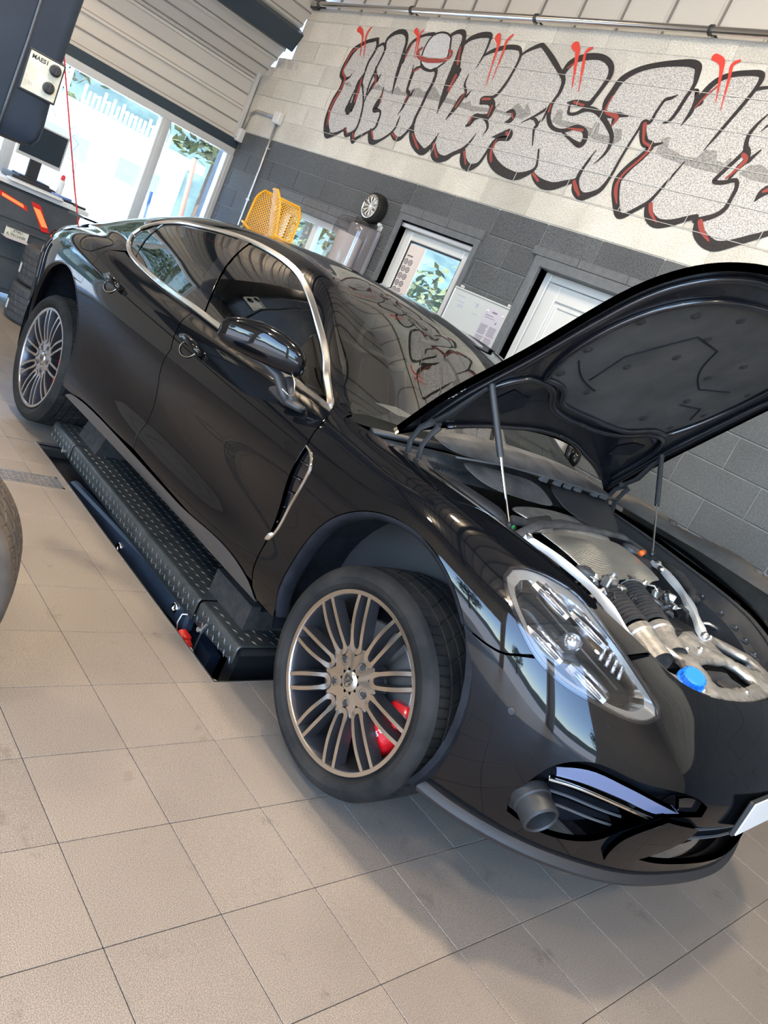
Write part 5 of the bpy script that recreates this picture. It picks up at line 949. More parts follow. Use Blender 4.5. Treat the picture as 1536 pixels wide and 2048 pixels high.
        m_ = MB(); a = Vector((.60, -.775, .47)); d = Vector((.92, -.30, -.22)).normalized()
        m_.lathe([(0, 0), (.050, 0), (.054, .004), (.054, .03), (.050, .034), (.050, .085), (.044, .09), (.040, .085), (.038, .02), (0, .02)], a, 'Z', 28, R=d.to_track_quat('Z', 'Y').to_matrix())
        f(m_).build('fan_horn', 'plastic', car, auto=35)
        bld = [(.792,.60,.425), (.808,.606,.492), (.856,.552,.579), (.900,.44,.572), (.885,.455,.515), (.835,.52,.42), (.81,.552,.39), (.79,.585,.385)]
        panel(SF, bld, 'bumper_blade', 'paint', car, side=side, push=.020, wy=1.0, step=.018, gap=.0, skirt=.06)
        ps = [(.49,.885,.70)]; P_, N_ = onsurf(SF, [(.50,.885,.665), (.505,.885,.665)], .0005, 1, wy=1.0)
        m_ = MB(); nn = Vector((N_[0][0], -N_[0][1], N_[0][2])); m_.lathe([(0, .0008), (.010, .0008), (.0115, -.001), (.012, -.001)], (P_[0][0], -P_[0][1], P_[0][2]), 'Z', 20, R=nn.to_track_quat('Z', 'Y').to_matrix())
        f(m_).build('parking_sensor', 'gloss', b, auto=30)
        wj = [(.665,.735,.745), (.70,.70,.748), (.745,.645,.742), (.75,.635,.725), (.71,.69,.722), (.672,.73,.73)]
        panel(SF, wj, 'washer_cover', 'paint', b, side=side, push=.0012, wy=1.0, step=.02, skirt=.004)
    cback = panel(SF, cen, 'grille_recess', 'liner', car, push=-.09, wy=1.0, skirt=0, gap=-.04, step=.05)
    for zz in (.455, .505):
        pts = [(.85,.47,zz), (.90,.36,zz), (.93,.2,zz), (.945,0,zz)]; pts = pts + s(pts[:3])[::-1]
        P_, N_ = onsurf(SF, pts, -.03, 5, wy=1.0); m_ = MB(); m_.tube([(a, -b_, c) for a, b_, c in P_], .005, 6); m_.build('grille_slat', 'plastic_grey', cback, auto=40)
        P_, N_ = onsurf(SF, pts, -.06, 5, wy=1.0); m_ = MB(); m_.tube([(a, -b_, c - .006) for a, b_, c in P_], .024, 4, flat=.2); m_.build('grille_slat', 'liner', cback)
    # number plate with holder: white plate, dark characters
    m_ = MB(); m_.bx(.950, .962, -.275, .275, .545, .665, bev=.004); hold = m_.build('number_plate_holder', 'plastic', car)
    m_ = MB(); m_.bx(.962, .9655, -.26, .26, .55, .66); pl = m_.build('number_plate', 'white', hold); pl['label'] = 'white number plate'
    m_ = MB(); m_.bx(.9656, .9665, .226, .26, .551, .659); m_.build('plate_band', 'plate_blue', hold)
M['splitter'] = mat('dark_grey_splitter', (0.028, 0.025, 0.024), 0.5, spec=0.3)
M['plastic_grey'] = mat('dark_grey_plastic', (0.06, 0.065, 0.07), 0.4)
M['drl'] = mat('running_light_lens', (0.10, 0.12, 0.20), 0.2, 0.0, .4)
M['plate_blue'] = mat('plate_blue_band', (0.02, 0.08, 0.5), 0.4)
build_front()
# ---- headlamps
def headlamp(side):
    f = (lambda m_: m_) if side == 'R' else mirror_mb
    L = panel(SF, HL, 'headlamp', 'lens', car, side=side, push=.002, wy=1.0, gap=.002, skirt=0, step=.02)
    L['label'] = 'clear headlamp with four led blocks'
    trim_strip(SF, HL, .014, 'headlamp_seal', 'gloss', L, side=side, push=-.003, th=.004, closed=True, n=4)
    c = np.array(HL).mean(0)
    def sc(k, dz=0): return [tuple(c + (np.array(p) - c) * k) for p in HL]
    P, N = onsurf(SF, HL, 0, 4, True, wy=1.0); Cc, _ = onsurf(SF, [tuple(c), tuple(c + .001)], 0, 1, wy=1.0); Cc = Cc[0]
    def ring(k, d): return [tuple(Cc + (p - Cc) * k - n_ * d) for p, n_ in zip(P, N)]
    def loft(r0, r1, name, m, close=False, par=L):
        n = len(r0); mb = MB(); V = [(a, -b, cc) for a, b, cc in r0 + r1]; mb.add(V, [(i, (i + 1) % n, n + (i + 1) % n, n + i) for i in range(n)])
        if close: mb.add([V[n + i] for i in range(n)] + [tuple(np.mean(V[n:], 0))], [(i, (i + 1) % n, n) for i in range(n)])
        return f(mb).build(name, m, par, smooth=True)
    loft(ring(1.0, .004), ring(.86, .014), 'headlamp_bezel', 'bezel')
    loft(ring(.86, .014), ring(.80, .06), 'headlamp_inner_bezel', 'chrome')
    loft(ring(.80, .055), ring(.74, .11), 'headlamp_housing', 'housing', True)
    nrm = SF.normal(*SF.near([tuple(c)], 1.0))[0]; nrm = -nrm if SF.flip else nrm
    # local frame: along the lamp (long axis) and across
    ax = np.array(HL[8]) - np.array(HL[1]); ax = ax / np.linalg.norm(ax); ay = np.cross(nrm, ax)
    def pt(a, b, d): q = Cc + ax * a + ay * b - nrm * d; return (q[0], -q[1], q[2])
    s_ = 1 if (pt(0, .1, 0)[2] > pt(0, -.1, 0)[2]) else -1
    for (a, b) in ((-.125, .038), (-.005, .055), (-.06, -.062), (.085, -.052)):
        mb = MB(); A = Vector(pt(a - .062, s_ * (b), .05)); B_ = Vector(pt(a + .062, s_ * (b - .006), .035)); mb.tube([A, (A + B_) / 2, B_], [.020, .030, .021], 8, flat=.75)
        blk = f(mb).build('led_block', 'led_block', L, auto=35)
        mb = MB()
        for t in (-.018, .018):
            A = Vector(pt(a - .045, s_ * (b + t * .6), .022)); B_ = Vector(pt(a + .045, s_ * (b + t * .6 - .004), .014)); mb.tube([A, B_], .0075, 8, flat=.6)
        f(mb).build('led_lens', 'led', blk, smooth=True)
    mb = MB(); q = Vector(pt(.0, 0, .03)); nn = Vector((nrm[0], -nrm[1], nrm[2]))
    mb.lathe([(0, .03), (.012, .028), (.024, .018), (.030, 0), (.030, -.04)], pt(-.01, 0, .055), 'Z', 24, R=nn.to_track_quat('Z', 'Y').to_matrix())
    f(mb).build('projector_lens', 'led', L, smooth=True)
    mb = MB(); mb.tube([pt(-.16, s_ * .01, .03), pt(-.06, s_ * .004, .035), pt(.04, -s_ * .002, .035), pt(.15, -s_ * .012, .03)], .006, 6, flat=.5)
    f(mb).build('light_blade', 'housing', L, smooth=True)
    mb = MB(); 
    for t in range(4): mb.tube([pt(.07 + t * .022, s_ * .015, .04), pt(.06 + t * .022, s_ * .05, .04)], .006, 6)
    f(mb).build('reflector_ribs', 'led', L, smooth=True)
M['bezel'] = mat('grey_bezel', (0.20, 0.20, 0.195), 0.3, 0.5)
M['housing'] = mat('dark_lamp_housing', (0.03, 0.028, 0.026), 0.35)
M['led_block'] = mat('led_reflector', (0.34, 0.34, 0.35), 0.24, 1.0)
M['led'] = mat('clear_led_lens', (0.55, 0.6, 0.68), 0.10, 0.9)
for sd in ('R', 'L'): headlamp(sd)
def text_mesh(s, name, m, parent, Mx, size=.05, extrude=.0006, bold=0.0, spacing=1.0):
    cu = bpy.data.curves.new(name, 'FONT'); cu.body = s; cu.size = size; cu.extrude = extrude; cu.offset = bold; cu.align_x = 'CENTER'; cu.align_y = 'CENTER'; cu.space_character = spacing; cu.resolution_u = 2
    t = bpy.data.objects.new(name, cu); C.objects.link(t)
    dg = bpy.context.evaluated_depsgraph_get(); me = bpy.data.meshes.new_from_object(t.evaluated_get(dg)); bpy.data.objects.remove(t)
    me.materials.clear(); me.materials.append(M[m]); me.transform(Mx)
    o = bpy.data.objects.new(name, me); C.objects.link(o); o.parent = parent
    return o
def frame(o, x, y):
    """matrix whose local x and y axes point along x and y (y made square to x), at o"""
    x = Vector(x).normalized(); y = Vector(y); y = (y - x * x.dot(y)).normalized(); z = x.cross(y)
    return Matrix(((x.x, y.x, z.x, o[0]), (x.y, y.y, z.y, o[1]), (x.z, y.z, z.z, o[2]), (0, 0, 0, 1)))
# ------------------------------------------------------------------ tyres and wheels (axis along y, outer face towards -y)
def tyre_mb(R=.3575, rb=.272, W=.262, pitches=76, seed=1, worn=True):
    k = R / .362; s0 = (R - rb)
    side = [(0.0, .012), (.10, .004), (.14, .010), (.30, -.008), (.52, -.014), (.74, -.008), (.88, .004), (.955, .016)]
    prof = [(rb + s0 * a, b) for a, b in side]
    y0, y1 = .022, W - .022; tr = []
    cols = 4; gw = .009
    xs = np.linspace(y0, y1, 6)
    tr.append((R - .004, y0, 'S')); 
    for c in range(5):
        a, b = xs[c], xs[c + 1]
        a2 = a + (gw / 2 if c else .004); b2 = b - (gw / 2 if c < 4 else .004)
        z = lambda y: R - .006 * ((y - W / 2) / (W / 2))**2 - .0
        tr += [(z(a2), a2, 'S' if c in (0, 4) else 'B'), (z((a2 + b2) / 2), (a2 + b2) / 2, 'S' if c in (0, 4) else 'B'), (z(b2), b2, 'S' if c in (0, 4) else 'B')]
        if c < 4: tr += [(z(b2) - .007, b2 + .0012, 'G'), (z(b2) - .007, b + gw / 2 - .0012, 'G')]
    tr.append((R - .004, y1, 'S'))
    back = [(r, W - y) for r, y in prof[::-1]]
    P = [(r, y, 'W') for r, y in prof] + tr + [(r, y, 'W') for r, y in back]
    offs = [0, .10, .17, .27, .62]; V = []; mb = MB(); L = len(P)
    for p in range(pitches):
        for oi, of in enumerate(offs):
            for r, y, t in P:
                a = 2 * PI * (p + of) / pitches; rr = r
                sk = (y - W / 2) / W
                if t == 'S': a += (abs(sk) - .35) * .10 * (1 if sk > 0 else -1) * -1
                if t == 'S' and oi in (1, 2): rr -= .0045
                if t == 'B': a += sk * .35
                if t == 'B' and oi in (1, 2) and p % 2 == 0 : rr -= .003
                V.append((rr * math.cos(a), y, rr * math.sin(a)))
    n = pitches * len(offs); F = []
    for i in range(n):
        j = (i + 1) % n
        for q in range(L - 1): F.append((i * L + q, i * L + q + 1, j * L + q + 1, j * L + q))
    mb.add(V, F); return mb
def spoke_mb():
    mb = MB(); L = []
    # centre line of one U shaped spoke along +x, in (x, z), with offset half gap
    h0, h1 = .0215, .0185; r0, r1 = .268, .112; path = []
    for i in range(9):
        t = i / 8; r = r0 + (r1 - r0) * t; path.append((r, h0 + (h1 - h0) * t + .003 * math.sin(PI * t)))
    for i in range(1, 8):
        a = PI / 2 - PI * i / 8 ; path.append((r1 - .020 * math.cos(a - 0) , h1 * math.sin(a)))
    for i in range(9):
        t = 1 - i / 8; r = r0 + (r1 - r0) * t; path.append((r, -(h0 + (h1 - h0) * t + .003 * math.sin(PI * t))))
    n = len(path)
    def face_y(r): t = max(0, min(1, (r - .08) / .19)); return .020 - .017 * t - .010 * math.sin(PI * t)
    rows = []
    for i in range(n):
        a = path[max(i - 1, 0)]; b = path[min(i + 1, n - 1)]; d = Vector((b[0] - a[0], b[1] - a[1])).normalized(); o = Vector((d.y, -d.x)) ; x, z = path[i]
        wd = .0062 if 8 > i or i > 15 else .0085
        y = face_y(x); row = []
        for k, (w_, dy) in enumerate(((-1.9, .040), (-1.25, .008), (-1.0, .0), (1.0, .0), (1.25, .008), (1.9, .040))): row.append((x + o.x * wd * w_, y + dy, z + o.y * wd * w_))
        rows.append(row)
    V = [p for r in rows for p in r]; F = []; Mi = []
    for i in range(n - 1):
        for k in range(5): F.append((i * 6 + k, i * 6 + k + 1, (i + 1) * 6 + k + 1, (i + 1) * 6 + k)); Mi.append(0 if k == 2 else 1)
    mb.v = V; mb.f = F; mb.m = Mi
    return mb
def make_wheel(parent, loc, flip, proto=None, front=True):
    o = tyre_mb().build('wheel', 'rubber', parent, auto=28); o.location = loc
    if flip: o.rotation_euler = (0, 0, PI)
    else: o.rotation_euler = (0, 0, 0)
    return o
def wheel_parts(w_, front):
    mb = MB(); mb.lathe([(.2805, .016), (.2815, .006), (.279, .0), (.2665, .0005), (.264, .004)], (0, 0, 0), 'Y', 96)
    lip = mb.build('rim_lip', 'silver', w_, auto=40)
    mb = MB(); mb.lathe([(.264, .004), (.258, .014), (.252, .05), (.246, .13), (.250, .24), (.272, .255)], (0, 0, 0), 'Y', 72)
    mb.lathe([(.120, .10), (.238, .115)], (0, 0, 0), 'Y', 6)
    mb2 = MB(); mb2.lathe([(.264, .004), (.258, .014), (.252, .05), (.246, .13), (.250, .24), (.272, .255)], (0, 0, 0), 'Y', 72); mb2.build('rim_barrel', 'gunmetal', w_, smooth=True)
    sp = spoke_mb(); base = None
    for k in range(10):
        if base is None: base = sp.build('spoke', ['silver', 'gunmetal'], w_, auto=30); ob = base
        else: ob = link_copy(base, 'spoke', w_)
        ob.rotation_euler = (0, k * PI / 5, 0)
    # hub plate with five bolt wells
    mb = MB(); ring = []; N = 60
    for i in range(N):
        a = 2 * PI * i / N; r = .094 + .018 * math.cos(10 * a + PI); ring.append((r * math.cos(a), r * math.sin(a)))
    V = [(x, .0195, z) for x, z in ring] + [(x * .38, .0165, z * .38) for x, z in ring] + [(x * 1.06, .060, z * 1.06) for x, z in ring]; F = []; Mi = []
    for i in range(N):
        j = (i + 1) % N; F.append((i, j, N + j, N + i)); Mi.append(0); F.append((i, 2 * N + i, 2 * N + j, j)); Mi.append(1)
    mb.add(V, F); mb.m = Mi; mb.build('hub', ['silver', 'gunmetal'], w_, auto=35)
    for k in range(5):
        a = 2 * PI * k / 5 + PI / 5 * 1.0 + PI; c = (.0655 * math.cos(a), 0, .0655 * math.sin(a))
        mb = MB(); mb.lathe([(.0150, .0165), (.0135, .0185), (.0, .0186)], c, 'Y', 20); mb.lathe([(.0150, .0165), (.0162, .0195)], c, 'Y', 20)
        wl = mb.build('bolt_well', 'housing', w_, auto=30)
        mb = MB(); mb.lathe([(0, .0150), (.0075, .0150), (.0085, .0165), (.0085, .0187)], c, 'Y', 6); mb.build('wheel_bolt', 'housing', wl)
    mb = MB(); mb.lathe([(0, .0085), (.022, .0092), (.030, .0115), (.0335, .0165)], (0, 0, 0), 'Y', 40); cap = mb.build('centre_cap', 'silver', w_, smooth=True)
    # shield crest on the cap: outline, quartered field and small centre shield
    mb = MB(); sh = [(-.0155, .017), (.0155, .017), (.0155, -.004), (.010, -.014), (0, -.0195), (-.010, -.014), (-.0155, -.004)]
    for i in range(len(sh)):
        a, b = sh[i], sh[(i + 1) % len(sh)]; mb.tube([(a[0], .0082, a[1]), (b[0], .0082, b[1])], .0009, 5)
    for x0, x1, z0, z1 in ((-.014, -.0115, .001, .0105), (-.009, -.0065, .001, .0105), (.0065, .009, -.010, -.001), (.0110, .0133, -.006, -.001), (.003, .006, .003, .010), (.008, .0105, .002, .009), (-.0125, -.009, -.008, -.002), (-.006, -.003, -.012, -.002), (-.013, .013, .0125, .0148)):
        mb.bx(x0, x1, .0078, .0084, z0, z1)
    mb.prism([(-.004, .004), (.004, .004), (.004, -.002), (0, -.006), (-.004, -.002)], 'Y', .0076, .0082)
    # depth 4 is not allowed, so the crest joins the cap's level
    mb.build('cap_crest', 'housing', w_)
    # brake
    mb = MB(); mb.lathe([(.09, .090), (.188, .090), (.192, .093), (.192, .118), (.188, .121), (.09, .121)], (0, 0, 0), 'Y', 64); mb.lathe([(0, .055), (.07, .055), (.085, .062), (.092, .085)], (0, 0, 0), 'Y', 40)
    mb.build('brake_disc', 'disc', w_, auto=35)
    mb = MB(); a0, a1 = (-62, 14) if front else (-40, 30); n = 18; V = []; prof = [(.128, .075), (.128, .058), (.142, .046), (.165, .043), (.200, .046), (.222, .055), (.232, .07), (.232, .12)]; Lp = len(prof)
    for i in range(n + 1):
        t = i / n; a = math.radians(a0 + (a1 - a0) * t); e = min(1, min(t, 1 - t) * 7)
        for r, y in prof: rr = .180 + (r - .180) * (.62 + .38 * e ** .5 if e < 1 else 1); V.append((rr * math.cos(a), y + .02 * (1 - e), rr * math.sin(a)))
    F = [(i * Lp + k, (i + 1) * Lp + k, (i + 1) * Lp + k + 1, i * Lp + k + 1) for i in range(n) for k in range(Lp - 1)]
    mb.add(V, F); mb.add(V[:Lp], [tuple(range(Lp))]); mb.add(V[-Lp:], [tuple(range(Lp))[::-1]])
    for ang in (-40, -5) if front else (-20, 10):
        a = math.radians(ang); mb.lathe([(0, .036), (.012, .037), (.016, .045), (.016, .06)], (.205 * math.cos(a), 0, .205 * math.sin(a)), 'Y', 16)
    cal = mb.build('brake_caliper', 'red', w_, auto=40); cal['label'] = 'red brake caliper with white lettering'
    if front:
        a = math.radians(-24); 
        for i, ch in enumerate('PORSCHE'):
            a = math.radians(-8 - i * 5.4); p = (.176 * math.cos(a), .0425, .176 * math.sin(a)); tx = Vector((math.sin(a), 0, -math.cos(a))); ty = Vector((math.cos(a), 0, math.sin(a)))
            t_ = text_mesh(ch, 'caliper_letter', 'lettering_white', w_, frame(p, tx, ty), .021, .0004, .0004)
    return w_
WB = 2.95
def all_wheels():
    ws = []
    for front in (True, False):
        x = 0 if front else -WB; z = .390 if front else .376
        for s_ in (-1, 1):
            w_ = make_wheel(car, (x, s_ * .93, z), s_ > 0); w_['label'] = ('front' if front else 'rear') + ' wheel with ten twin spokes and low black tyre'
            ws.append((w_, front))
    w0 = ws[0][0]; wheel_parts(w0, True)
    # the other wheels share the meshes
    for w_, front in ws[1:]:
        w_.data = w0.data
        for ch in list(w0.children):
            if ch.name.startswith('caliper_letter') and not front: continue
            c = ch.copy(); C.objects.link(c); c.parent = w_
            if ch.name.startswith('brake_caliper') and not front: c.rotation_euler = (0, math.radians(-24), 0)
            for g in ch.children: d = g.copy(); C.objects.link(d); d.parent = c
all_wheels()
# ------------------------------------------------------------------ arch liners, arch lips, underbody
def arches():
    for c, inner in ((FA, .60), (RA, .62)):
        for s_ in (-1, 1):
            mb = MB(); n = 28; V = []; r = c[2] + .012
            prof = [(r - .012, .935), (r + .004, .925), (r + .010, .86), (r + .012, .70), (r, .60), (.05, .585)]
            for i in range(n + 1):
                a = math.radians(-26 + (232) * i / n)
                for rr, y in prof: V.append((c[0] + rr * math.cos(a), y, c[1] + rr * math.sin(a)))
            L = len(prof); mb.add(V, [(i * L + k, i * L + k + 1, (i + 1) * L + k + 1, (i + 1) * L + k) for i in range(n) for k in range(L - 1)])
            mb.v = [(x, s_ * y, z) for x, y, z in mb.v]
            ln = mb.build('arch_liner', 'liner', car, auto=40)
            # flange: the rolled edge of the arch
            mb = MB(); P = arch(c, 44 if c is FA else -17, 200, 40); U, Vv = (SF if c is FA else SR).near(P, .15); S_ = SF if c is FA else SR; Q = S_.ev(U, Vv)
            rows = []
            for q in Q:
                d = np.array([c[0] - q[0], 0, c[1] - q[2]]); d /= np.linalg.norm(d)
                rows += [tuple(q + np.array([0, -.001, 0])), tuple(q + d * .006 + np.array([0, .001, 0])), tuple(q + d * .014 + np.array([0, -.006, 0])), tuple(q + d * .020 + np.array([0, -.022, 0])), tuple(q + d * .018 + np.array([0, -.05, 0]))]
            L = 5; mb.add(rows, [(i * L + k, i * L + k + 1, (i + 1) * L + k + 1, (i + 1) * L + k) for i in range(len(Q) - 1) for k in range(L - 1)])
            mb.v = [(x, s_ * y, z) for x, y, z in mb.v]
            fl = mb.build('arch_lip', 'liner' if c is FA else 'paint', car, smooth=True)
    mb = MB(); mb.bx(-2.45, -.45, -.86, .86, .325, .36); mb.bx(-4.0, -3.35, -.6, .6, .38, .42); mb.bx(-3.4, -2.45, -.58, .58, .34, .40); mb.bx(-.46, .42, -.56, .56, .30, .34); mb.bx(.42, .80, -.45, .45, .30, .33)
    mb.build('underbody', 'liner', car)
    mb = MB(); # inner tub walls so nothing shows through the gaps
    for s_ in (-1, 1): mb.bx(-2.40, -.62, s_ * .84, s_ * .86, .36, 1.0)
    mb.bx(-.60, -.56, -.84, .84, .36, .95); mb.bx(-2.45, -2.41, -.84, .84, .36, .9)
    mb.build('cabin_shell', 'liner', car)
arches()
# ------------------------------------------------------------------ handles, mirror, vent, filler flap
def mirrors_and_trim():
    for sd in ('R', 'L'):
        f = (lambda m_: m_) if sd == 'R' else mirror_mb
        for dr, x, z in (('f', -1.49, .944), ('r', -2.345, .965)):
            P, N = onsurf(SR, [(x - .01, .94, z), (x + .01, .94, z)], 0, 1); c = Vector((P[0][0], -P[0][1], P[0][2])); n = Vector((N[0][0], -N[0][1], N[0][2]))
            # recessed cup
            mb = MB(); fr = frame(c + n * .0015, (1, 0, -.02), (0, 0, 1)); 
            ringp = []
            for i in range(28):
                a = 2 * PI * i / 28; ringp.append((.062 * math.cos(a), .040 * math.sin(a)))
            up = n.cross(Vector((1, 0, 0))).normalized(); ux = Vector((1, 0, -.02)); up = Vector((0, 0, 1)) - n * n.z; up.normalize(); ux = up.cross(n)
            def W3(a, b, d): return c + ux * a * (1 if ux.x > 0 else -1) + up * b + n * d
            V = [W3(a - .012, b - .004, .0018) for a, b in ringp] + [W3(a * .9 - .012, b * .88 - .004, -.004) for a, b in ringp] + [W3(-.012, -.004, -.016)]
            k = 28; F = [(i, (i + 1) % k, k + (i + 1) % k, k + i) for i in range(k)] + [(k + i, k + (i + 1) % k, 2 * k) for i in range(k)]
            mb.add(V, F); cup = f(mb).build('handle_cup', 'gloss', DOORS[dr + sd], smooth=True)
            mb = MB(); mb.tube([W3(.063 * math.cos(a_) - .012, .041 * math.sin(a_) - .004, .0022) for a_ in np.linspace(PI * .95, PI * 2.05, 14)], .0018, 5); f(mb).build('handle_cup_edge', 'chrome', DOORS[dr + sd], smooth=True)
            mb = MB(); pts = [W3(-.095, .012, .000), W3(-.080, .016, .018), (W3(-.03, .019, .030)), W3(.03, .016, .032), W3(.075, .006, .026), W3(.098, -.004, .004)]
            mb.tube(pts, [.010, .015, .017, .017, .016, .011], 12, flat=1.0)
            h = f(mb).build('door_handle', 'paint', DOORS[dr + sd], smooth=True)
        # mirror
        secs = [(1.150, -1.015, 1.128, .010, .022), (1.138, -1.005, 1.132, .028, .042), (1.11, -.975, 1.138, .042, .056), (1.06, -.925, 1.145, .052, .064), (1.01, -.875, 1.144, .055, .064), (.965, -.835, 1.138, .050, .056), (.94, -.815, 1.130, .040, .046), (.925, -.805, 1.122, .022, .030)]
        mb = MB(); n = 24; V = []
        for yr, x, z, ax, az in secs:
            for i in range(n):
                a = 2 * PI * i / n; ca, sa = math.cos(a), math.sin(a); kx = 1.0 if ca > 0 else .55
                lz = 1.0 if sa > 0 else .92
                V.append((x + ax * 1.15 * math.copysign(abs(ca)**.8, ca) * kx, -yr, z + az * 1.05 * math.copysign(abs(sa)**.85, sa) * lz))
        m_ = len(secs); F = [(j * n + i, j * n + (i + 1) % n, (j + 1) * n + (i + 1) % n, (j + 1) * n + i) for j in range(m_ - 1) for i in range(n)] + [tuple(range(n))[::-1], tuple((m_ - 1) * n + i for i in range(n))]
        mb.add(V, F); head = f(mb).build('door_mirror', 'paint', car, smooth=True); head['label'] = 'rounded black door mirror'
        mb = MB(); mb.tube([(-1.06, -1.12, 1.10), (-.97, -1.05, 1.088), (-.90, -.99, 1.080), (-.85, -.965, 1.062), (-.815, -.945, 1.02), (-.79, -.925, .995)], [.012, .020, .026, .027, .026, .032], 10, flat=.7); mb.tube([(-.83, -.935, 1.075), (-.80, -.925, 1.03), (-.77, -.92, 1.0)], [.018, .018, .026], 8, flat=.7)
        f(mb).build('mirror_stalk', 'plastic', head, smooth=True)
        mb = MB(); mb.tube([(-.89, -.935, 1.005), (-.80, -.925, .998), (-.72, -.915, 1.0)], [.022, .034, .022], 10, flat=.6); f(mb).build('mirror_foot', 'plastic', head, smooth=True)
        mb = MB(); mb.tube([(-.905, -1.0, 1.094), (-.86, -.985, 1.072), (-.805, -.962, 1.032), (-.775, -.945, 1.022), (-.755, -.945, 1.035), (-.765, -.955, 1.075), (-.79, -.965, 1.10)], .0022, 6); f(mb).build('mirror_seam', 'chrome', head, smooth=True)
        # side vent behind the wheel
        v_ = [(-.593,.929,.566), (-.545,.943,.70), (-.509,.957,.843), (-.526,.951,.894), (-.56,.95,.905), (-.582,.947,.905), (-.590,.946,.743)]
        vp = panel(SF, v_, 'side_vent', 'gloss', car, side=sd, push=-.016, skirt=0, gap=-.008, step=.03)
        for z in (.62, .68, .74, .80, .86):
            x = -.60 + .09 * (z - .566) / .3; P, N = onsurf(SF, [(-.592, .93, z), (x - .01, .94, z + .008)], -.008, 2, sm=False); mb = MB(); mb.tube([(a, -b, c_) for a, b, c_ in P], .006, 5, flat=.4); f(mb).build('vent_blade', 'gloss', vp, smooth=True)
        t = trim_strip(SF, [(-.600,.93,.548), (-.588,.93,.558), (-.545,.943,.70), (-.509,.957,.843), (-.520,.953,.882), (-.548,.95,.905), (-.586,.947,.915)], .010, 'vent_trim', 'bright', vp, side=sd, push=.001, th=.004, n=5)
        P, N = onsurf(SF, [(-.604,.93,.546), (-.580,.93,.585)], .003, 3); mb = MB(); mb.tube([(a, -b, c_) for a, b, c_ in P], [.006, .009, .010, .005][:len(P)], 8); f(mb).build('vent_tip', 'bright', vp, smooth=True)
    for k, Pp in enumerate([[(-2.971,.914,1.041), (-2.90,.928,1.022), (-2.789,.917,1.035), (-2.78,.879,1.069), (-2.83,.808,1.098), (-2.90,.779,1.108), (-2.975,.776,1.108), (-3.03,.859,1.075)]]):
        P, N = onsurf(SR, Pp, .0006, 5, True, wy=.6); mb = MB(); mb.tube([(a, -b, c_) for a, b, c_ in P], .0022, 5, closed=True); mb.build('filler_flap_gap', 'liner', car, smooth=True)
    # screw-on jewellery: rear spoiler plate standing proud of the tail, tail lamps
    mb = MB(); n = 13; V = []
    for i in range(n):
        y = -.62 + 1.24 * i / (n - 1); e = (abs(y) / .62)**2
        for x, z in ((-3.80 + .02 * e, 1.118), (-3.90, 1.116), (-4.10 + .05 * e, 1.103), (-4.10 + .05 * e, 1.090), (-3.90, 1.094), (-3.80 + .02 * e, 1.106)): V.append((x, y, z - .006 * e))
    mb.add(V, [(i * 6 + k, i * 6 + (k + 1) % 6, (i + 1) * 6 + (k + 1) % 6, (i + 1) * 6 + k) for i in range(n - 1) for k in range(6)] + [tuple(range(6))[::-1], tuple((n - 1) * 6 + k for k in range(6))])
    sp = mb.build('rear_spoiler', 'paint', car, auto=35); sp['label'] = 'raised flat rear spoiler'
    mb = MB(); mb.bx(-3.96, -3.86, -.08, .08, .98, 1.10); mb.bx(-3.95, -3.87, -.45, -.41, .98, 1.10); mb.bx(-3.95, -3.87, .41, .45, .98, 1.10); mb.build('spoiler_arm', 'plastic', sp)
    tl = [(-3.62,.82,1.0), (-3.80,.74,.975), (-3.98,.58,.95), (-4.04,.50,.945), (-4.05,.50,.915), (-3.98,.60,.91), (-3.80,.775,.93), (-3.66,.84,.96)]
    for sd in ('R', 'L'): panel(SR, tl, 'tail_lamp', 'taillamp', car, side=sd, push=.003, wy=1.0, step=.03)
    mb = MB(); V = []; ring = [(-4.079, y, z) for y, z in ((.42,.42), (.50,.60), (.52,.78), (.49,.91), (.40,.985), (.2,1.008))]; ring = ring + [(x, -y, z) for x, y, z in ring[::-1]]
    mb.add(ring, [tuple(range(len(ring)))]); mb.add([(-4.079, .42, .42), (-4.079, -.42, .42), (-3.6, -.6, .38), (-3.6, .6, .38)], [(0, 1, 2, 3)]); mb.build('tail_panel', 'paint', car)
M['taillamp'] = mat('red_tail_lamp', (0.45, 0.01, 0.012), 0.1, coat=1.0)
mirrors_and_trim()
# ------------------------------------------------------------------ bonnet, opened about its rear hinges
HOOD = [
 (-.47, [(.745,1.045), (.60,1.058), (.40,1.070), (.20,1.076), (0,1.078)], .20),
 (-.25, [(.732,1.042), (.60,1.055), (.40,1.058), (.20,1.062), (0,1.064)], .08),
 (0.00, [(.700,1.018), (.58,1.036), (.39,1.030), (.20,1.034), (0,1.036)], 0),
 (0.24, [(.683,.996), (.56,1.010), (.38,1.000), (.19,1.003), (0,1.004)], 0),
 (0.44, [(.660,.972), (.54,.978), (.36,.965), (.18,.966), (0,.966)], 0),
 (0.58, [(.60,.938), (.49,.942), (.33,.932), (.165,.932), (0,.932)], .01),
 (0.67, [(.50,.905), (.41,.908), (.27,.900), (.135,.901), (0,.901)], .025),
 (0.73, [(.37,.876), (.30,.876), (.20,.872), (.10,.872), (0,.872)], .035),
]
rowsH = []
for x, q, bow in HOOD:
    r = [(x + bow * (1 - (y / q[0][0])**2), y, z) for y, z in q]; rowsH.append(r + [(a, -b, c) for a, b, c in r[-2::-1]])
SH = Surf(rowsH); SH.flip = False
_n = SH.normal(np.array([SH.u[-1] * .5]), np.array([SH.v[-1] * .5]))[0]; SH.flip = bool(_n[2] < 0)
TH, HDX, HDZ = 0.9895, .0719, .0370
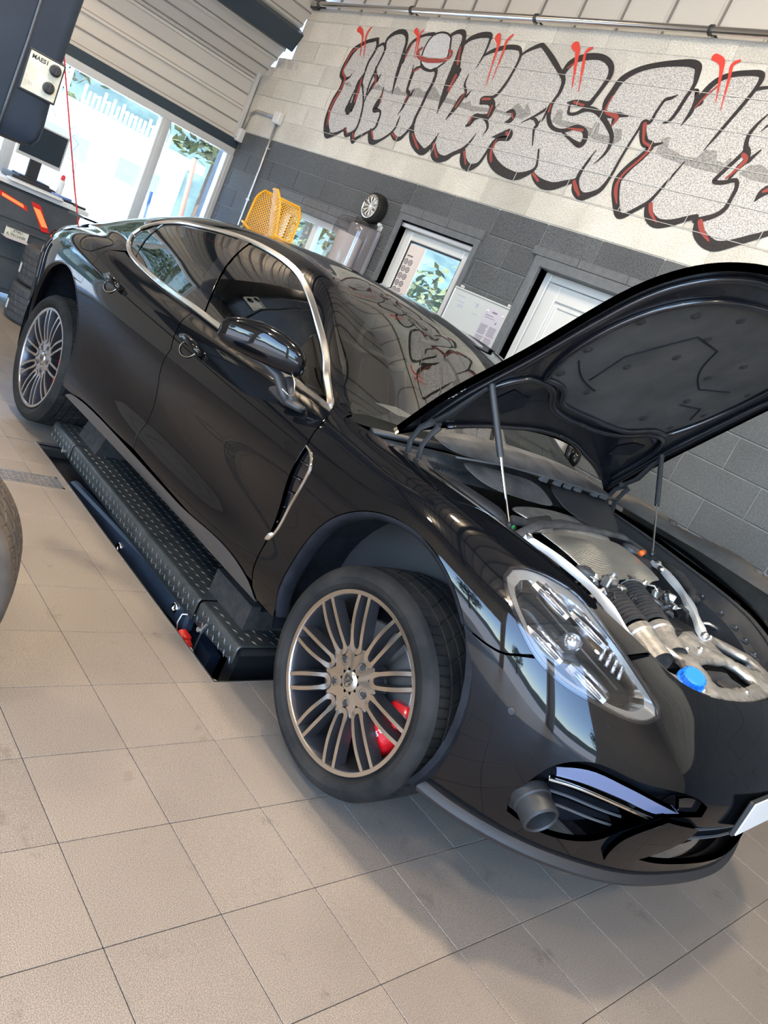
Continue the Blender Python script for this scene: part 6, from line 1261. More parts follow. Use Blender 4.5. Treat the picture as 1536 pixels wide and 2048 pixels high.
def rot_hood(p):
    x, y, z = p; X, Z = x + .5, z - 1.0; return (-.5 + HDX + X * math.cos(TH) - Z * math.sin(TH), y, 1.0 + HDZ + X * math.sin(TH) + Z * math.cos(TH))
def rotn(p): x, y, z = p; return (x * math.cos(TH) - z * math.sin(TH), y, x * math.sin(TH) + z * math.cos(TH))
def hood_panel(outer, name, m, parent, push, holes=(), step=.035, skirt=.0, flipn=False, inv=False):
    v, n, f = panel_data(SH, outer, holes, gap=0, step=step, skirt=skirt, push=push, wy=1.0)
    if flipn: n = [(-a, -b, -c) for a, b, c in n]; f = [q[::-1] for q in f]
    v = [rot_hood(p) for p in v]; n = [rotn(p) for p in n]
    return mesh_with_normals(name, [(v, n, f)], m, parent)
def build_hood():
    s = lambda P: [(a, -b, c) for a, b, c in P]
    e = [(r[0][0], r[0][1], r[0][2]) for r in rowsH]; back = [(a, b, c) for a, b, c in rowsH[0][1:-1]]; front = [(a, b, c) for a, b, c in rowsH[-1][1:-1]]
    outer = e + front + s(e)[::-1] + back[::-1]
    ho = hood_panel(outer, 'bonnet', 'paint', car, 0.0, skirt=.012); ho['label'] = 'black bonnet standing open'
    pad = [(-.02,.47,1.03), (.12,.53,1.02), (.34,.52,.99), (.50,.43,.95), (.60,.25,.93), (.63,0,.92)]; padl = [(-.02,.36,1.03), (-.085,.25,1.05), (-.10,.10,1.06), (-.10,0,1.06)]
    padloop = pad + s(pad[:-1])[::-1] + s(padl[:-1]) + padl[::-1]
    hood_panel(outer, 'bonnet_inner_frame', 'paint_in', ho, -.013, holes=[padloop], skirt=.012, flipn=True)
    hood_panel([(p[0] + .0, p[1] * 1.02, p[2]) for p in padloop], 'insulation_pad', 'pad', ho, -.008, flipn=True, step=.04)
    # raised rims: around the pad, outer stiffening rib, pockets at the rear corners
    def rib(pts, r, name, push, m='paint_in', closed=False, flat=1.0):
        P, N = onsurf(SH, pts, push, 5, closed, wy=1.0); mb = MB(); mb.tube([rot_hood((a, b, c)) for a, b, c in P], r, 8, closed=closed, flat=flat); mb.v = [(x, -y, z) for x, y, z in mb.v]
        return mb.build(name, m, ho, smooth=True)
    rib(padloop, .012, 'pad_rim', -.018, closed=True)
    for sg in (1, -1):
        g = lambda P: [(a, b * sg, c) for a, b, c in P]
        rib(g([(-.40,.67,1.05), (-.25,.665,1.045), (0,.635,1.03), (.24,.62,1.0), (.44,.595,.97), (.56,.53,.94), (.64,.42,.91), (.68,.25,.90), (.69,0,.90)]), .014, 'bonnet_rib', -.020, flat=.8)
        rib(g([(-.36,.62,1.05), (-.14,.60,1.05), (-.05,.52,1.04), (-.04,.40,1.04), (-.12,.26,1.05), (-.15,.1,1.06), (-.15,0,1.06)]), .013, 'bonnet_rib', -.020, flat=.8)
        rib(g([(-.40,.56,1.06), (-.33,.36,1.07), (-.27,.18,1.08), (-.25,0,1.08)]), .012, 'bonnet_rib', -.020, flat=.8)
        P = g([(-.20,.52,1.05), (-.12,.50,1.05), (-.13,.40,1.05), (-.18,.36,1.06), (-.25,.40,1.06)])
        hood_panel(P, 'bonnet_pocket', 'liner', ho, -.016, flipn=True, step=.03)
        P = g([(.05,.61,1.03), (.10,.60,1.02), (.10,.565,1.02), (.05,.57,1.03)]); 
        for x, y in ((.02,.44), (.15,.48), (.33,.47), (.46,.36), (.54,.20), (.0,.22), (.17,.25), (.30,.14), (.42,.17)):
            Pp, N = onsurf(SH, [(x - .001, y * sg, 1.0), (x + .001, y * sg, 1.0)], -.0105, 1, wy=1.0); q = rot_hood(Pp[0]); nn = rotn(-N[0]); nn = Vector((nn[0], -nn[1], nn[2]))
            mb = MB(); mb.lathe([(0, .004), (.007, .004), (.010, .001), (.015, 0)], (q[0], -q[1], q[2]), 'Z', 12, R=nn.to_track_quat('Z', 'Y').to_matrix()); mb.build('pad_clip', 'plastic', ho, smooth=True)
    for pts in ([(.05,.30,1.0), (.20,.33,1.0), (.40,.22,.97), (.40,.05,.97), (.30,-.05,.98), (.24,-.20,1.0), (.30,-.34,.99)], [(.10,-.45,1.02), (.17,-.38,1.0), (.14,-.25,1.0)], [(.10,.45,1.02), (.05,.35,1.02), (.02,.20,1.03)]):
        rib(pts, .003, 'pad_seam', -.0095, 'liner')
    # printed label near the rear corner on the hinge side
    for k in range(7):
        P = [(-.255 + .012 * k, .712, 1.04), (-.246 + .012 * k, .712, 1.04), (-.246 + .012 * k, .704, 1.04), (-.255 + .012 * k, .704, 1.04)]
        if k != 3: hood_panel(P, 'label_mark', 'lettering_white', ho, -.0142, flipn=True, step=.02)
        if k in (1, 2, 4, 5): hood_panel([(a, b - .011, c) for a, b, c in P], 'label_mark', 'lettering_white', ho, -.0142, flipn=True, step=.02)
    # seal along the rear edge and latch
    # gas struts and hinges
    for sg in (-1, 1):
        q = Vector((-.235, sg * .643, 1.363)); b = Vector((0.0, sg * .535, .988)); m_ = q + (b - q) * .52
        mb = MB(); mb.cyl(q, m_, .0115, 14); mb.cyl(q + Vector((-.0, 0, .012)), q, .009, 8); mb.lathe([(0, -.012), (.012, 0), (0, .012)], q, 'Z', 12); st = mb.build('gas_strut', 'plastic', car, auto=35)
        mb = MB(); mb.cyl(m_, b, .0045, 10); mb.build('strut_rod', 'bright', st, auto=35)
        mb = MB(); mb.lathe([(0, .012), (.010, .006), (.012, -.006), (.0, -.014)], b, 'Z', 12); mb.bx(b.x - .03, b.x + .03, b.y - .02, b.y + .02, b.z - .03, b.z - .012); mb.build('strut_foot', 'plastic', st, auto=35)
        for dx, y in ((0.0, .700), (.048, .690)):
            mb = MB(); mb.tube([(-.385 + dx, sg * y, 1.035), (-.395 + dx, sg * y, 1.08), (-.38 + dx, sg * y, 1.13), (-.345 + dx * .6, sg * (y - .005), 1.165)], [.014, .012, .012, .014], 6, flat=.35, up=(0, 1, 0)); mb.build('bonnet_hinge', 'plastic', car, auto=40)
        mb = MB(); mb.tube([(-.35, sg * .685, 1.165), (-.30, sg * .68, 1.22), (-.26, sg * .66, 1.30), (-.235, sg * .65, 1.345)], [.018, .02, .016, .012], 8, flat=.45); mb.cyl((-.345, sg * .70, 1.165), (-.345, sg * .66, 1.165), .012, 12); mb.build('hinge_bracket', 'plastic', car, auto=40)
M['paint_in'] = mat('black_inner_paint', (0.006, 0.007, 0.010), 0.22, 0, .5)
M['pad'] = tex('grey_insulation_felt', (0.030, 0.030, 0.029), (0.055, 0.053, 0.050), 5, 0.9, 0.3)
build_hood()
# ------------------------------------------------------------------ engine bay and cabin
M['heat_shield'] = mat('embossed_heat_shield', (0.80, 0.74, 0.64), 0.30, 0.9)
def _hs():
    g = NT(M['heat_shield']); wv = g.n('ShaderNodeTexWave'); wv.inputs['Scale'].default_value = 60; g.l(g.coords('Object'), wv.inputs['Vector']); g.bump(wv.outputs['Fac'], .5, .004)
_hs()
def engine_bay():
    P = lambda name, mb, m, par=car, **k: mb.build(name, m, par, **k)
    # tub: floor, sides that follow the opening, bulkhead
    e = [(-.44,.775,1.03), (-.30,.735,1.028), (-.15,.715,1.022), (.081,.687,1.005), (.225,.677,.992), (.423,.658,.964), (.52,.62,.94), (.612,.56,.908), (.682,.468,.868), (.716,.395,.852), (.747,.245,.842), (.760,0,.838)]
    for sg in (1, -1):
        mb = MB(); Q = catmull(e, closed=False, n=3); V = []
        for x, y, z in Q:
            k = max(0.0, 1 - max(0, x - .55) / .2)
            q = .45 if sg == 1 else 1.0; V += [(x, sg * -(y - .002), z), (x - .02, sg * -max(0, y - .035 * q), z - .012), (x - .03, sg * -max(0, y - .06 * q), z - .05), (x - .05, sg * -max(0, y - .10 * q), z - .06), (x - .08, sg * -max(0, y - .14 * q), .55)]
        mb.add(V, [(5 * i + k, 5 * i + k + 1, 5 * i + 5 + k + 1, 5 * i + 5 + k) for i in range(len(Q) - 1) for k in range(4)]); P('bay_gutter', mb, 'plastic', smooth=False, auto=40)
        mb = MB(); mb.tube([(a - .012, sg * -(b - .022), c - .002) for a, b, c in Q[:-4]], .006, 6); P('bay_seal', mb, 'blackrub', smooth=True)
        # clips along the gutter
        for x, y, z in (Q[4:-3:2] if sg == -1 else []):
            mb = MB(); mb.lathe([(0, .008), (.007, .007), (.008, 0)], (x - .03, sg * -(y - .075), z - .052), 'Z', 10); mb.bx(x - .045, x - .015, sg * -(y - .085) - .008, sg * -(y - .085) + .008, z - .058, z - .05)
            P('bay_clip', mb, 'darkmetal', smooth=False)
    mb = MB(); mb.bx(-.60, .80, -.62, .62, .56, .58); P('bay_floor', mb, 'liner')
    mb = MB(); mb.bx(-.56, -.52, -.76, .76, .58, .98); P('bulkhead', mb, 'liner')
    # scuttle: glossy rail under the screen, wiper trough with louvres
    mb = MB(); mb.tube([(-.50, -.78, 1.045), (-.455, -.45, 1.075), (-.42, 0, 1.095), (-.455, .45, 1.075), (-.50, .78, 1.045)], .018, 8, flat=.7); P('scuttle_rail', mb, 'plastic', smooth=True)
    mb = MB(); mb.add([(-.50, -.76, 1.03), (-.42, 0, 1.08), (-.50, .76, 1.03), (-.36, .74, .985), (-.27, 0, 1.01), (-.36, -.74, .985)], [(0, 1, 4, 5), (1, 2, 3, 4)]); P('wiper_trough', mb, 'plastic_dusty')
    for k in range(16):
        y = -.55 + k * .021; mb = MB(); mb.bx(-.43, -.37, y, y + .006, 1.005 + k * .0008, 1.02 + k * .0008); P('trough_louvre', mb, 'plastic')
    # loose scuttle cover, dusty plastic, lying across the far side
    def sheet(rows, name, m, th=.004):
        n = len(rows[0]); mb = MB(); V = [p for r in rows for p in r]; k = len(V)
        F = [(i * n + j, i * n + j + 1, (i + 1) * n + j + 1, (i + 1) * n + j) for i in range(len(rows) - 1) for j in range(n - 1)]
        mb.add(V, F); o = P(name, mb, m, smooth=True); md = o.modifiers.new('thick', 'SOLIDIFY'); md.thickness = th; md.offset = -1; s_ = o.modifiers.new('sub', 'SUBSURF'); s_.levels = 2; s_.render_levels = 2; return o
    # (x, y(left), z)
    sheet([[(-.455, -.60, 1.115), (-.39, -.57, 1.10), (-.335, -.54, 1.088)],
           [(-.475, -.35, 1.150), (-.38, -.33, 1.138), (-.30, -.32, 1.105)],
           [(-.455, -.05, 1.162), (-.35, -.03, 1.150), (-.26, -.02, 1.115)],
           [(-.455, .22, 1.160), (-.34, .24, 1.145), (-.25, .24, 1.11)],
           [(-.475, .48, 1.140), (-.37, .49, 1.128), (-.27, .48, 1.10)],
           [(-.505, .70, 1.112), (-.43, .715, 1.10), (-.36, .72, 1.088)]], 'scuttle_cover', 'plastic_dusty', .006)
    sheet([[(-.31, .0, 1.10), (-.22, .02, 1.05), (-.16, .04, 1.03)], [(-.28, .22, 1.10), (-.17, .23, 1.04), (-.085, .22, 1.00)], [(-.30, .44, 1.10), (-.19, .45, 1.03), (-.10, .42, .995)], [(-.40, .68, 1.088), (-.32, .66, 1.045), (-.24, .60, 1.02)]], 'scuttle_tray', 'plastic', .006)
    sheet([[(-.36, -.50, 1.075), (-.29, -.46, 1.045), (-.22, -.42, 1.03)], [(-.31, -.28, 1.08), (-.23, -.26, 1.055), (-.16, -.25, 1.035)], [(-.29, -.06, 1.09), (-.21, -.05, 1.06), (-.15, -.05, 1.035)]], 'scuttle_flap', 'plastic_dusty', .005)
    mb = MB(); mb.tube([(-.30, -.56, 1.085), (-.29, -.30, 1.107), (-.25, -.02, 1.12), (-.245, .24, 1.118), (-.265, .48, 1.108), (-.35, .72, 1.095)], .0065, 6, flat=.6); P('cover_edge', mb, 'plastic_grey', smooth=True)
    for y in (-.10, .0, .08, .16, .30, .38): mb = MB(); mb.bx(-.262, -.246, y, y + .04, 1.098, 1.120); P('cover_clip', mb, 'plastic_grey')
    # strut towers with dark caps
    for sg in (1, -1):
        mb = MB(); mb.lathe([(.0, .965), (.05, .965), (.085, .955), (.11, .93), (.12, .85), (.12, .58)], (-.03, sg * .50, 0), 'Z', 28); P('strut_tower', mb, 'plastic', auto=40)
        mb = MB(); mb.lathe([(0, .985), (.032, .983), (.042, .975), (.044, .962)], (-.06, sg * .47, 0), 'Z', 20); P('strut_cap', mb, 'plastic_dusty', auto=40)
    # cross tube behind the engine
    mb = MB(); mb.tube([(.05, -.545, .975), (-.03, -.32, 1.00), (-.08, -.10, 1.005), (-.10, .20, 1.002), (-.11, .45, .995), (-.06, .60, .97)], [.016, .022, .024, .024, .022, .016], 10, flat=.55); P('cross_member', mb, 'plastic_dusty', smooth=True)
    mb = MB(); mb.tube([(-.02, -.50, 1.0), (-.03, -.40, .995), (-.06, -.30, 1.0), (-.07, -.22, 1.01)], .016, 10); P('hose', mb, 'blackrub', smooth=True)
    mb = MB(); mb.tube([(.01, -.43, .985), (-.01, -.33, .985), (-.03, -.24, .990)], .010, 10); P('coolant_pipe', mb, 'alu', smooth=True)
    mb = MB(); mb.lathe([(.014, -.01), (.019, -.008), (.019, .008), (.014, .01)], (-.03, -.485, .975), 'Z', 16); P('green_ring', mb, 'green', smooth=True)
    mb = MB(); mb.tube([(-.33, -.62, 1.0), (-.20, -.58, 1.0), (-.08, -.52, .985), (-.02, -.49, .965)], [.020, .034, .038, .030], 12, flat=.8); P('air_duct', mb, 'plastic', smooth=True)
    # intake plenum under the scuttle (metal grey)
    sheet([[(-.22, -.30, .985), (-.14, -.26, .99), (-.03, -.22, .975)], [(-.23, -.10, 1.01), (-.14, -.06, 1.015), (-.05, -.02, 1.0)], [(-.22, .12, 1.012), (-.12, .14, 1.012), (-.04, .14, .995)], [(-.20, .34, 1.0), (-.12, .34, .995), (-.05, .30, .98)]], 'plenum_shield', 'alu_cast', .02)
    # engine heat shield with a dome
    n, m_ = 13, 13; rows = []
    for i in range(n):
        u = i / (n - 1); r = []
        for j in range(m_):
            v = j / (m_ - 1); x0 = -.085 + .06 * (v - .5)**2; x1 = .235 - .09 * max(0, v - .15)
            x = x0 + (x1 - x0) * u; y = -.30 + .66 * v; z = .968 + .012 * math.sin(v * PI) - .035 * u * u
            d = math.hypot((x - .11) / .11, (y + .16) / .12); z += .045 * max(0, 1 - d * d)
            if u > .55 and .48 < v < .86: z -= .05 * math.sin((v - .48) / .38 * PI) * (u - .55) * 3
            r.append((x, y, z))
        rows.append(r)
    sheet(rows, 'engine_heat_shield', 'heat_shield', .01)
    # long aluminium braces
    def brace(pts, wd, name):
        mb = MB(); Q = catmull(pts, closed=False, n=4); n_ = len(Q); V = []
        for i in range(n_):
            a = Vector(Q[max(i - 1, 0)]); b = Vector(Q[min(i + 1, n_ - 1)]); t = (b - a).normalized(); o = t.cross(Vector((0, 0, 1))).normalized(); w_ = wd * (.75 + .25 * math.cos(i * 1.1)) ; c = Vector(Q[i])
            for q, h in ((-1, -.012), (-1, .002), (-.82, .009), (-.5, .003), (.5, .003), (.82, .009), (1, .002), (1, -.012)): V.append(c + o * w_ * q + Vector((0, 0, h)))
        mb.add(V, [(i * 8 + k, i * 8 + k + 1, (i + 1) * 8 + k + 1, (i + 1) * 8 + k) for i in range(n_ - 1) for k in range(7)]); mb.add(V[:8], [tuple(range(8))]); mb.add(V[-8:], [tuple(range(8))[::-1]])
        o = P(name, mb, 'alu_pale', auto=40)
        for k in (1, n_ - 2): c = Q[k]; mb = MB(); mb.lathe([(0, .018), (.008, .018), (.010, .014), (.016, .010), (.016, .0)], (c[0], c[1], c[2]), 'Z', 12); mb.build('brace_bolt', 'alu', o, auto=35)
    brace([(.030, -.500, .975), (.13, -.445, .968), (.26, -.40, .945), (.38, -.40, .918), (.48, -.42, .880), (.535, -.445, .862)], .018, 'brace')
    brace([(.045, .50, .965), (.13, .44, .965), (.24, .385, .945), (.34, .30, .925), (.42, .23, .900), (.475, .20, .872)], .020, 'brace')
    # bellows and pipes
    for (a, b) in (((.22, -.20, .905), (.43, -.27, .868)), ((.215, .02, .905), (.415, -.09, .868))):
        A = Vector(a); B_ = Vector(b); d = (B_ - A).normalized(); L = (B_ - A).length; R = d.to_track_quat('Z', 'Y').to_matrix(); prof = [(.040, 0)]
        for k in range(12): h = L * .05 + k * L * .075; prof += [(.046, h), (.056, h + L * .02), (.056, h + L * .04), (.046, h + L * .062)]
        mb = MB(); mb.lathe(prof, A, 'Z', 28, R=R); bl = P('bellows', mb, 'blackrub', auto=30)
        mb = MB(); mb.lathe([(.050, 0), (.053, .004), (.053, .028), (.048, .034), (.044, .07), (.043, .14)], B_, 'Z', 28, R=R); P('intake_pipe', mb, 'alu_cast', auto=30)
        mb = MB(); mb.lathe([(.044, -.035), (.049, -.03), (.049, 0), (.058, .001), (.058, .009), (.05, .011)], A, 'Z', 28, R=R); mb.tube([A + Vector((0, .05, .02)), A + Vector((-.02, .08, .03)), A + Vector((-.03, .05, .045))], .006, 6); P('pipe_clamp', mb, 'alu', auto=30)
    # front carrier: cast aluminium frame with three openings
    out = [(.455, .345), (.405, .10), (.445, .0), (.425, -.10), (.43, -.30), (.56, -.475), (.66, -.43), (.70, -.38), (.735, -.24), (.748, -.12), (.752, .0), (.748, .12), (.735, .24), (.700, .38), (.66, .43), (.56, .475)]
    out = [(.43, -.32), (.42, -.12), (.455, 0), (.42, .12), (.43, .32), (.555, .49), (.66, .43), (.705, .37), (.737, .24), (.752, .10), (.752, -.10), (.737, -.24), (.705, -.37), (.66, -.43), (.555, -.49)]
    h1 = [(.485, -.30), (.50, -.22), (.56, -.20), (.62, -.28), (.635, -.36), (.56, -.38)]; h2 = [(x, -y) for x, y in h1]
    h3 = [(.60, -.13), (.585, 0), (.60, .13), (.68, .17), (.70, .08), (.70, -.08), (.68, -.17)]
    V2 = []; E = []; hs = [catmull([(x, y, 0) for x, y in h], n=3)[:, :2] for h in (h1, h2, h3)]; oo = catmull([(x, y, 0) for x, y in out], n=3)[:, :2]
    for L_ in [oo] + hs: b = len(V2); V2 += [tuple(p) for p in L_]; E += [(b + i, b + (i + 1) % len(L_)) for i in range(len(L_))]
    for gx in np.arange(.42, .76, .022):
        for gy in np.arange(-.48, .48, .022):
            if pip2([tuple(p) for p in oo], np.array([[gx, gy]]))[0] and min(math.hypot(gx - p[0], gy - p[1]) for p in V2) > .010: V2.append((gx, gy))
    r_ = delaunay_2d_cdt([Vector(p) for p in V2], E, [], 0, 1e-6); vo = np.array([tuple(p) for p in r_[0]]); T = np.array([f for f in r_[2] if len(f) == 3]); c = vo[T].mean(1)
    ok = pip2([tuple(p) for p in oo], c)
    for h in hs: ok &= ~pip2([tuple(p) for p in h], c)
    allh = np.concatenate(hs)
    def zf(x, y):
        d = np.sqrt(((allh - (x, y))**2).sum(1)).min(); z = .872 - .10 * max(0, x - .42) ; z += .012 * math.sin(min(1, d / .035) * PI) + .016 * math.exp(-((abs(y) - .03 - .25 * (x - .42) / .33)**2) / .0012) 
        return z
    mb = MB(); Vt = [(x, y, zf(x, y)) for x, y in vo]; F = []
    for t in T[ok]:
        a, b, d = vo[t[0]], vo[t[1]], vo[t[2]]; s_ = (b[0] - a[0]) * (d[1] - a[1]) - (b[1] - a[1]) * (d[0] - a[0]); F.append(tuple(int(q) for q in (t if s_ > 0 else (t[0], t[2], t[1]))))
    mb.add(Vt, F); o = P('front_carrier', mb, 'alu_cast', smooth=True); md = o.modifiers.new('t', 'SOLIDIFY'); md.thickness = .03; md.offset = -1
    for x, y in ((.45, -.27), (.46, .27), (.52, -.06), (.52, .06), (.70, -.30), (.70, .30), (.725, .0)): mb = MB(); z = zf(x, y); mb.lathe([(0, z + .012), (.007, z + .012), (.009, z + .006), (.014, z + .003), (.014, z - .01)], (x, y, 0), 'Z', 12); mb.build('carrier_bolt', 'alu', o, auto=35)
    mb = MB(); mb.tube([(.61, -.20, .80), (.62, -.05, .82), (.62, .10, .81)], .03, 10); mb.bx(.60, .69, -.04, .10, .79, .835, bev=.006); P('latch', mb, 'plastic', auto=40)
    mb = MB(); mb.tube([(.49, -.34, .74), (.54, -.25, .76), (.60, -.22, .78), (.66, -.30, .76)], .035, 10); P('air_pipe', mb, 'darkmetal', smooth=True)
    mb = MB(); mb.lathe([(0, .040), (.030, .040), (.034, .036), (.034, .020), (.042, .016), (.042, 0), (.036, -.004)], (0, 0, 0), 'Z', 30)
    for k in range(15): a = 2 * PI * k / 15; mb.bx(.0345 * math.cos(a) - .002, .0345 * math.cos(a) + .002, .0345 * math.sin(a) - .002, .0345 * math.sin(a) + .002, .018, .038)
    c_ = P('washer_bottle_cap', mb, 'blue', auto=35); c_.location = (.665, -.335, .850); c_.rotation_euler = (.35, .25, 0); c_['label'] = 'bright blue screen wash filler cap'
    # clutter between the braces: coils, hoses, connectors
    rnd = random.Random(5)
    mb = MB(); mb.lathe([(.018, 0), (.022, .006), (.022, .03), (.027, .034), (.027, .075), (.021, .08), (.021, .11), (.016, .115)], (.03, -.40, .945), 'Z', 20, R=Vector((.8, .35, -.25)).to_track_quat('Z', 'Y').to_matrix()); P('ignition_part', mb, 'plastic', auto=30)
    mb = MB(); mb.lathe([(0, .012), (.020, .012), (.034, .008), (.036, .0), (.033, -.02)], (.185, -.28, .945), 'Z', 24); mb.lathe([(.012, .012), (.014, .016), (.0, .016)], (.185, -.28, .945), 'Z', 16); P('oil_filler_cap', mb, 'plastic_dusty', auto=30)
    mb = MB(); mb.bx(.245, .275, -.275, -.215, .93, .975, bev=.005); mb.lathe([(.006, .0), (.010, .002), (.010, .012)], (.262, -.25, .974), 'Z', 12); mb.bx(.268, .30, -.22, -.18, .92, .955, bev=.004); P('aluminium_bracket', mb, 'alu', auto=35)
    for x, y, z in ((.11, -.520, .945), (.145, -.512, .938), (.21, -.497, .922)): mb = MB(); mb.box((x, y, z), (.03, .022, .02), rz=.5, bev=.003); mb.box((x + .01, y + .01, z + .012), (.016, .014, .012), rz=.5); P('orange_connector', mb, 'orange')
    for k in range(26):
        x = rnd.uniform(.08, .42); y = -rnd.uniform(.40, .56) if k % 2 else rnd.uniform(.16, .50) ; z = rnd.uniform(.84, .90)
        if k < 12: y = rnd.uniform(-.36, .30); x = rnd.uniform(.20, .34); z = .90
        mb = MB(); a = rnd.uniform(0, 6.28); L = rnd.uniform(.04, .10); r = rnd.uniform(.004, .011)
        mb.tube([(x, y, z), (x + L * .4 * math.cos(a), y + L * .4 * math.sin(a), z + .02), (x + L * math.cos(a + .5), y + L * math.sin(a + .5), z + .012), (x + L * 1.4 * math.cos(a + 1), y + L * 1.3 * math.sin(a + 1), z - .03)], r, 8)
        P('engine_hose', mb, ['blackrub', 'plastic', 'alu', 'plastic_dusty', 'darkmetal'][k % 5], smooth=True)
    for k in range(34):      # small fittings in front of the heat shield
        x, y, z = rnd.uniform(.18, .33), rnd.uniform(-.36, .22), rnd.uniform(.895, .935); mb = MB(); m_ = ['alu', 'alu_cast', 'darkmetal', 'plastic', 'alu_pale', 'blackrub', 'plastic_dusty'][k % 7]
        if k % 3 == 0: mb.lathe([(0, .02), (.008, .02), (.009, .012), (.014, .01), (.015, -.02)], (x, y, z), 'Z', 12, R=Vector((rnd.uniform(-.6, .8), rnd.uniform(-.6, .6), .7)).to_track_quat('Z', 'Y').to_matrix())
        elif k % 3 == 1: a = rnd.uniform(0, 6.28); mb.tube([(x, y, z), (x + .02 * math.cos(a), y + .02 * math.sin(a), z + .014), (x + .05 * math.cos(a + .4), y + .05 * math.sin(a + .4), z + .008), (x + .075 * math.cos(a + .7), y + .075 * math.sin(a + .7), z - .02)], rnd.uniform(.0035, .007), 8)
        else: mb.box((x, y, z), (rnd.uniform(.012, .04), rnd.uniform(.012, .03), rnd.uniform(.01, .03)), rz=rnd.uniform(0, 3), bev=.003)
        P('engine_part', mb, m_, auto=40)
    for k in range(16):
        x, y = rnd.uniform(.10, .44), rnd.uniform(-.54, .50); mb = MB(); mb.box((x, y, .845), (rnd.uniform(.03, .07), rnd.uniform(.02, .05), rnd.uniform(.02, .05)), rz=rnd.uniform(0, 3), bev=.004); P('engine_part', mb, ['plastic', 'darkmetal', 'alu_cast', 'plastic_dusty'][k % 4])
    for k in range(30):      # pipes, looms and connectors between the near brace and the wing
        x = .06 + .40 * k / 30; yb = -(.505 - .10 * max(0, x - .30)); y = yb + rnd.uniform(-.035, .05); z = .915 - .22 * max(0, x - .12) + rnd.uniform(-.012, .02); mb = MB(); a = rnd.uniform(-.7, .5); L = rnd.uniform(.03, .07)
        if k % 3 == 2: mb.box((x, y, z - .01), (rnd.uniform(.02, .04), rnd.uniform(.014, .026), .025), rz=a, bev=.003); mb.lathe([(0, .012), (.006, .011), (.007, 0)], (x, y, z), 'Z', 8)
        else: mb.tube([(x - L, y + .01, z - .03), (x - L * .5, y, z), (x + L * .4, y + .012 * math.sin(k), z + .006), (x + L, y - .012, z - .03)], rnd.uniform(.004, .009), 8)
        P('engine_hose' if k % 3 != 2 else 'connector', mb, ['blackrub', 'darkmetal', 'plastic_grey', 'alu', 'plastic', 'alu_cast'][k % 6], auto=40)
    mb = MB(); mb.bx(-.05, .46, -.34, .34, .60, .86, bev=.02); P('engine_block', mb, 'darkmetal')
    mb = MB(); mb.tube([(.02, .39, .985), (.01, .43, .99)], .012, 8); P('orange_ring', mb, 'orange', smooth=True)
    mb = MB(); mb.tube([(.12, .505, .955), (.105, .43, .968)], .013, 10); P('silver_coupling', mb, 'alu', smooth=True)
    mb = MB(); mb.tube([(.05, .56, .97), (.15, .545, .965), (.24, .50, .94), (.27, .44, .92)], .020, 10); mb.tube([(.04, .60, .96), (.16, .58, .95), (.27, .52, .92)], .015, 10); P('air_hose', mb, 'blackrub', smooth=True)
M['alu_pale'] = mat('pale_aluminium', (0.66, 0.65, 0.62), 0.35, 0.45)
engine_bay()
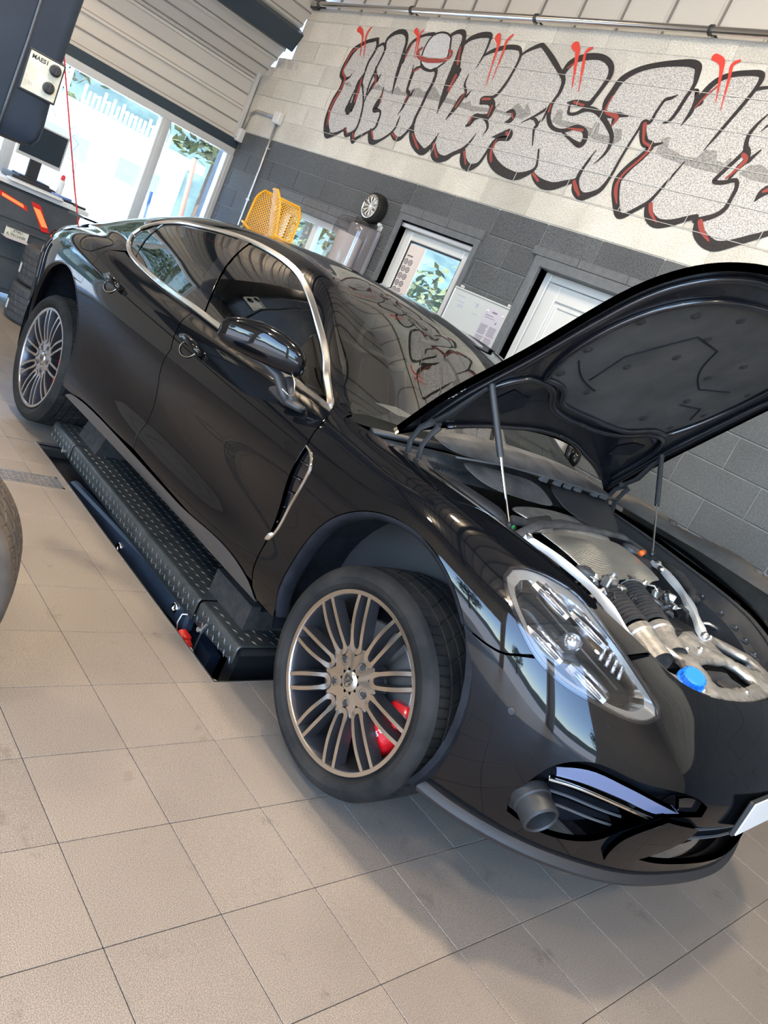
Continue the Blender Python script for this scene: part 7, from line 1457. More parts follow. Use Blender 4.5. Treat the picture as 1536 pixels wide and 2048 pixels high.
def cabin():
    P = lambda name, mb, m, par=car, **k: mb.build(name, m, par, **k)
    mb = MB(); mb.bx(-3.0, -.62, -.80, .80, .38, .42); mb.bx(-1.0, -.62, -.78, .78, .42, .95); P('cabin_floor', mb, 'liner')
    mb = MB(); Q = []
    n = 15; V = []
    for i in range(n):
        y = -.76 + 1.52 * i / (n - 1); b = .06 * math.exp(-((y - .38) / .18)**2); e = (abs(y) / .76)**2
        V += [(-.60 - .03 * e, y, 1.03), (-.78 - .03 * e, y, 1.06 + b * .4), (-.95, y, 1.05 + b), (-1.02, y, .98 + b), (-1.0, y, .75)]
    mb.add(V, [(i * 5 + k, (i + 1) * 5 + k, (i + 1) * 5 + k + 1, i * 5 + k + 1) for i in range(n - 1) for k in range(4)]); P('dashboard', mb, 'plastic', smooth=True)
    mb = MB(); R = Matrix.Rotation(math.radians(-65), 3, 'Y'); mb.lathe([(.175 + .014 * math.cos(a), .014 * math.sin(a)) for a in np.linspace(0, 2 * PI, 9)], (-1.14, .38, 1.03), 'Z', 32, R=R); mb.lathe([(0, .01), (.05, .008), (.06, -.01)], (-1.14, .38, 1.03), 'Z', 20, R=R)
    for a in (0, PI, PI * 1.5): d = R @ Vector((math.cos(a + PI / 2) * .17, math.sin(a + PI / 2) * .17, 0)); mb.tube([(-1.14, .38, 1.03), Vector((-1.14, .38, 1.03)) + d], .010, 6)
    P('steering_wheel', mb, 'plastic', smooth=True)
    for x in (-1.62, -2.55):
        for y in (-.38, .38):
            mb = MB(); mb.box((x + .10, y, .62), (.52, .50, .22), bev=.07)
            mb.tube([(x - .12, y, .72), (x - .20, y, .95), (x - .28, y, 1.14)], [.13, .14, .11], 14, flat=.55); 
            for s_ in (-1, 1): mb.tube([(x - .08, y + s_ * .20, .72), (x - .15, y + s_ * .21, .92), (x - .24, y + s_ * .17, 1.12)], [.06, .06, .045], 8)
            mb.tube([(x - .28, y - .10, 1.22), (x - .28, y, 1.24), (x - .28, y + .10, 1.22)], [.05, .065, .05], 10)
            P('seat', mb, 'seat', auto=60)
    mb = MB(); mb.tube([(-1.13, -.12, 1.36), (-1.13, 0, 1.375), (-1.13, .12, 1.36)], [.018, .026, .018], 8, flat=.6); mb.cyl((-1.16, 0, 1.37), (-1.20, 0, 1.43), .008, 8); P('rear_view_mirror', mb, 'plastic', smooth=True)
    for sg in (-1, 1):
        mb = MB(); mb.tube([(-1.80, sg * .80, 1.05), (-1.82, sg * .74, 1.2), (-1.90, sg * .66, 1.38)], [.04, .035, .03], 8, flat=.5); P('pillar_trim', mb, 'plastic', smooth=True)
    # sheet of paper on the dash top, seen through the screen
    mb = MB(); mb.box((-.80, -.40, 1.085), (.12, .18, .001), rz=.3); P('dash_paper', mb, 'paper')
M['seat'] = mat('black_leather', (0.02, 0.02, 0.021), 0.42)
cabin()
# far wing cover: dark rubber mat with round magnets, laid over the far wing
def wing_cover():
    mb = MB(); n = 16; V = []
    for i in range(n):
        x = -.45 + 1.05 * i / (n - 1); tops = 1.065 - .05 * max(0, x)**1.5
        e_ = 1 + .25 * math.sin(i * .9); V += [(x, .775, tops + .004), (x, .83, tops + .045 * e_), (x, .92, tops + .048 * e_), (x + .01, .99, tops - .03), (x + .02, 1.0, tops - .30)]
    mb.add(V, [(i * 5 + k, i * 5 + k + 1, (i + 1) * 5 + k + 1, (i + 1) * 5 + k) for i in range(n - 1) for k in range(4)])
    o = mb.build('wing_cover', 'mat_brown', None, smooth=True); md = o.modifiers.new('t', 'SOLIDIFY'); md.thickness = .006; md.offset = 1
    for x, y in ((-.36, .88), (-.14, .885), (.08, .885), (.30, .88)): mb = MB(); z = 1.065 - .05 * max(0, x)**1.5 + .043; mb.lathe([(0, .012), (.016, .012), (.021, .007), (.023, -.02)], (x, y, z), 'Z', 20); mb.build('magnet_button', 'mat_brown', o, auto=35)
    o.location = car.location; o.rotation_euler = car.rotation_euler
    tag(o, 'dusty dark rubber protective mat laid over the far wing of the car', 'mat')
    return o
M['mat_brown'] = tex('dusty_brown_rubber_mat', (0.035, 0.031, 0.027), (0.07, 0.062, 0.053), 6, 0.85)
# ------------------------------------------------------------------ the lift in the floor pit
M['tread'] = tex('dark_green_grey_tread_plate', (0.050, 0.057, 0.055), (0.085, 0.09, 0.087), 8, 0.36, metal=.5)
def tread_bars(x0, x1, y0, y1, z, plane='Z', pitch=.042):
    mb = MB(); i = 0; x = x0 + .02
    while x < x1 - .012:
        y = y0 + .018; j = 0
        while y < y1 - .012:
            a = math.radians(25 if (i + j) % 2 else 115); d = Vector((math.cos(a), math.sin(a), 0)) * .0165; o = Vector((-d.y, d.x, 0)) * .22; c = Vector((x, y, 0))
            P = [c - d, c + o, c + d, c - o, c + Vector((0, 0, .0042))]
            if plane == 'Z': P = [(p.x, p.y, z + p.z) for p in P]
            else: P = [(p.x, z - p.z, p.y) for p in P]
            mb.add(P, [(0, 3, 4), (3, 2, 4), (2, 1, 4), (1, 0, 4)] if plane == 'Z' else [(0, 3, 4), (3, 2, 4), (2, 1, 4), (1, 0, 4)])
            y += pitch; j += 1
        x += pitch * .62; i += 1
    return mb
def lift():
    L = tag(empty('vehicle_lift', (-1.0, 1.1, -.40)), 'low scissor lift with dark tread plate platform under the car sill', 'lift')
    def P(name, mb, m, par=None, **k):
        o = mb.build(name, m, par or L, **k)
        if par is None: o.location = (1.0, -1.1, .40)
        return o
    for yo, far in ((.81, False), (2.05, True)):
        y0, y1 = yo, yo + .58; yo_ = y0 if not far else y1
        for nm, x0, x1 in (('rear_ramp', -2.10, -1.80), ('platform', -1.785, -.33), ('front_ramp', -.315, -.01)):
            mb = MB(); 
            ysk = y0; R = .018
            # folded plate: top, rounded edge, skirt
            prof = [(y1, .140)] + [(ysk + R - R * math.sin(a), .140 - R + R * math.cos(a)) for a in np.linspace(0, PI / 2, 6)]
            dz0 = .05 if nm == 'platform' else .052
            bot = [(x0, dz0), (x1, dz0)]
            V = []; xs = [x0, x0 + .012, x1 - .012, x1]; k = len(prof)
            for x in xs:
                drop = .045 if (nm != 'platform' and ((x < x0 + .02 and nm == 'rear_ramp') or (x > x1 - .02 and nm == 'front_ramp'))) else 0
                V += [(x, a, b) for a, b in prof] + [(x, ysk, dz0 + drop * .4)]
            k += 1
            mb.add(V, [(i * k + q, (i + 1) * k + q, (i + 1) * k + q + 1, i * k + q + 1) for i in range(3) for q in range(k - 1)])
            pl = P(nm, mb, 'tread', auto=40); md = pl.modifiers.new('t', 'SOLIDIFY'); md.thickness = .005; md.offset = 0
            if not far:
                b = tread_bars(x0, x1, y0 + .02, y1, .1422); o = b.build('tread_pattern', 'tread', pl); tag(o, kind='stuff')
                b = tread_bars(x0, x1, .055, .125, ysk - .0022, 'Y', .036); o = b.build('tread_pattern', 'tread', pl); tag(o, kind='stuff')
                mb = MB(); x = x0 + .02
                while x < x1 - .01:
                    mb.tube([(x + .003, ysk + R + .012, .1424), (x + .001, ysk + R * .3, .1425 - R * .28), (x, ysk - .002, .138 - R * .9), (x, ysk - .0025, .116)], .0022, 4); x += .036
                o = mb.build('tread_pattern', 'tread', pl, smooth=True); tag(o, kind='stuff')
        # rubber blocks under the sill
        for x0, x1 in ((-1.95, -1.70), (-.40, -.12)):
            mb = MB(); ya = y0 + .075
            mb.prism([(ya, .142), (ya + .03, .255), (ya + .26, .255), (ya + .29, .142)] if x0 < -1 else [(ya, .142), (ya, .245), (ya + .045, .245), (ya + .045, .225), (ya + .22, .225), (ya + .22, .142)], 'X', x0, x1)
            bl = P('rubber_block', mb, 'blackrub')
            if not far:
                mb = MB()
                if x0 < -1:
                    for i in range(5):
                        for j in range(4): mb.box((x0 - .003, ya + .04 + i * .035, .16 + j * .025), (.008, .016, .010))
                    for i in range(7):
                        for j in range(5): mb.box((x0 + .025 + i * .034, ya + .06 + j * .04, .257), (.014, .02, .008))
                    mb.build('block_tread', 'blackrub', bl)
            if x0 > -1 and not far:
                mb = MB(); mb.prism([(ya + .085, .245 - .02), (ya + .10, .332), (ya + .20, .332), (ya + .22, .225)], 'X', x0 + .03, x1 - .03)
                b2 = P('rubber_block', mb, 'blackrub')
            else:
                mb = MB(); mb.bx(x0 + .04, x1 - .04, ya + .09, ya + .22, .255, .333, bev=.006); P('rubber_block', mb, 'blackrub')
        # base beams and scissor arm
        if not far:
            mb = MB(); R = Matrix.Rotation(math.radians(-4.5), 3, 'Y'); mb.box((-1.05, y0 + .035, -.035), (1.36, .05, .125), R=R, bev=.012); arm = P('scissor_arm', mb, 'navy')
            for x, z in ((-1.04, -.033), (-.47, .012)):
                mb = MB(); mb.lathe([(.010, .0), (.012, -.006), (.019, -.007), (.022, -.002), (.022, .004)], (x, y0 + .008, z), 'Y', 24); mb.build('pivot_eye', 'bright', arm, smooth=True)
                mb = MB(); mb.lathe([(0, .0), (.010, .0)], (x, y0 + .0085, z), 'Y', 16); mb.build('pivot_hole', 'liner', arm)
        mb = MB(); R = Matrix.Rotation(math.radians(5), 3, 'Y'); mb.box((-1.0, yo + .12, -.06), (1.5, .05, .11), R=R); mb.bx(-2.0, -.1, yo + .05, yo + .12, -.40, -.31); mb.bx(-2.0, -.1, yo + .42, yo + .50, -.40, -.31); mb.box((-1.0, yo + .46, -.08), (1.5, .05, .11), R=R); P('base_frame', mb, 'navy')
        mb = MB(); mb.bx(-1.75, -.36, yo + .10, yo + .52, .095, .134); P('platform_frame', mb, 'navy')
        if not far:
            mb = MB(); mb.bx(-.16, -.10, y0 + .10, y0 + .50, -.12, .10); mb.cyl((-.02, y0 + .02, .115), (-.02, y0 + .56, .115), .018, 14); P('ramp_roller', mb, 'darkmetal', auto=40)
            mb = MB(); mb.cyl((-.245, y0 - .02, .058), (-.245, y0 + .06, .058), .010, 10); mb.tube([(-.235, y0 - .006, .05), (-.225, y0 - .012, .075), (-.215, y0 - .012, .10)], .006, 6); P('ramp_pin', mb, 'galv', auto=40)
            mb = MB(); mb.cyl((-1.86, y0 - .02, .07), (-1.86, y0 + .06, .07), .010, 10); P('ramp_pin', mb, 'galv', auto=40)
    # air line with a red coupling lying on the pit edge
    a = empty('power_plug', (-.30, .80, -.1)); tag(a, 'red and white industrial plug hanging in the pit beside the lift', 'plug')
    def Q(name, mb, m, **k): o = mb.build(name, m, a, **k); o.location = (.30, -.80, .1); return o
    d = Vector((.10, .012, -.06)).normalized(); R = d.to_track_quat('Z', 'Y').to_matrix()
    mb = MB(); mb.lathe([(0, -.03), (.022, -.028), (.026, -.01), (.026, .045), (.022, .05)], (-.34, .815, -.045), 'Z', 16, R=R); mb.bx(-.37, -.31, .80, .835, -.075, -.02, bev=.006); Q('plug_body', mb, 'redplastic', auto=35)
    mb = MB(); mb.lathe([(.022, .05), (.024, .06), (.022, .085), (.010, .095), (0, .096)], (-.34, .815, -.045), 'Z', 16, R=R); Q('plug_gland', mb, 'white', auto=35)
    mb = MB(); mb.tube([(-.262, .825, -.10), (-.235, .83, -.125), (-.20, .86, -.13), (-.16, .90, -.12), (-.12, .95, -.14), (-.10, 1.0, -.395)], .006, 8); Q('plug_cable', mb, 'white_grey', smooth=True)
    mb = MB(); mb.tube([(-.36, .80, -.06), (-.38, .79, .0), (-.385, .80, .035), (-.37, .84, .045), (-.34, .87, .045), (-.33, .88, .0), (-.34, .88, -.3)], .0035, 6); Q('plug_wire', mb, 'galv', smooth=True)
    return L
M['white_grey'] = mat('grey_white_cable', (0.5, 0.5, 0.48), 0.5)
lift()
wing_cover()
# ================================================================== THINGS IN THE ROOM
def wall_items():
    # handrail tube with brackets
    t = tag(empty('handrail', (-2.5, YW - .06, 3.775)), 'long polished steel rail running above the graffiti', 'rail')
    def P(name, mb, m, root, org, **k): o = mb.build(name, m, root, **k); o.location = (-org[0], -org[1], -org[2]); return o
    mb = MB(); mb.cyl((-6.05, YW - .06, 3.775), (4.5, YW - .06, 3.775), .024, 16); P('rail_tube', mb, 'polished_rail', t, (-2.5, YW - .06, 3.80), auto=40)
    for x in (-5.92, -4.43, -2.93, -1.43, .07, 1.6, 3.1):
        mb = MB(); mb.lathe([(.024, -.012), (.033, -.010), (.033, .010), (.024, .012)], (x, YW - .06, 3.775), 'X', 16); mb.cyl((x, YW - .06, 3.78), (x, YW + .08, 3.765), .008, 8); mb.cyl((x, YW + .02, 3.765), (x, YW + .02, 3.74), .012, 8)
        P('rail_bracket', mb, 'darkmetal', t, (-2.5, YW - .06, 3.80), auto=40)
    mb = MB(); mb.bx(-6.14, -5.98, YW - .05, YW + .06, 3.74, 3.86, bev=.01); P('rail_end_box', mb, 'darkmetal', t, (-2.5, YW - .06, 3.80))
    # conduit with boxes
    org = (-5.93, YW, 2.5); t = tag(empty('conduit', org), 'thin grey electric conduit with a junction box by the window corner', 'conduit')
    mb = MB(); y = YW - .022
    mb.tube([(-5.93, y, 2.56), (-5.92, y, 2.0), (-5.91, y, 1.2), (-5.91, y, .2)], .013, 10); P('conduit_pipe', mb, 'galv', t, org, smooth=True)
    mb = MB(); mb.tube([(-5.98, y, 2.625), (-6.25, y, 2.635), (-6.42, y, 2.64), (-6.50, y, 2.61), (-6.53, y, 2.54), (-6.545, y, 2.42)], .014, 10); P('conduit_pipe', mb, 'galv', t, org, smooth=True)
    mb = MB(); mb.bx(-5.99, -5.87, YW - .06, YW, 2.56, 2.68, bev=.008); P('junction_box', mb, 'frame_white', t, org)
    mb = MB(); mb.bx(-6.58, -6.50, YW - .07, YW, 2.28, 2.42, bev=.008); mb.lathe([(0, 0), (.014, .002), (.016, .012)], (-6.54, YW - .085, 2.33), 'Y', 12); P('sensor_box', mb, 'frame_white', t, org)
    for z in (2.3, 1.75, 1.2): mb = MB(); mb.bx(-5.95, -5.885, YW - .03, YW, z, z + .02, bev=.003); P('conduit_clip', mb, 'galv', t, org)
    # wheel clock
    org = (-3.83, YW - .055, 2.10); t = tag(empty('wheel_clock', org), 'small silver alloy wheel with black tyre hung on the grey wall', 'wheel')
    mb = MB(); mb.lathe([(.085, -.046), (.100, -.049), (.118, -.044), (.128, -.03), (.130, -.01), (.130, .02), (.124, .045), (.10, .05)], (0, 0, 0), 'Y', 40)
    ty = mb.build('tyre', 'rubber', t, auto=40)
    mb = MB(); mb.lathe([(.102, -.047), (.104, -.053), (.096, -.055), (.090, -.048), (.086, -.02), (.02, -.015), (0, -.015)], (0, 0, 0), 'Y', 40); mb.build('rim', ['silver'][0], t, auto=40)
    for k in range(10):
        a = 2 * PI * k / 10; mb = MB()
        for s_ in (-.16, .16): mb.tube([(.016 * math.cos(a), -.042, .016 * math.sin(a)), (.055 * math.cos(a), -.047, .055 * math.sin(a)), (.09 * math.cos(a + s_), -.050, .09 * math.sin(a + s_))], .0038, 6)
        mb.build('clock_spoke', 'white', t, smooth=True)
    mb = MB(); mb.lathe([(0, -.052), (.014, -.050), (.018, -.04), (.018, -.02)], (0, 0, 0), 'Y', 20); mb.build('clock_hub', 'white', t, auto=40)
    # towel dispenser
    org = (-3.86, YW, 1.40); t = tag(empty('towel_dispenser', org), 'grey smoked plastic paper roll dispenser on the wall between chairs and window', 'dispenser')
    W_, H_, D_ = .42, .56, .26
    mb = MB(); mb.bx(-W_ / 2, W_ / 2, -.05, 0, -.06, H_ - .02, bev=.02); mb.build('back_plate', 'grey_plate', t)
    prof = []; 
    mb = MB(); n = 12; V = []
    for i in range(n + 1):
        a = PI * i / n; x = -W_ / 2 * math.copysign(abs(math.cos(a))**.45, math.cos(a)); y = -D_ * math.sin(a)**.55 - .05 * 0
        V.append((x, y))
    for z, k in ((-.02, 1.0), (.0, 1.0), (H_ - .10, 1.0), (H_ - .05, .96), (H_ - .015, .86), (H_, .65)):
        for x, y in V: mb.v.append((x * (.5 + .5 * k), y * k, z))
    L_ = n + 1
    for j in range(5):
        for i in range(n): mb.f.append((j * L_ + i, j * L_ + i + 1, (j + 1) * L_ + i + 1, (j + 1) * L_ + i)); mb.m.append(0)
    mb.f.append(tuple(5 * L_ + i for i in range(L_))); mb.m.append(0)
    mb.build('cover', 'smoke', t, smooth=True)
    mb = MB(); mb.lathe([(.02, .0), (.115, .0), (.118, .004), (.118, .38), (.115, .384), (.02, .384)], (-.03, -.125, .03), 'Z', 36); mb.build('paper_roll', 'roll', t, auto=40)
    mb = MB(); mb.lathe([(0, -.035), (.016, -.033), (.018, -.02), (.014, 0)], (.16, -.01, H_ + .03), 'Y', 14); mb.bx(.14, .18, -.02, 0, H_ - .02, H_ + .03); mb.build('hanging_knob', 'frame_white', t, auto=40)
    # whiteboard
    org = (-2.235, YW, 1.32); t = tag(empty('whiteboard', org), 'small framed whiteboard with a printed sheet held by magnets', 'whiteboard')
    w_, h_ = .60, .44
    mb = MB(); mb.bx(-w_ / 2, w_ / 2, -.018, -.006, 0, h_); mb.build('board', 'board', t)
    mb = MB()
    for q in ((-w_ / 2 - .012, w_ / 2 + .012, h_, h_ + .014), (-w_ / 2 - .012, w_ / 2 + .012, -.014, 0), (-w_ / 2 - .012, -w_ / 2, 0, h_), (w_ / 2, w_ / 2 + .012, 0, h_)): mb.bx(q[0], q[1], -.026, -.002, q[2], q[3], bev=.003)
    mb.build('board_frame', 'alu_frame', t)
    for x in (-w_ / 2 + .05, w_ / 2 - .03):
        mb = MB(); mb.lathe([(0, -.028), (.010, -.026), (.011, 0)], (x, 0, h_ + .026), 'Y', 12); mb.bx(x - .006, x + .006, -.01, 0, h_ + .0, h_ + .03); mb.build('fixing', 'frame_white', t, auto=40)
    mb = MB(); mb.bx(.075, .275, -.0195, -.0182, .0, .405); pg = mb.build('printed_sheet', 'paper', t)
    mb = MB(); rnd = random.Random(2)
    mb.bx(.15, .20, -.0199, -.0194, .372, .384); mb.bx(.095, .18, -.0199, -.0194, .345, .350); mb.bx(.095, .20, -.0199, -.0194, .328, .332); mb.prism([(.215, .300), (.235, .306), (.228, .325)], 'Y', -.0199, -.0194)
    for blk in ((.27, .20), (.185, .12), (.105, .03)):
        for cx in (.09, .185):
            z = blk[0]
            while z > blk[1]: mb.bx(cx, cx + .075 + rnd.uniform(-.008, .004), -.0199, -.0194, z, z + .0045); z -= .0095
    mb.build('sheet_print', 'ink', pg)
    mb = MB()
    for x0, z, n_ in ((-.27, .395, 7), (-.24, .355, 5), (-.21, .33, 3), (-.21, .315, 3), (-.05, .385, 2), (-.04, .31, 3)):
        pts = [(x0 + k * .012, -.0186, z + (.006 if k % 2 else -.002) + rnd.uniform(-.002, .002)) for k in range(n_ + 3)]; mb.tube(pts, .0011, 4)
    mb.tube([(-.03, -.0186, .385), (-.005, -.0186, .37), (-.03, -.0186, .36), (-.01, -.0186, .385)], .0012, 4); mb.build('marker_writing', 'ink_blue', t)
    for x, z in ((.10, .375), (.262, .375), (.255, .05)):
        mb = MB(); mb.lathe([(0, -.028), (.010, -.027), (.0115, -.0196)], (x, 0, z), 'Y', 14); mb.build('magnet', 'frame_white', t, auto=40)
M['grey_plate'] = mat('mid_grey_plastic', (0.22, 0.21, 0.22), 0.35)
M['polished_rail'] = mat('polished_steel_rail', (0.65, 0.62, 0.58), 0.2, 1.0)
M['roll'] = mat('paper_roll', (0.60, 0.57, 0.55), 0.8)
wall_items()
def yellow_chair(root, flip=False):
    """a folded perforated metal shell: seat pan and back with rolled tube edge"""
    # shell surface u across, v from the front of the seat up the back
    def S(u, v):
        w_ = .24 * (1 - .06 * v)
        if v < .42: t = v / .42; y = -.22 + .36 * t; z = .45 + .01 * (1 - t)**2 - .015 * math.sin(PI * t)
        elif v < .58: t = (v - .42) / .16; a = t * math.radians(78); y = .14 + .07 * math.sin(a); z = .45 + .07 * (1 - math.cos(a))
        else: t = (v - .58) / .42; y = .2085 + .09 * t; z = .505 + .36 * t
        side = abs(u)**3 * .07
        if v < .5: z += side
        else: y -= side
        return Vector((u * w_, y, z))
    nu, nv = 34, 60; mb = MB(); V = []
    def rim(u, v): 
        # rounded corners
        return (abs(u) > .93) or v < .03 or v > .97
    for i in range(nu + 1):
        for j in range(nv + 1):
            u = -1 + 2 * i / nu; v = j / nv
            e = 0
            if v > .85: e = ((v - .85) / .15)**2 * .22
            if v < .12: e = ((.12 - v) / .12)**2 * .15
            V.append(S(u * (1 - e), v))
    mb.v = [tuple(p) for p in V]; L = nv + 1
    for i in range(nu):
        for j in range(nv):
            a, b, c, d = i * L + j, (i + 1) * L + j, (i + 1) * L + j + 1, i * L + j + 1
            if i in (0, nu - 1) or j < 1 or j > nv - 2 or .44 < (j + .5) / nv < .50: mb.f.append((a, b, c, d)); mb.m.append(0); continue
            if (i + j) % 2 == 0:
                A, B_, C_, D_ = (Vector(mb.v[q]) for q in (a, b, c, d)); m_ = (A + B_ + C_ + D_) / 4; k = .92; q0 = len(mb.v)
                for p in (A, B_, C_, D_): mb.v.append(tuple(m_ + (p - m_) * k))
                for x, y in ((0, 1), (1, 2), (2, 3), (3, 0)): mb.f.append(((a, b, c, d)[x], (a, b, c, d)[y], q0 + y, q0 + x)); mb.m.append(0)
            else: mb.f.append((a, b, c, d)); mb.m.append(0)
    sh = mb.build('shell', 'yellow', root, smooth=True); md = sh.modifiers.new('t', 'SOLIDIFY'); md.thickness = .004; md.offset = 0
    edge = [V[j] for j in range(L)] + [V[i * L + nv] for i in range(1, nu + 1)] + [V[nu * L + j] for j in range(nv - 1, -1, -1)] + [V[i * L] for i in range(nu - 1, 0, -1)]
    mb = MB(); mb.tube(edge, .011, 8, closed=True); mb.build('rolled_edge', 'yellow', root, smooth=True)
    for sx in (-1, 1):
        for fy, ty in ((-.19, -.25), (.13, .22)):
            mb = MB(); mb.tube([(sx * .20, fy, .44), (sx * .22, (fy + ty) / 2, .22), (sx * .24, ty, .0)], .0125, 10); mb.build('leg', 'yellow', root, smooth=True)
    mb = MB(); mb.tube([(-.20, -.19, .44), (.20, -.19, .44)], .011, 8); mb.tube([(-.20, .13, .44), (.20, .13, .44)], .011, 8); mb.build('crossbar', 'yellow', root, smooth=True)
def chairs():
    # a narrow bench under the window carries the two chairs
    b = tag(empty('storage_cabinet', (-4.62, 3.2, 0)), 'long grey metal cabinet under the window behind the car', 'cabinet')
    mb = MB(); mb.bx(-.80, .80, -.28, .30, .06, .97, bev=.01); mb.build('body', 'greybox', b)
    mb = MB(); mb.bx(-.83, .83, -.31, .32, .97, 1.01, bev=.006); mb.build('top', 'alu', b)
    for k in range(3):
        mb = MB(); mb.bx(-.77 + k * .52, -.77 + k * .52 + .49, -.30, -.28, .10, .83, bev=.004); d = mb.build('door', 'greybox', b); mb = MB(); mb.cyl((-.34 + k * .52, -.315, .55), (-.34 + k * .52, -.315, .70), .007, 8); mb.build('handle', 'alu', d, smooth=True)
    mb = MB(); mb.bx(-.76, .76, -.24, .26, 0, .06); mb.build('plinth', 'plastic', b)
    c1 = tag(empty('metal_chair', (-4.80, 3.25, 1.013)), 'yellow perforated metal chair facing forward, left of the pair on the cabinet', 'chair', 'yellow chairs stood on the cabinet'); yellow_chair(c1); c1.rotation_euler = (0, 0, math.radians(55))
    c2 = c1.copy(); C.objects.link(c2); c2['label'] = 'yellow perforated metal chair turned sideways, right of the pair on the cabinet'
    for ch in c1.children: q = ch.copy(); C.objects.link(q); q.parent = c2
    c2.location = (-4.26, 3.17, 1.013); c2.rotation_euler = (0, 0, math.radians(150))
chairs()
def left_side():
    # machine housing with control panel, hung from the roof
    org = (-2.25, .04, 1.38); t = tag(empty('control_housing', org), 'dark blue hanging machine housing with a cream two knob control panel', 'machine')
    Rz = Matrix.Rotation(0.0, 3, 'Z')
    n = 8; sec = []
    X0, X1, Y0, Y1 = -.28, .25, -.40, .27; r = .05
    for cx, cy, a0 in ((X1 - r, Y1 - r, 0), (X0 + r, Y1 - r, 90), (X0 + r, Y0 + r, 180), (X1 - r, Y0 + r, 270)):
        for k in range(n + 1): a = math.radians(a0 + 90 * k / n); sec.append((cx + r * math.cos(a), cy + r * math.sin(a)))
    mb = MB(); rows = [(0.0, .80, 0), (.015, .92, 0), (.05, .985, 0), (.11, 1, 0), (.30, 1, -.008), (.55, 1, -.004), (.9, 1, .01), (3.6, 1, .02)]
    for z, k, dy in rows:
        for x, y in sec: mb.v.append((x * k, y * k + dy, z + (0.03 * (1 - (y - Y0) / (Y1 - Y0)) * -1 if z < .2 else 0)))
    L = len(sec)
    for j in range(len(rows) - 1):
        for i in range(L): mb.f.append((j * L + i, j * L + (i + 1) % L, (j + 1) * L + (i + 1) % L, (j + 1) * L + i)); mb.m.append(0)
    mb.f.append(tuple(range(L))[::-1]); mb.m.append(0)
    mb.build('housing', 'navy', t, smooth=False, auto=35)
    mb = MB(); mb.tube([(.252, .085, .02), (.258, .088, .15), (.257, .098, .4), (.256, .105, .8), (.256, .11, 1.6)], .006, 8); mb.build('seam_moulding', 'plastic_grey', t, smooth=True)
    org_p = Vector((.254, .185, .30)); 
    mb = MB(); mb.box((.252, .190, .292), (.012, .155, .170), bev=.004); mb.build('panel_surround', 'plastic', t)
    mb = MB(); mb.box((.258, .190, .292), (.008, .140, .155), bev=.003); pn = mb.build('control_panel', 'cream', t); pn['label'] = 'worn cream panel lettered MAES1'
    text_mesh('MAES1', 'panel_letters', 'ink_dark', pn, frame((.2625, .163, .350), (0, 1, 0), (0, 0, 1)), .024, .0004, .0006)
    text_mesh('S1', 'panel_letters', 'ink_faint', pn, frame((.2625, .150, .245), (0, 1, 0), (0, 0, 1)), .020, .0004, .0)
    for y, z in ((.228, .338), (.222, .262)):
        mb = MB(); mb.lathe([(.024, 0), (.024, .010), (.020, .013), (.019, .024), (.016, .027), (0, .027)], (.262, y, z), 'X', 24); k = mb.build('knob', 'plastic', t, auto=35)
        mb = MB(); mb.box((.290, y, z), (.006, .008, .032), bev=.002); mb.build('knob_pointer', 'plastic', k)
    # tool trolley with worktop
    org = (-5.62, 1.15, 0); t = tag(empty('tool_trolley', org, 0), 'dark diagnostic trolley with orange backlit markings and a pale worktop', 'trolley')
    mb = MB(); mb.bx(-.30, .22, -.42, .68, .10, .98, bev=.012); mb.build('body', 'greybox', t)
    mb = MB(); mb.bx(-.32, .26, -.44, .72, .98, 1.02, bev=.008); mb.bx(.255, .262, -.44, .72, .985, 1.016); mb.build('worktop', 'frame_white', t)
    for z0, z1, nm in ((.72, .96, 0), (.40, .69, 1), (.14, .37, 2)):
        mb = MB(); mb.bx(.22, .236, -.10, .66, z0, z1, bev=.004); d = mb.build('drawer', 'greybox', t)
        if nm == 0:
            for pts in ([(.02, .90), (.20, .87), (.215, .845), (.03, .875)], [(.28, .885), (.34, .88), (.44, .76), (.39, .755)]):
                mb = MB(); mb.prism(pts, 'X', .236, .239); mb.build('light_marking', 'glow', d)
                c = np.mean(pts, 0); mb = MB(); mb.prism([((p[0] - c[0]) * 1.35 + c[0], (p[1] - c[1]) * 1.6 + c[1]) for p in pts], 'X', .2362, .2372); mb.build('marking_border', 'redplastic', d)
        if nm == 1: mb = MB(); mb.bx(.236, .262, .12, .60, .655, .672, bev=.004); mb.build('drawer_handle', 'plastic_grey', d)
    mb = MB(); mb.bx(.22, .26, -.19, -.11, .70, 1.0, bev=.01); mb.build('corner_guard', 'frame_white', t); mb = MB(); mb.bx(.22, .26, -.19, -.11, .32, .60, bev=.01); mb.build('corner_guard', 'frame_white', t)
    mb = MB(); mb.bx(.22, .30, -.42, -.20, .12, .98, bev=.02); mb.build('side_column', 'navy', t)
    mb = MB(); mb.box((.33, .20, .585), (.16, .20, .002)); mb.build('folded_paper', 'paper', t)
    for y in (-.3, .55):
        for x in (-.2, .14): mb = MB(); mb.lathe([(0, -.015), (.04, -.014), (.05, -.006), (.05, .006), (.04, .014), (0, .015)], (x, y, .05), 'Y', 18); mb.build('castor', 'blackrub', t, auto=40)
    sg = tag(empty('label_plate', (-5.365, 1.27, .57)), 'small cream plate with dark print on the trolley front', 'sign'); mb = MB(); mb.bx(0, .004, 0, .19, 0, .10); pl = mb.build('plate', 'cream', sg)
    text_mesh('ETAU', 'plate_letters', 'ink_dark', sg, frame((.0045, .10, .070), (0, 1, 0), (0, 0, 1)), .030, .0003, .0004); text_mesh('A. TECHNIK', 'plate_letters', 'ink_dark', sg, frame((.0045, .095, .034), (0, 1, 0), (0, 0, 1)), .030, .0003, .0004)
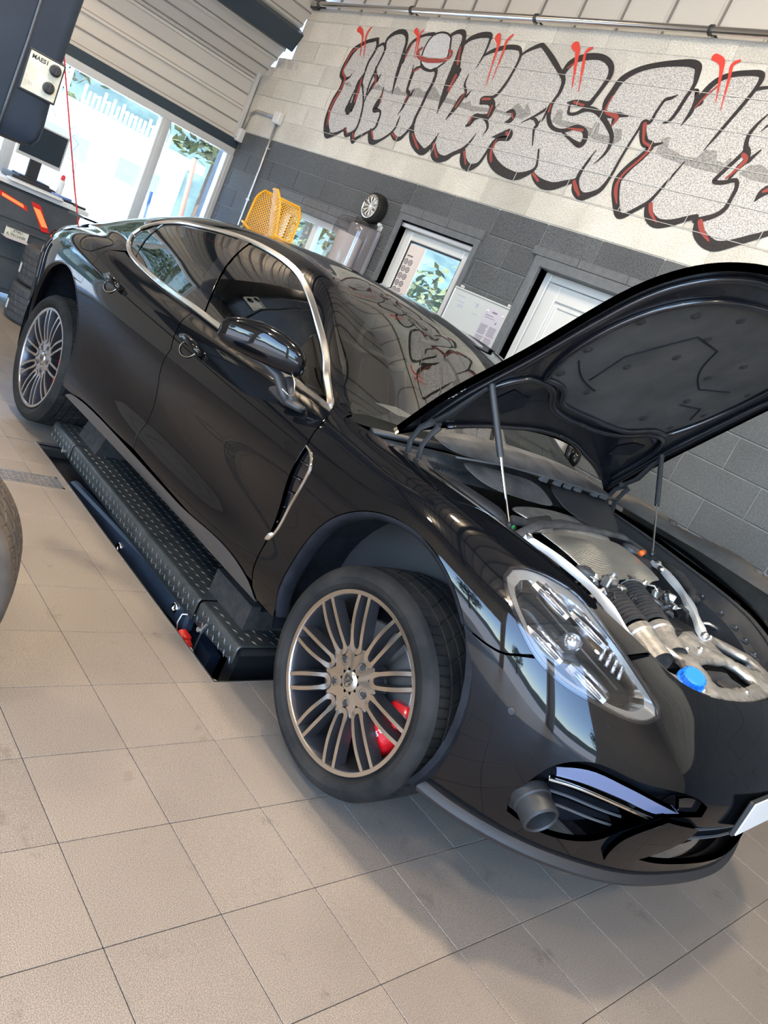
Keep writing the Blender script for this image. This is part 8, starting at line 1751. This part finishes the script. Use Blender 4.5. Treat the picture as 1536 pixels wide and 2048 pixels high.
    # monitor
    org = (-5.62, 1.42, 1.02); t = tag(empty('monitor', org, math.radians(2)), 'flat computer monitor with dark screen and pale bezel on the trolley', 'monitor')
    mb = MB(); mb.bx(-.01, .015, -.18, .20, .21, .50, bev=.004); mb.build('bezel', 'bezel_grey', t); mb = MB(); mb.bx(.015, .018, -.165, .185, .238, .487); mb.build('screen', 'screen', t)
    mb = MB(); mb.bx(-.025, .005, -.05, .05, .06, .26, bev=.008); mb.build('stand', 'plastic', t); mb = MB(); mb.bx(-.10, .10, -.13, .13, .05, .065, bev=.004); mb.build('foot', 'plastic', t)
    b = MB(); b.bx(-.16, .16, -.19, .17, 0, .05, bev=.005); o = b.build('computer_case', 'plastic', None, auto=40); o.location = org; tag(o, 'flat black computer box under the monitor stand', 'computer')
    k = tag(empty('keyboard', (-5.375, 1.40, 1.02), 0), 'pale grey keyboard on the front edge of the trolley top', 'keyboard'); mb = MB(); mb.bx(-.06, .07, -.22, .22, 0, .018, bev=.004); mb.build('base', 'frame_white', k)
    mb = MB()
    for i in range(4):
        for j in range(14): mb.bx(-.048 + i * .028, -.026 + i * .028, -.205 + j * .0295, -.181 + j * .0295, .018, .024)
    tag(mb.build('keys', 'bezel_grey', k), kind='stuff')
    for j, (x, y, c, ln) in enumerate(((-5.44, 1.64, 'ink_blue', .20), (-5.50, 1.74, 'plastic', .16), (-5.42, 1.80, 'plastic', .12))):
        mb = MB(); mb.cyl((0, -ln / 2, .012), (0, ln / 2, .012), .010, 8); o = mb.build('hand_tool', c, None, smooth=True); o.location = (x, y, 1.018 + (.02 if j == 0 else 0)); o.rotation_euler = (0, 0, .3); tag(o, ['blue marker like tool lying on the keyboard end', 'black tool lying behind the keyboard', 'short black tool at the worktop end'][j], 'tool')
    t = tag(empty('spray_bottle', (-5.72, 1.70, 1.02)), 'pale spray can with a red cap at the back of the trolley', 'bottle'); mb = MB(); mb.lathe([(0, 0), (.026, 0), (.027, .005), (.027, .13), (.018, .15)], (0, 0, 0), 'Z', 18); mb.build('body', 'white', t, auto=35); mb = MB(); mb.lathe([(.018, .15), (.018, .18), (.010, .195), (0, .195)], (0, 0, 0), 'Z', 14); mb.build('cap', 'redplastic', t, auto=35)
    t = tag(empty('white_cabinet', (-5.75, .15, 0)), 'pale grey equipment cabinet at the left edge beside the trolley', 'cabinet')
    mb = MB(); mb.bx(-.25, .25, -.35, .55, .02, 1.32, bev=.015); mb.build('body', 'frame_white', t); mb = MB(); mb.bx(.25, .258, .28, .50, 1.02, 1.26, bev=.003); mb.build('cream_panel', 'cream', t); mb = MB(); mb.bx(.25, .256, -.3, .22, .1, 1.25, bev=.003); mb.build('door', 'frame_white', t); mb = MB(); mb.bx(.25, .254, .24, .54, .2, .95); mb.build('dark_vent', 'plastic', t)
    # red airline hanging from the roof
    mb = MB(); mb.tube([(-4.80, -.30, 5.3), (-4.80, .52, 3.4), (-4.80, .95, 2.45), (-4.80, 1.19, 1.89), (-4.80, 1.37, 1.47), (-4.80, 1.49, 1.19), (-4.80, 1.60, .95), (-4.80, 1.66, .62), (-4.80, 1.68, .60)], .006, 6)
    tag(mb.build('hanging_cable', 'cable_red', None, smooth=True), 'thin red cable hanging from the roof in front of the glazing', 'cable')
    # stacked tyres
    tm = tyre_mb(R=.35, rb=.245, W=.285, pitches=60); proto = None
    labs = ['new black tyre lying flat, bottom of the stack behind the rear wheel', 'new black tyre lying flat on top of the stack behind the rear wheel', 'black tyre lying flat, lower of the second stack at the left', 'black tyre lying flat, upper of the second stack at the left']
    for i, (x, y, z) in enumerate(((-4.95, 1.68, .0), (-4.94, 1.69, .316))):
        r = tag(empty('tyre', (x, y, z)), labs[i], 'tyre', 'tyres stacked in front of the trolley')
        if proto is None: q = tm.build('casing', 'rubber_grey', r, auto=30); proto = q
        else: q = link_copy(proto, 'casing', r)
        q.rotation_euler = (-PI / 2, 0, 0); q.location = (0, 0, .299)
        if i < 2: mb = MB(); mb.lathe([(.351, .075), (.3512, .155)], (0, 0, 0), 'Z', 4, a0=-1.7, a1=-1.55); mb.build('size_sticker', 'white', r)
    # large wheel standing at the left edge
    big = tag(empty('standing_wheel', (.015, -.425, 0), 0), 'large worn wheel standing on the floor, cut by the left edge', 'wheel')
    bt = tyre_mb(R=.352, rb=.262, W=.24, pitches=70).build('tyre', 'rubber_brown', big, auto=30); ax = Vector((.87, -.36, 0)).normalized()    # outer face looks along ax
    ang = math.atan2(ax.y, ax.x) + PI / 2; bt.rotation_euler = (0, 0, ang); bt.location = (0, 0, .352); 
    mb = MB(); mb.lathe([(.264, .012), (.268, .004), (.262, .0), (.252, .01), (.245, .06), (.10, .05), (.0, .045)], (0, 0, 0), 'Y', 60); rm = mb.build('rim', 'gunmetal', big, auto=35); rm.rotation_euler = bt.rotation_euler; rm.location = bt.location
    for k in range(5):
        a = 2 * PI * k / 5; mb = MB(); mb.tube([(.05 * math.cos(a), .03, .05 * math.sin(a)), (.16 * math.cos(a), .02, .16 * math.sin(a)), (.255 * math.cos(a), .012, .255 * math.sin(a))], [.030, .022, .03], 8, flat=.5); s_ = mb.build('spoke', 'darkmetal', rm, smooth=True)
M['rubber_grey'] = mat('lit_tone_tyre_rubber', (0.05, 0.05, 0.052), 0.6)  # lighter than the car tyres: lit look of the stack put into the colour
M['rubber_brown'] = tex('worn_tyre_rubber', (0.045, 0.038, 0.033), (0.095, 0.078, 0.065), 6, 0.8, 0.0)
M['cream'] = tex('worn_cream_panel', (0.42, 0.40, 0.31), (0.62, 0.60, 0.50), 16, 0.5)
M['ink_dark'] = mat('dark_print', (0.03, 0.03, 0.03), 0.6)
M['ink_faint'] = mat('worn_print', (0.30, 0.26, 0.22), 0.6)
M['glow'] = mat('orange_backlit_panel', (0.9, 0.2, 0.05), 0.4, emit=(1.0, 0.16, 0.05), es=1.4)
M['bezel_grey'] = mat('pale_grey_bezel', (0.45, 0.45, 0.43), 0.5)
left_side()
def lamps():
    labs = 'round white led high bay lamp under the workshop roof'
    for i, (x, y, p) in enumerate(LAMPS):
        t = tag(empty('ceiling_lamp', (x, y, 4.72)), labs, 'lamp', 'led high bay lamps under the roof')
        mb = MB(); mb.lathe([(0, .20), (.05, .20), (.10, .16), (.17, .06), (.19, .0), (.175, .0), (.16, .02)], (0, 0, 0), 'Z', 28); mb.build('housing', 'plastic_grey', t, auto=40)
        mb = MB(); mb.lathe([(0, .012), (.165, .012)], (0, 0, 0), 'Z', 28); mb.build('diffuser', 'lamp_face', t)
        mb = MB(); mb.cyl((0, 0, .19), (0, 0, .58), .01, 8); mb.build('suspension', 'galv', t)
        l = bpy.data.lights.new('lamp', 'AREA'); l.shape = 'DISK'; l.size = .30; l.energy = p * LK; l.color = LC
        o = bpy.data.objects.new('lamp_light', l); C.objects.link(o); o.parent = t; o.location = (0, 0, -.005)
        l = bpy.data.lights.new('lamp_upfill', 'AREA'); l.shape = 'DISK'; l.size = .34; l.energy = p * LK * .45; l.color = LC      # upward fill light, added to brighten the ceiling
        o = bpy.data.objects.new('lamp_upfill', l); C.objects.link(o); o.parent = t; o.location = (0, 0, .22); o.rotation_euler = (PI, 0, 0)
M['lamp_face'] = mat('lit_lamp_diffuser', (1, 1, 1), 0.5, emit=(1.0, 0.92, 0.80), es=28)
LK = 1.3; LC = (1.0, 0.83, 0.62)
lamps()
# ================================================================== OUTSIDE
M['yard'] = tex('sunlit_concrete_yard', (0.62, 0.61, 0.59), (0.72, 0.71, 0.69), 1.2, 0.9)
M['house'] = mat('white_rendered_building', (0.72, 0.70, 0.67), 0.9)
M['house_blue'] = mat('pale_blue_fascia', (0.45, 0.62, 0.70), 0.7)
M['house_dark'] = mat('grey_shopfront', (0.30, 0.33, 0.34), 0.5)
M['leaf'] = tex('tree_leaves', (0.035, 0.045, 0.016), (0.14, 0.145, 0.045), 2.5, 0.8)
M['hill'] = tex('haze_tinted_hillside', (0.025, 0.05, 0.05), (0.085, 0.12, 0.10), .35, 0.95, detail=8)  # bluish distance haze mixed into the colour
M['bark'] = mat('bark', (0.12, 0.08, 0.05), 0.9)
def outside():
    mb = MB(); mb.bx(-90, -6.72, -60, 60, -.30, -.02); mb.bx(-6.72, 60, 3.9, 60, -.30, -.02); mb.bx(-6.72, 60, -60, -5.2, -.30, -.02); mb.bx(6.7, 60, -5.2, 3.9, -.30, -.02)
    tag(mb.build('yard', 'yard'), kind='structure', label='sunlit concrete yard outside')
    # wooded hill all round the yard
    mb = MB(); rnd = random.Random(9); n = 72; rings = [(62, -1, 0), (70, 6, 1.5), (80, 13, 2.5), (95, 21, 3), (115, 27, 4)]
    for r, z, j in rings:
        for i in range(n): a = 2 * PI * i / n; k = 1 + .25 * math.sin(2 * a + 1) + .12 * math.sin(5 * a); k *= .30 + .70 * max(0, math.cos(a - 2.5)); mb.v.append((r * math.cos(a), r * math.sin(a), z * k + rnd.uniform(-j, j) * .4))
    for q in range(len(rings) - 1):
        for i in range(n): mb.f.append((q * n + i, (q + 1) * n + i, (q + 1) * n + (i + 1) % n, q * n + (i + 1) % n)); mb.m.append(0)
    tag(mb.build('hillside', 'hill', smooth=True), kind='structure', label='wooded hillside beyond the yard')
    # trees
    def tree_mesh(seed):
        r = random.Random(seed); mb = MB()
        for k in range(240):
            a, b = r.uniform(0, 2 * PI), math.acos(r.uniform(-1, 1)); rad = 1.6 * r.uniform(.55, 1.0)
            c = Vector((rad * math.sin(b) * math.cos(a), rad * math.sin(b) * math.sin(a), 3.2 + 1.35 * rad / 1.6 * math.cos(b) * 1.2))
            for _ in range(5):
                o = c + Vector((r.uniform(-.3, .3), r.uniform(-.3, .3), r.uniform(-.3, .3))); u = Vector((r.uniform(-1, 1), r.uniform(-1, 1), r.uniform(-.6, .6))).normalized() * r.uniform(.12, .22); v = u.cross(Vector((r.uniform(-1, 1), r.uniform(-1, 1), 1))).normalized() * .09
                mb.add([o - u, o + v, o + u, o - v], [(0, 1, 2, 3)])
        return mb
    cr = [tree_mesh(3).build('crown', 'leaf', None), tree_mesh(4).build('crown', 'leaf', None)]
    tk = MB(); tk.tube([(0, 0, 0), (.05, .02, 1.2), (0, .0, 2.4), (.1, .05, 3.4)], [.16, .13, .10, .05], 8); tk = tk.build('trunk', 'bark', None, smooth=True)
    spots = [(-19.5, 13.6, 1.3), (-26, 15.5, 1.5), (-33, 17, 2.0), (-33, 8.5, 1.8), (-12.5, 17.5, 1.2), (-7.2, 17.8, 1.25), (-1.8, 17.5, 1.2), (-31, 1, 1.8), (-33, -7, 2.0), (-30, -14, 2.1), (-14, -26, 1.7), (-4, -30, 1.9), (12, -33, 1.6), (30, -9, 1.8)]
    for i, (x, y, s_) in enumerate(spots):
        t = empty('tree', (x, y, -.02), i * 1.3); t.scale = (s_, s_, s_)
        tag(t, 'leafy green tree in the yard outside the workshop', 'tree', 'trees outside')
        if i < 2: cr[i].parent = t
        else: link_copy(cr[i % 2], 'crown', t)
        if i == 0: tk.parent = t
        else: link_copy(tk, 'trunk', t)
    for i, (x, y, s_) in enumerate(((-14.6, 9.6, .72), (-12.2, 10.4, .78), (-9.8, 9.4, .70), (-7.4, 10.2, .72), (-5.1, 9.3, .68), (-2.8, 10.0, .70), (-17.2, 10.8, .8), (-5.6, 13.3, 1.0), (-9.2, 13.4, 1.05), (-13.0, 13.8, 1.05))):
        t = empty('bush', (x, y, -2.2 * s_), i * 1.1); t.scale = (s_, s_, s_)
        tag(t, 'leafy shrub in the hedge seen through the small window', 'shrub', 'hedge shrubs outside'); link_copy(cr[i % 2], 'foliage', t)
    # shop building across the yard
    t = tag(empty('shop_building', (-22, 4, 0)), 'low white shop building across the yard with raised letters on its roof edge', 'building')
    mb = MB(); mb.bx(-4, 0, -9, 6.5, 0, 2.35); mb.build('walls', 'house', t)
    mb = MB(); mb.bx(-4.2, .5, -9.3, 6.8, 2.35, 2.62); mb.build('roof', 'house_blue', t)
    for y in (-8, -5.4, -2.8, -.2, 2.2, 4.4):
        mb = MB(); mb.bx(0, .04, y, y + 1.5, .2, 1.9); w_ = mb.build('window', 'frame_white', t); mb = MB(); mb.bx(.04, .06, y + .1, y + 1.4, .3, 1.8); mb.build('pane', 'house_dark', w_)
    rb = random.Random(8)
    for k in range(10):
        mb = MB(); y = 2.9 + k * .27; h = rb.choice((.34, .46, .34, .5)); mb.bx(.42, .5, y, y + .05, 2.64, 2.64 + h); mb.bx(.42, .5, y + .14, y + .19, 2.64, 2.64 + .34)
        if k % 3: mb.bx(.42, .5, y + .05, y + .14, 2.90, 2.95)
        else: mb.bx(.42, .5, y + .05, y + .14, 2.66, 2.71)
        mb.build('roof_letter', 'house', t)
    for y in (-6, 0, 6): mb = MB(); mb.cyl((.3, y, 0), (.3, y, 2.4), .08, 10); mb.build('post', 'house', t)
    # lattice mast
    t = tag(empty('lattice_mast', (-27.6, 8.0, 0)), 'white steel lattice mast rising behind the shop building', 'mast'); mb = MB()
    c = [(-.3, -.3), (.3, -.3), (.3, .3), (-.3, .3)]
    for x, y in c: mb.cyl((x, y, 0), (x, y, 9), .05, 6)
    for k in range(12):
        z = k * .75
        for i in range(4): a, b = c[i], c[(i + 1) % 4]; mb.cyl((a[0], a[1], z), (b[0], b[1], z + .75), .03, 5); mb.cyl((b[0], b[1], z), (a[0], a[1], z + .75), .03, 5)
    mb.build('lattice', 'white', t)
    # benches and poles in the yard
    for i, (x, y) in enumerate(((-10.5, 4.0), (-11.0, 5.1))):
        t = tag(empty('garden_table', (x, y, 0)), ['small pale blue metal table in the yard, nearer the mullion', 'small pale blue metal table in the yard, right of the other'][i], 'table'); mb = MB(); mb.bx(-.35, .35, -.35, .35, .70, .73, bev=.01); mb.build('table_top', 'house_blue', t)
        for sx in (-1, 1):
            for sy in (-1, 1): mb = MB(); mb.tube([(sx * .30, sy * .30, .70), (sx * .34, sy * .34, 0)], .015, 6); mb.build('leg', 'house_blue', t, smooth=True)
    mb = MB(); mb.cyl((-9.0, 4.60, 0), (-9.0, 4.36, 2.04), .035, 8); tag(mb.build('wooden_pole', 'pole_brown', None, smooth=True), 'thin brown pole standing outside the right hand pane', 'pole')
    mb = MB(); mb.cyl((-7.3, 3.28, 0), (-7.3, 3.20, 1.25), .014, 8); mb.cyl((-7.3, 3.20, 1.25), (-7.3, 3.19, 1.40), .020, 8); tag(mb.build('broom_handle', 'ink_blue', None, smooth=True), 'short dark handle leaning outside by the mullion', 'broom')
M['pole_brown'] = mat('brown_pole', (0.30, 0.12, 0.08), 0.7)
outside()
# painted squiggles on the shop front glass
def decals():
    mb = MB(); x = XW + .0115
    for pts in ([(1.92, 1.60), (1.98, 1.66), (2.02, 1.60), (1.97, 1.56), (2.05, 1.52), (2.02, 1.44)], [(1.98, 1.36), (2.08, 1.34), (2.10, 1.22), (2.04, 1.30)], [(1.66, 2.0), (1.70, 1.92), (1.75, 1.90)], [(1.72, 1.72), (1.78, 1.66)]):
        mb.tube([(x, a, b) for a, b in pts], .008, 5, flat=.3, up=(0, 0, 1))
    o = mb.build('window_marking', 'ink_blue', None); tag(o, 'purple hand painted squiggles on the shop front glass', 'marking')
decals()
# gloves or cloth on the sill behind the roof of the car
mb = MB(); 
for k in range(4): mb.tube([(0 + k * .03, 0, 0), (.01 + k * .035, .02, .07), (.0 + k * .04, .01, .13)], [.02, .024, .012], 8)
o = mb.build('work_gloves', 'ink_blue', None, smooth=True); o.location = (-5.60, 3.16, .945); tag(o, 'dark blue work gloves lying in front of the window corner', 'gloves')
mb = MB(); mb.bx(-6.0, -5.46, 2.98, 3.5, 0, .92, bev=.01); o = mb.build('grey_locker', 'greybox', None); tag(o, 'low grey locker in the corner behind the car', 'cabinet')
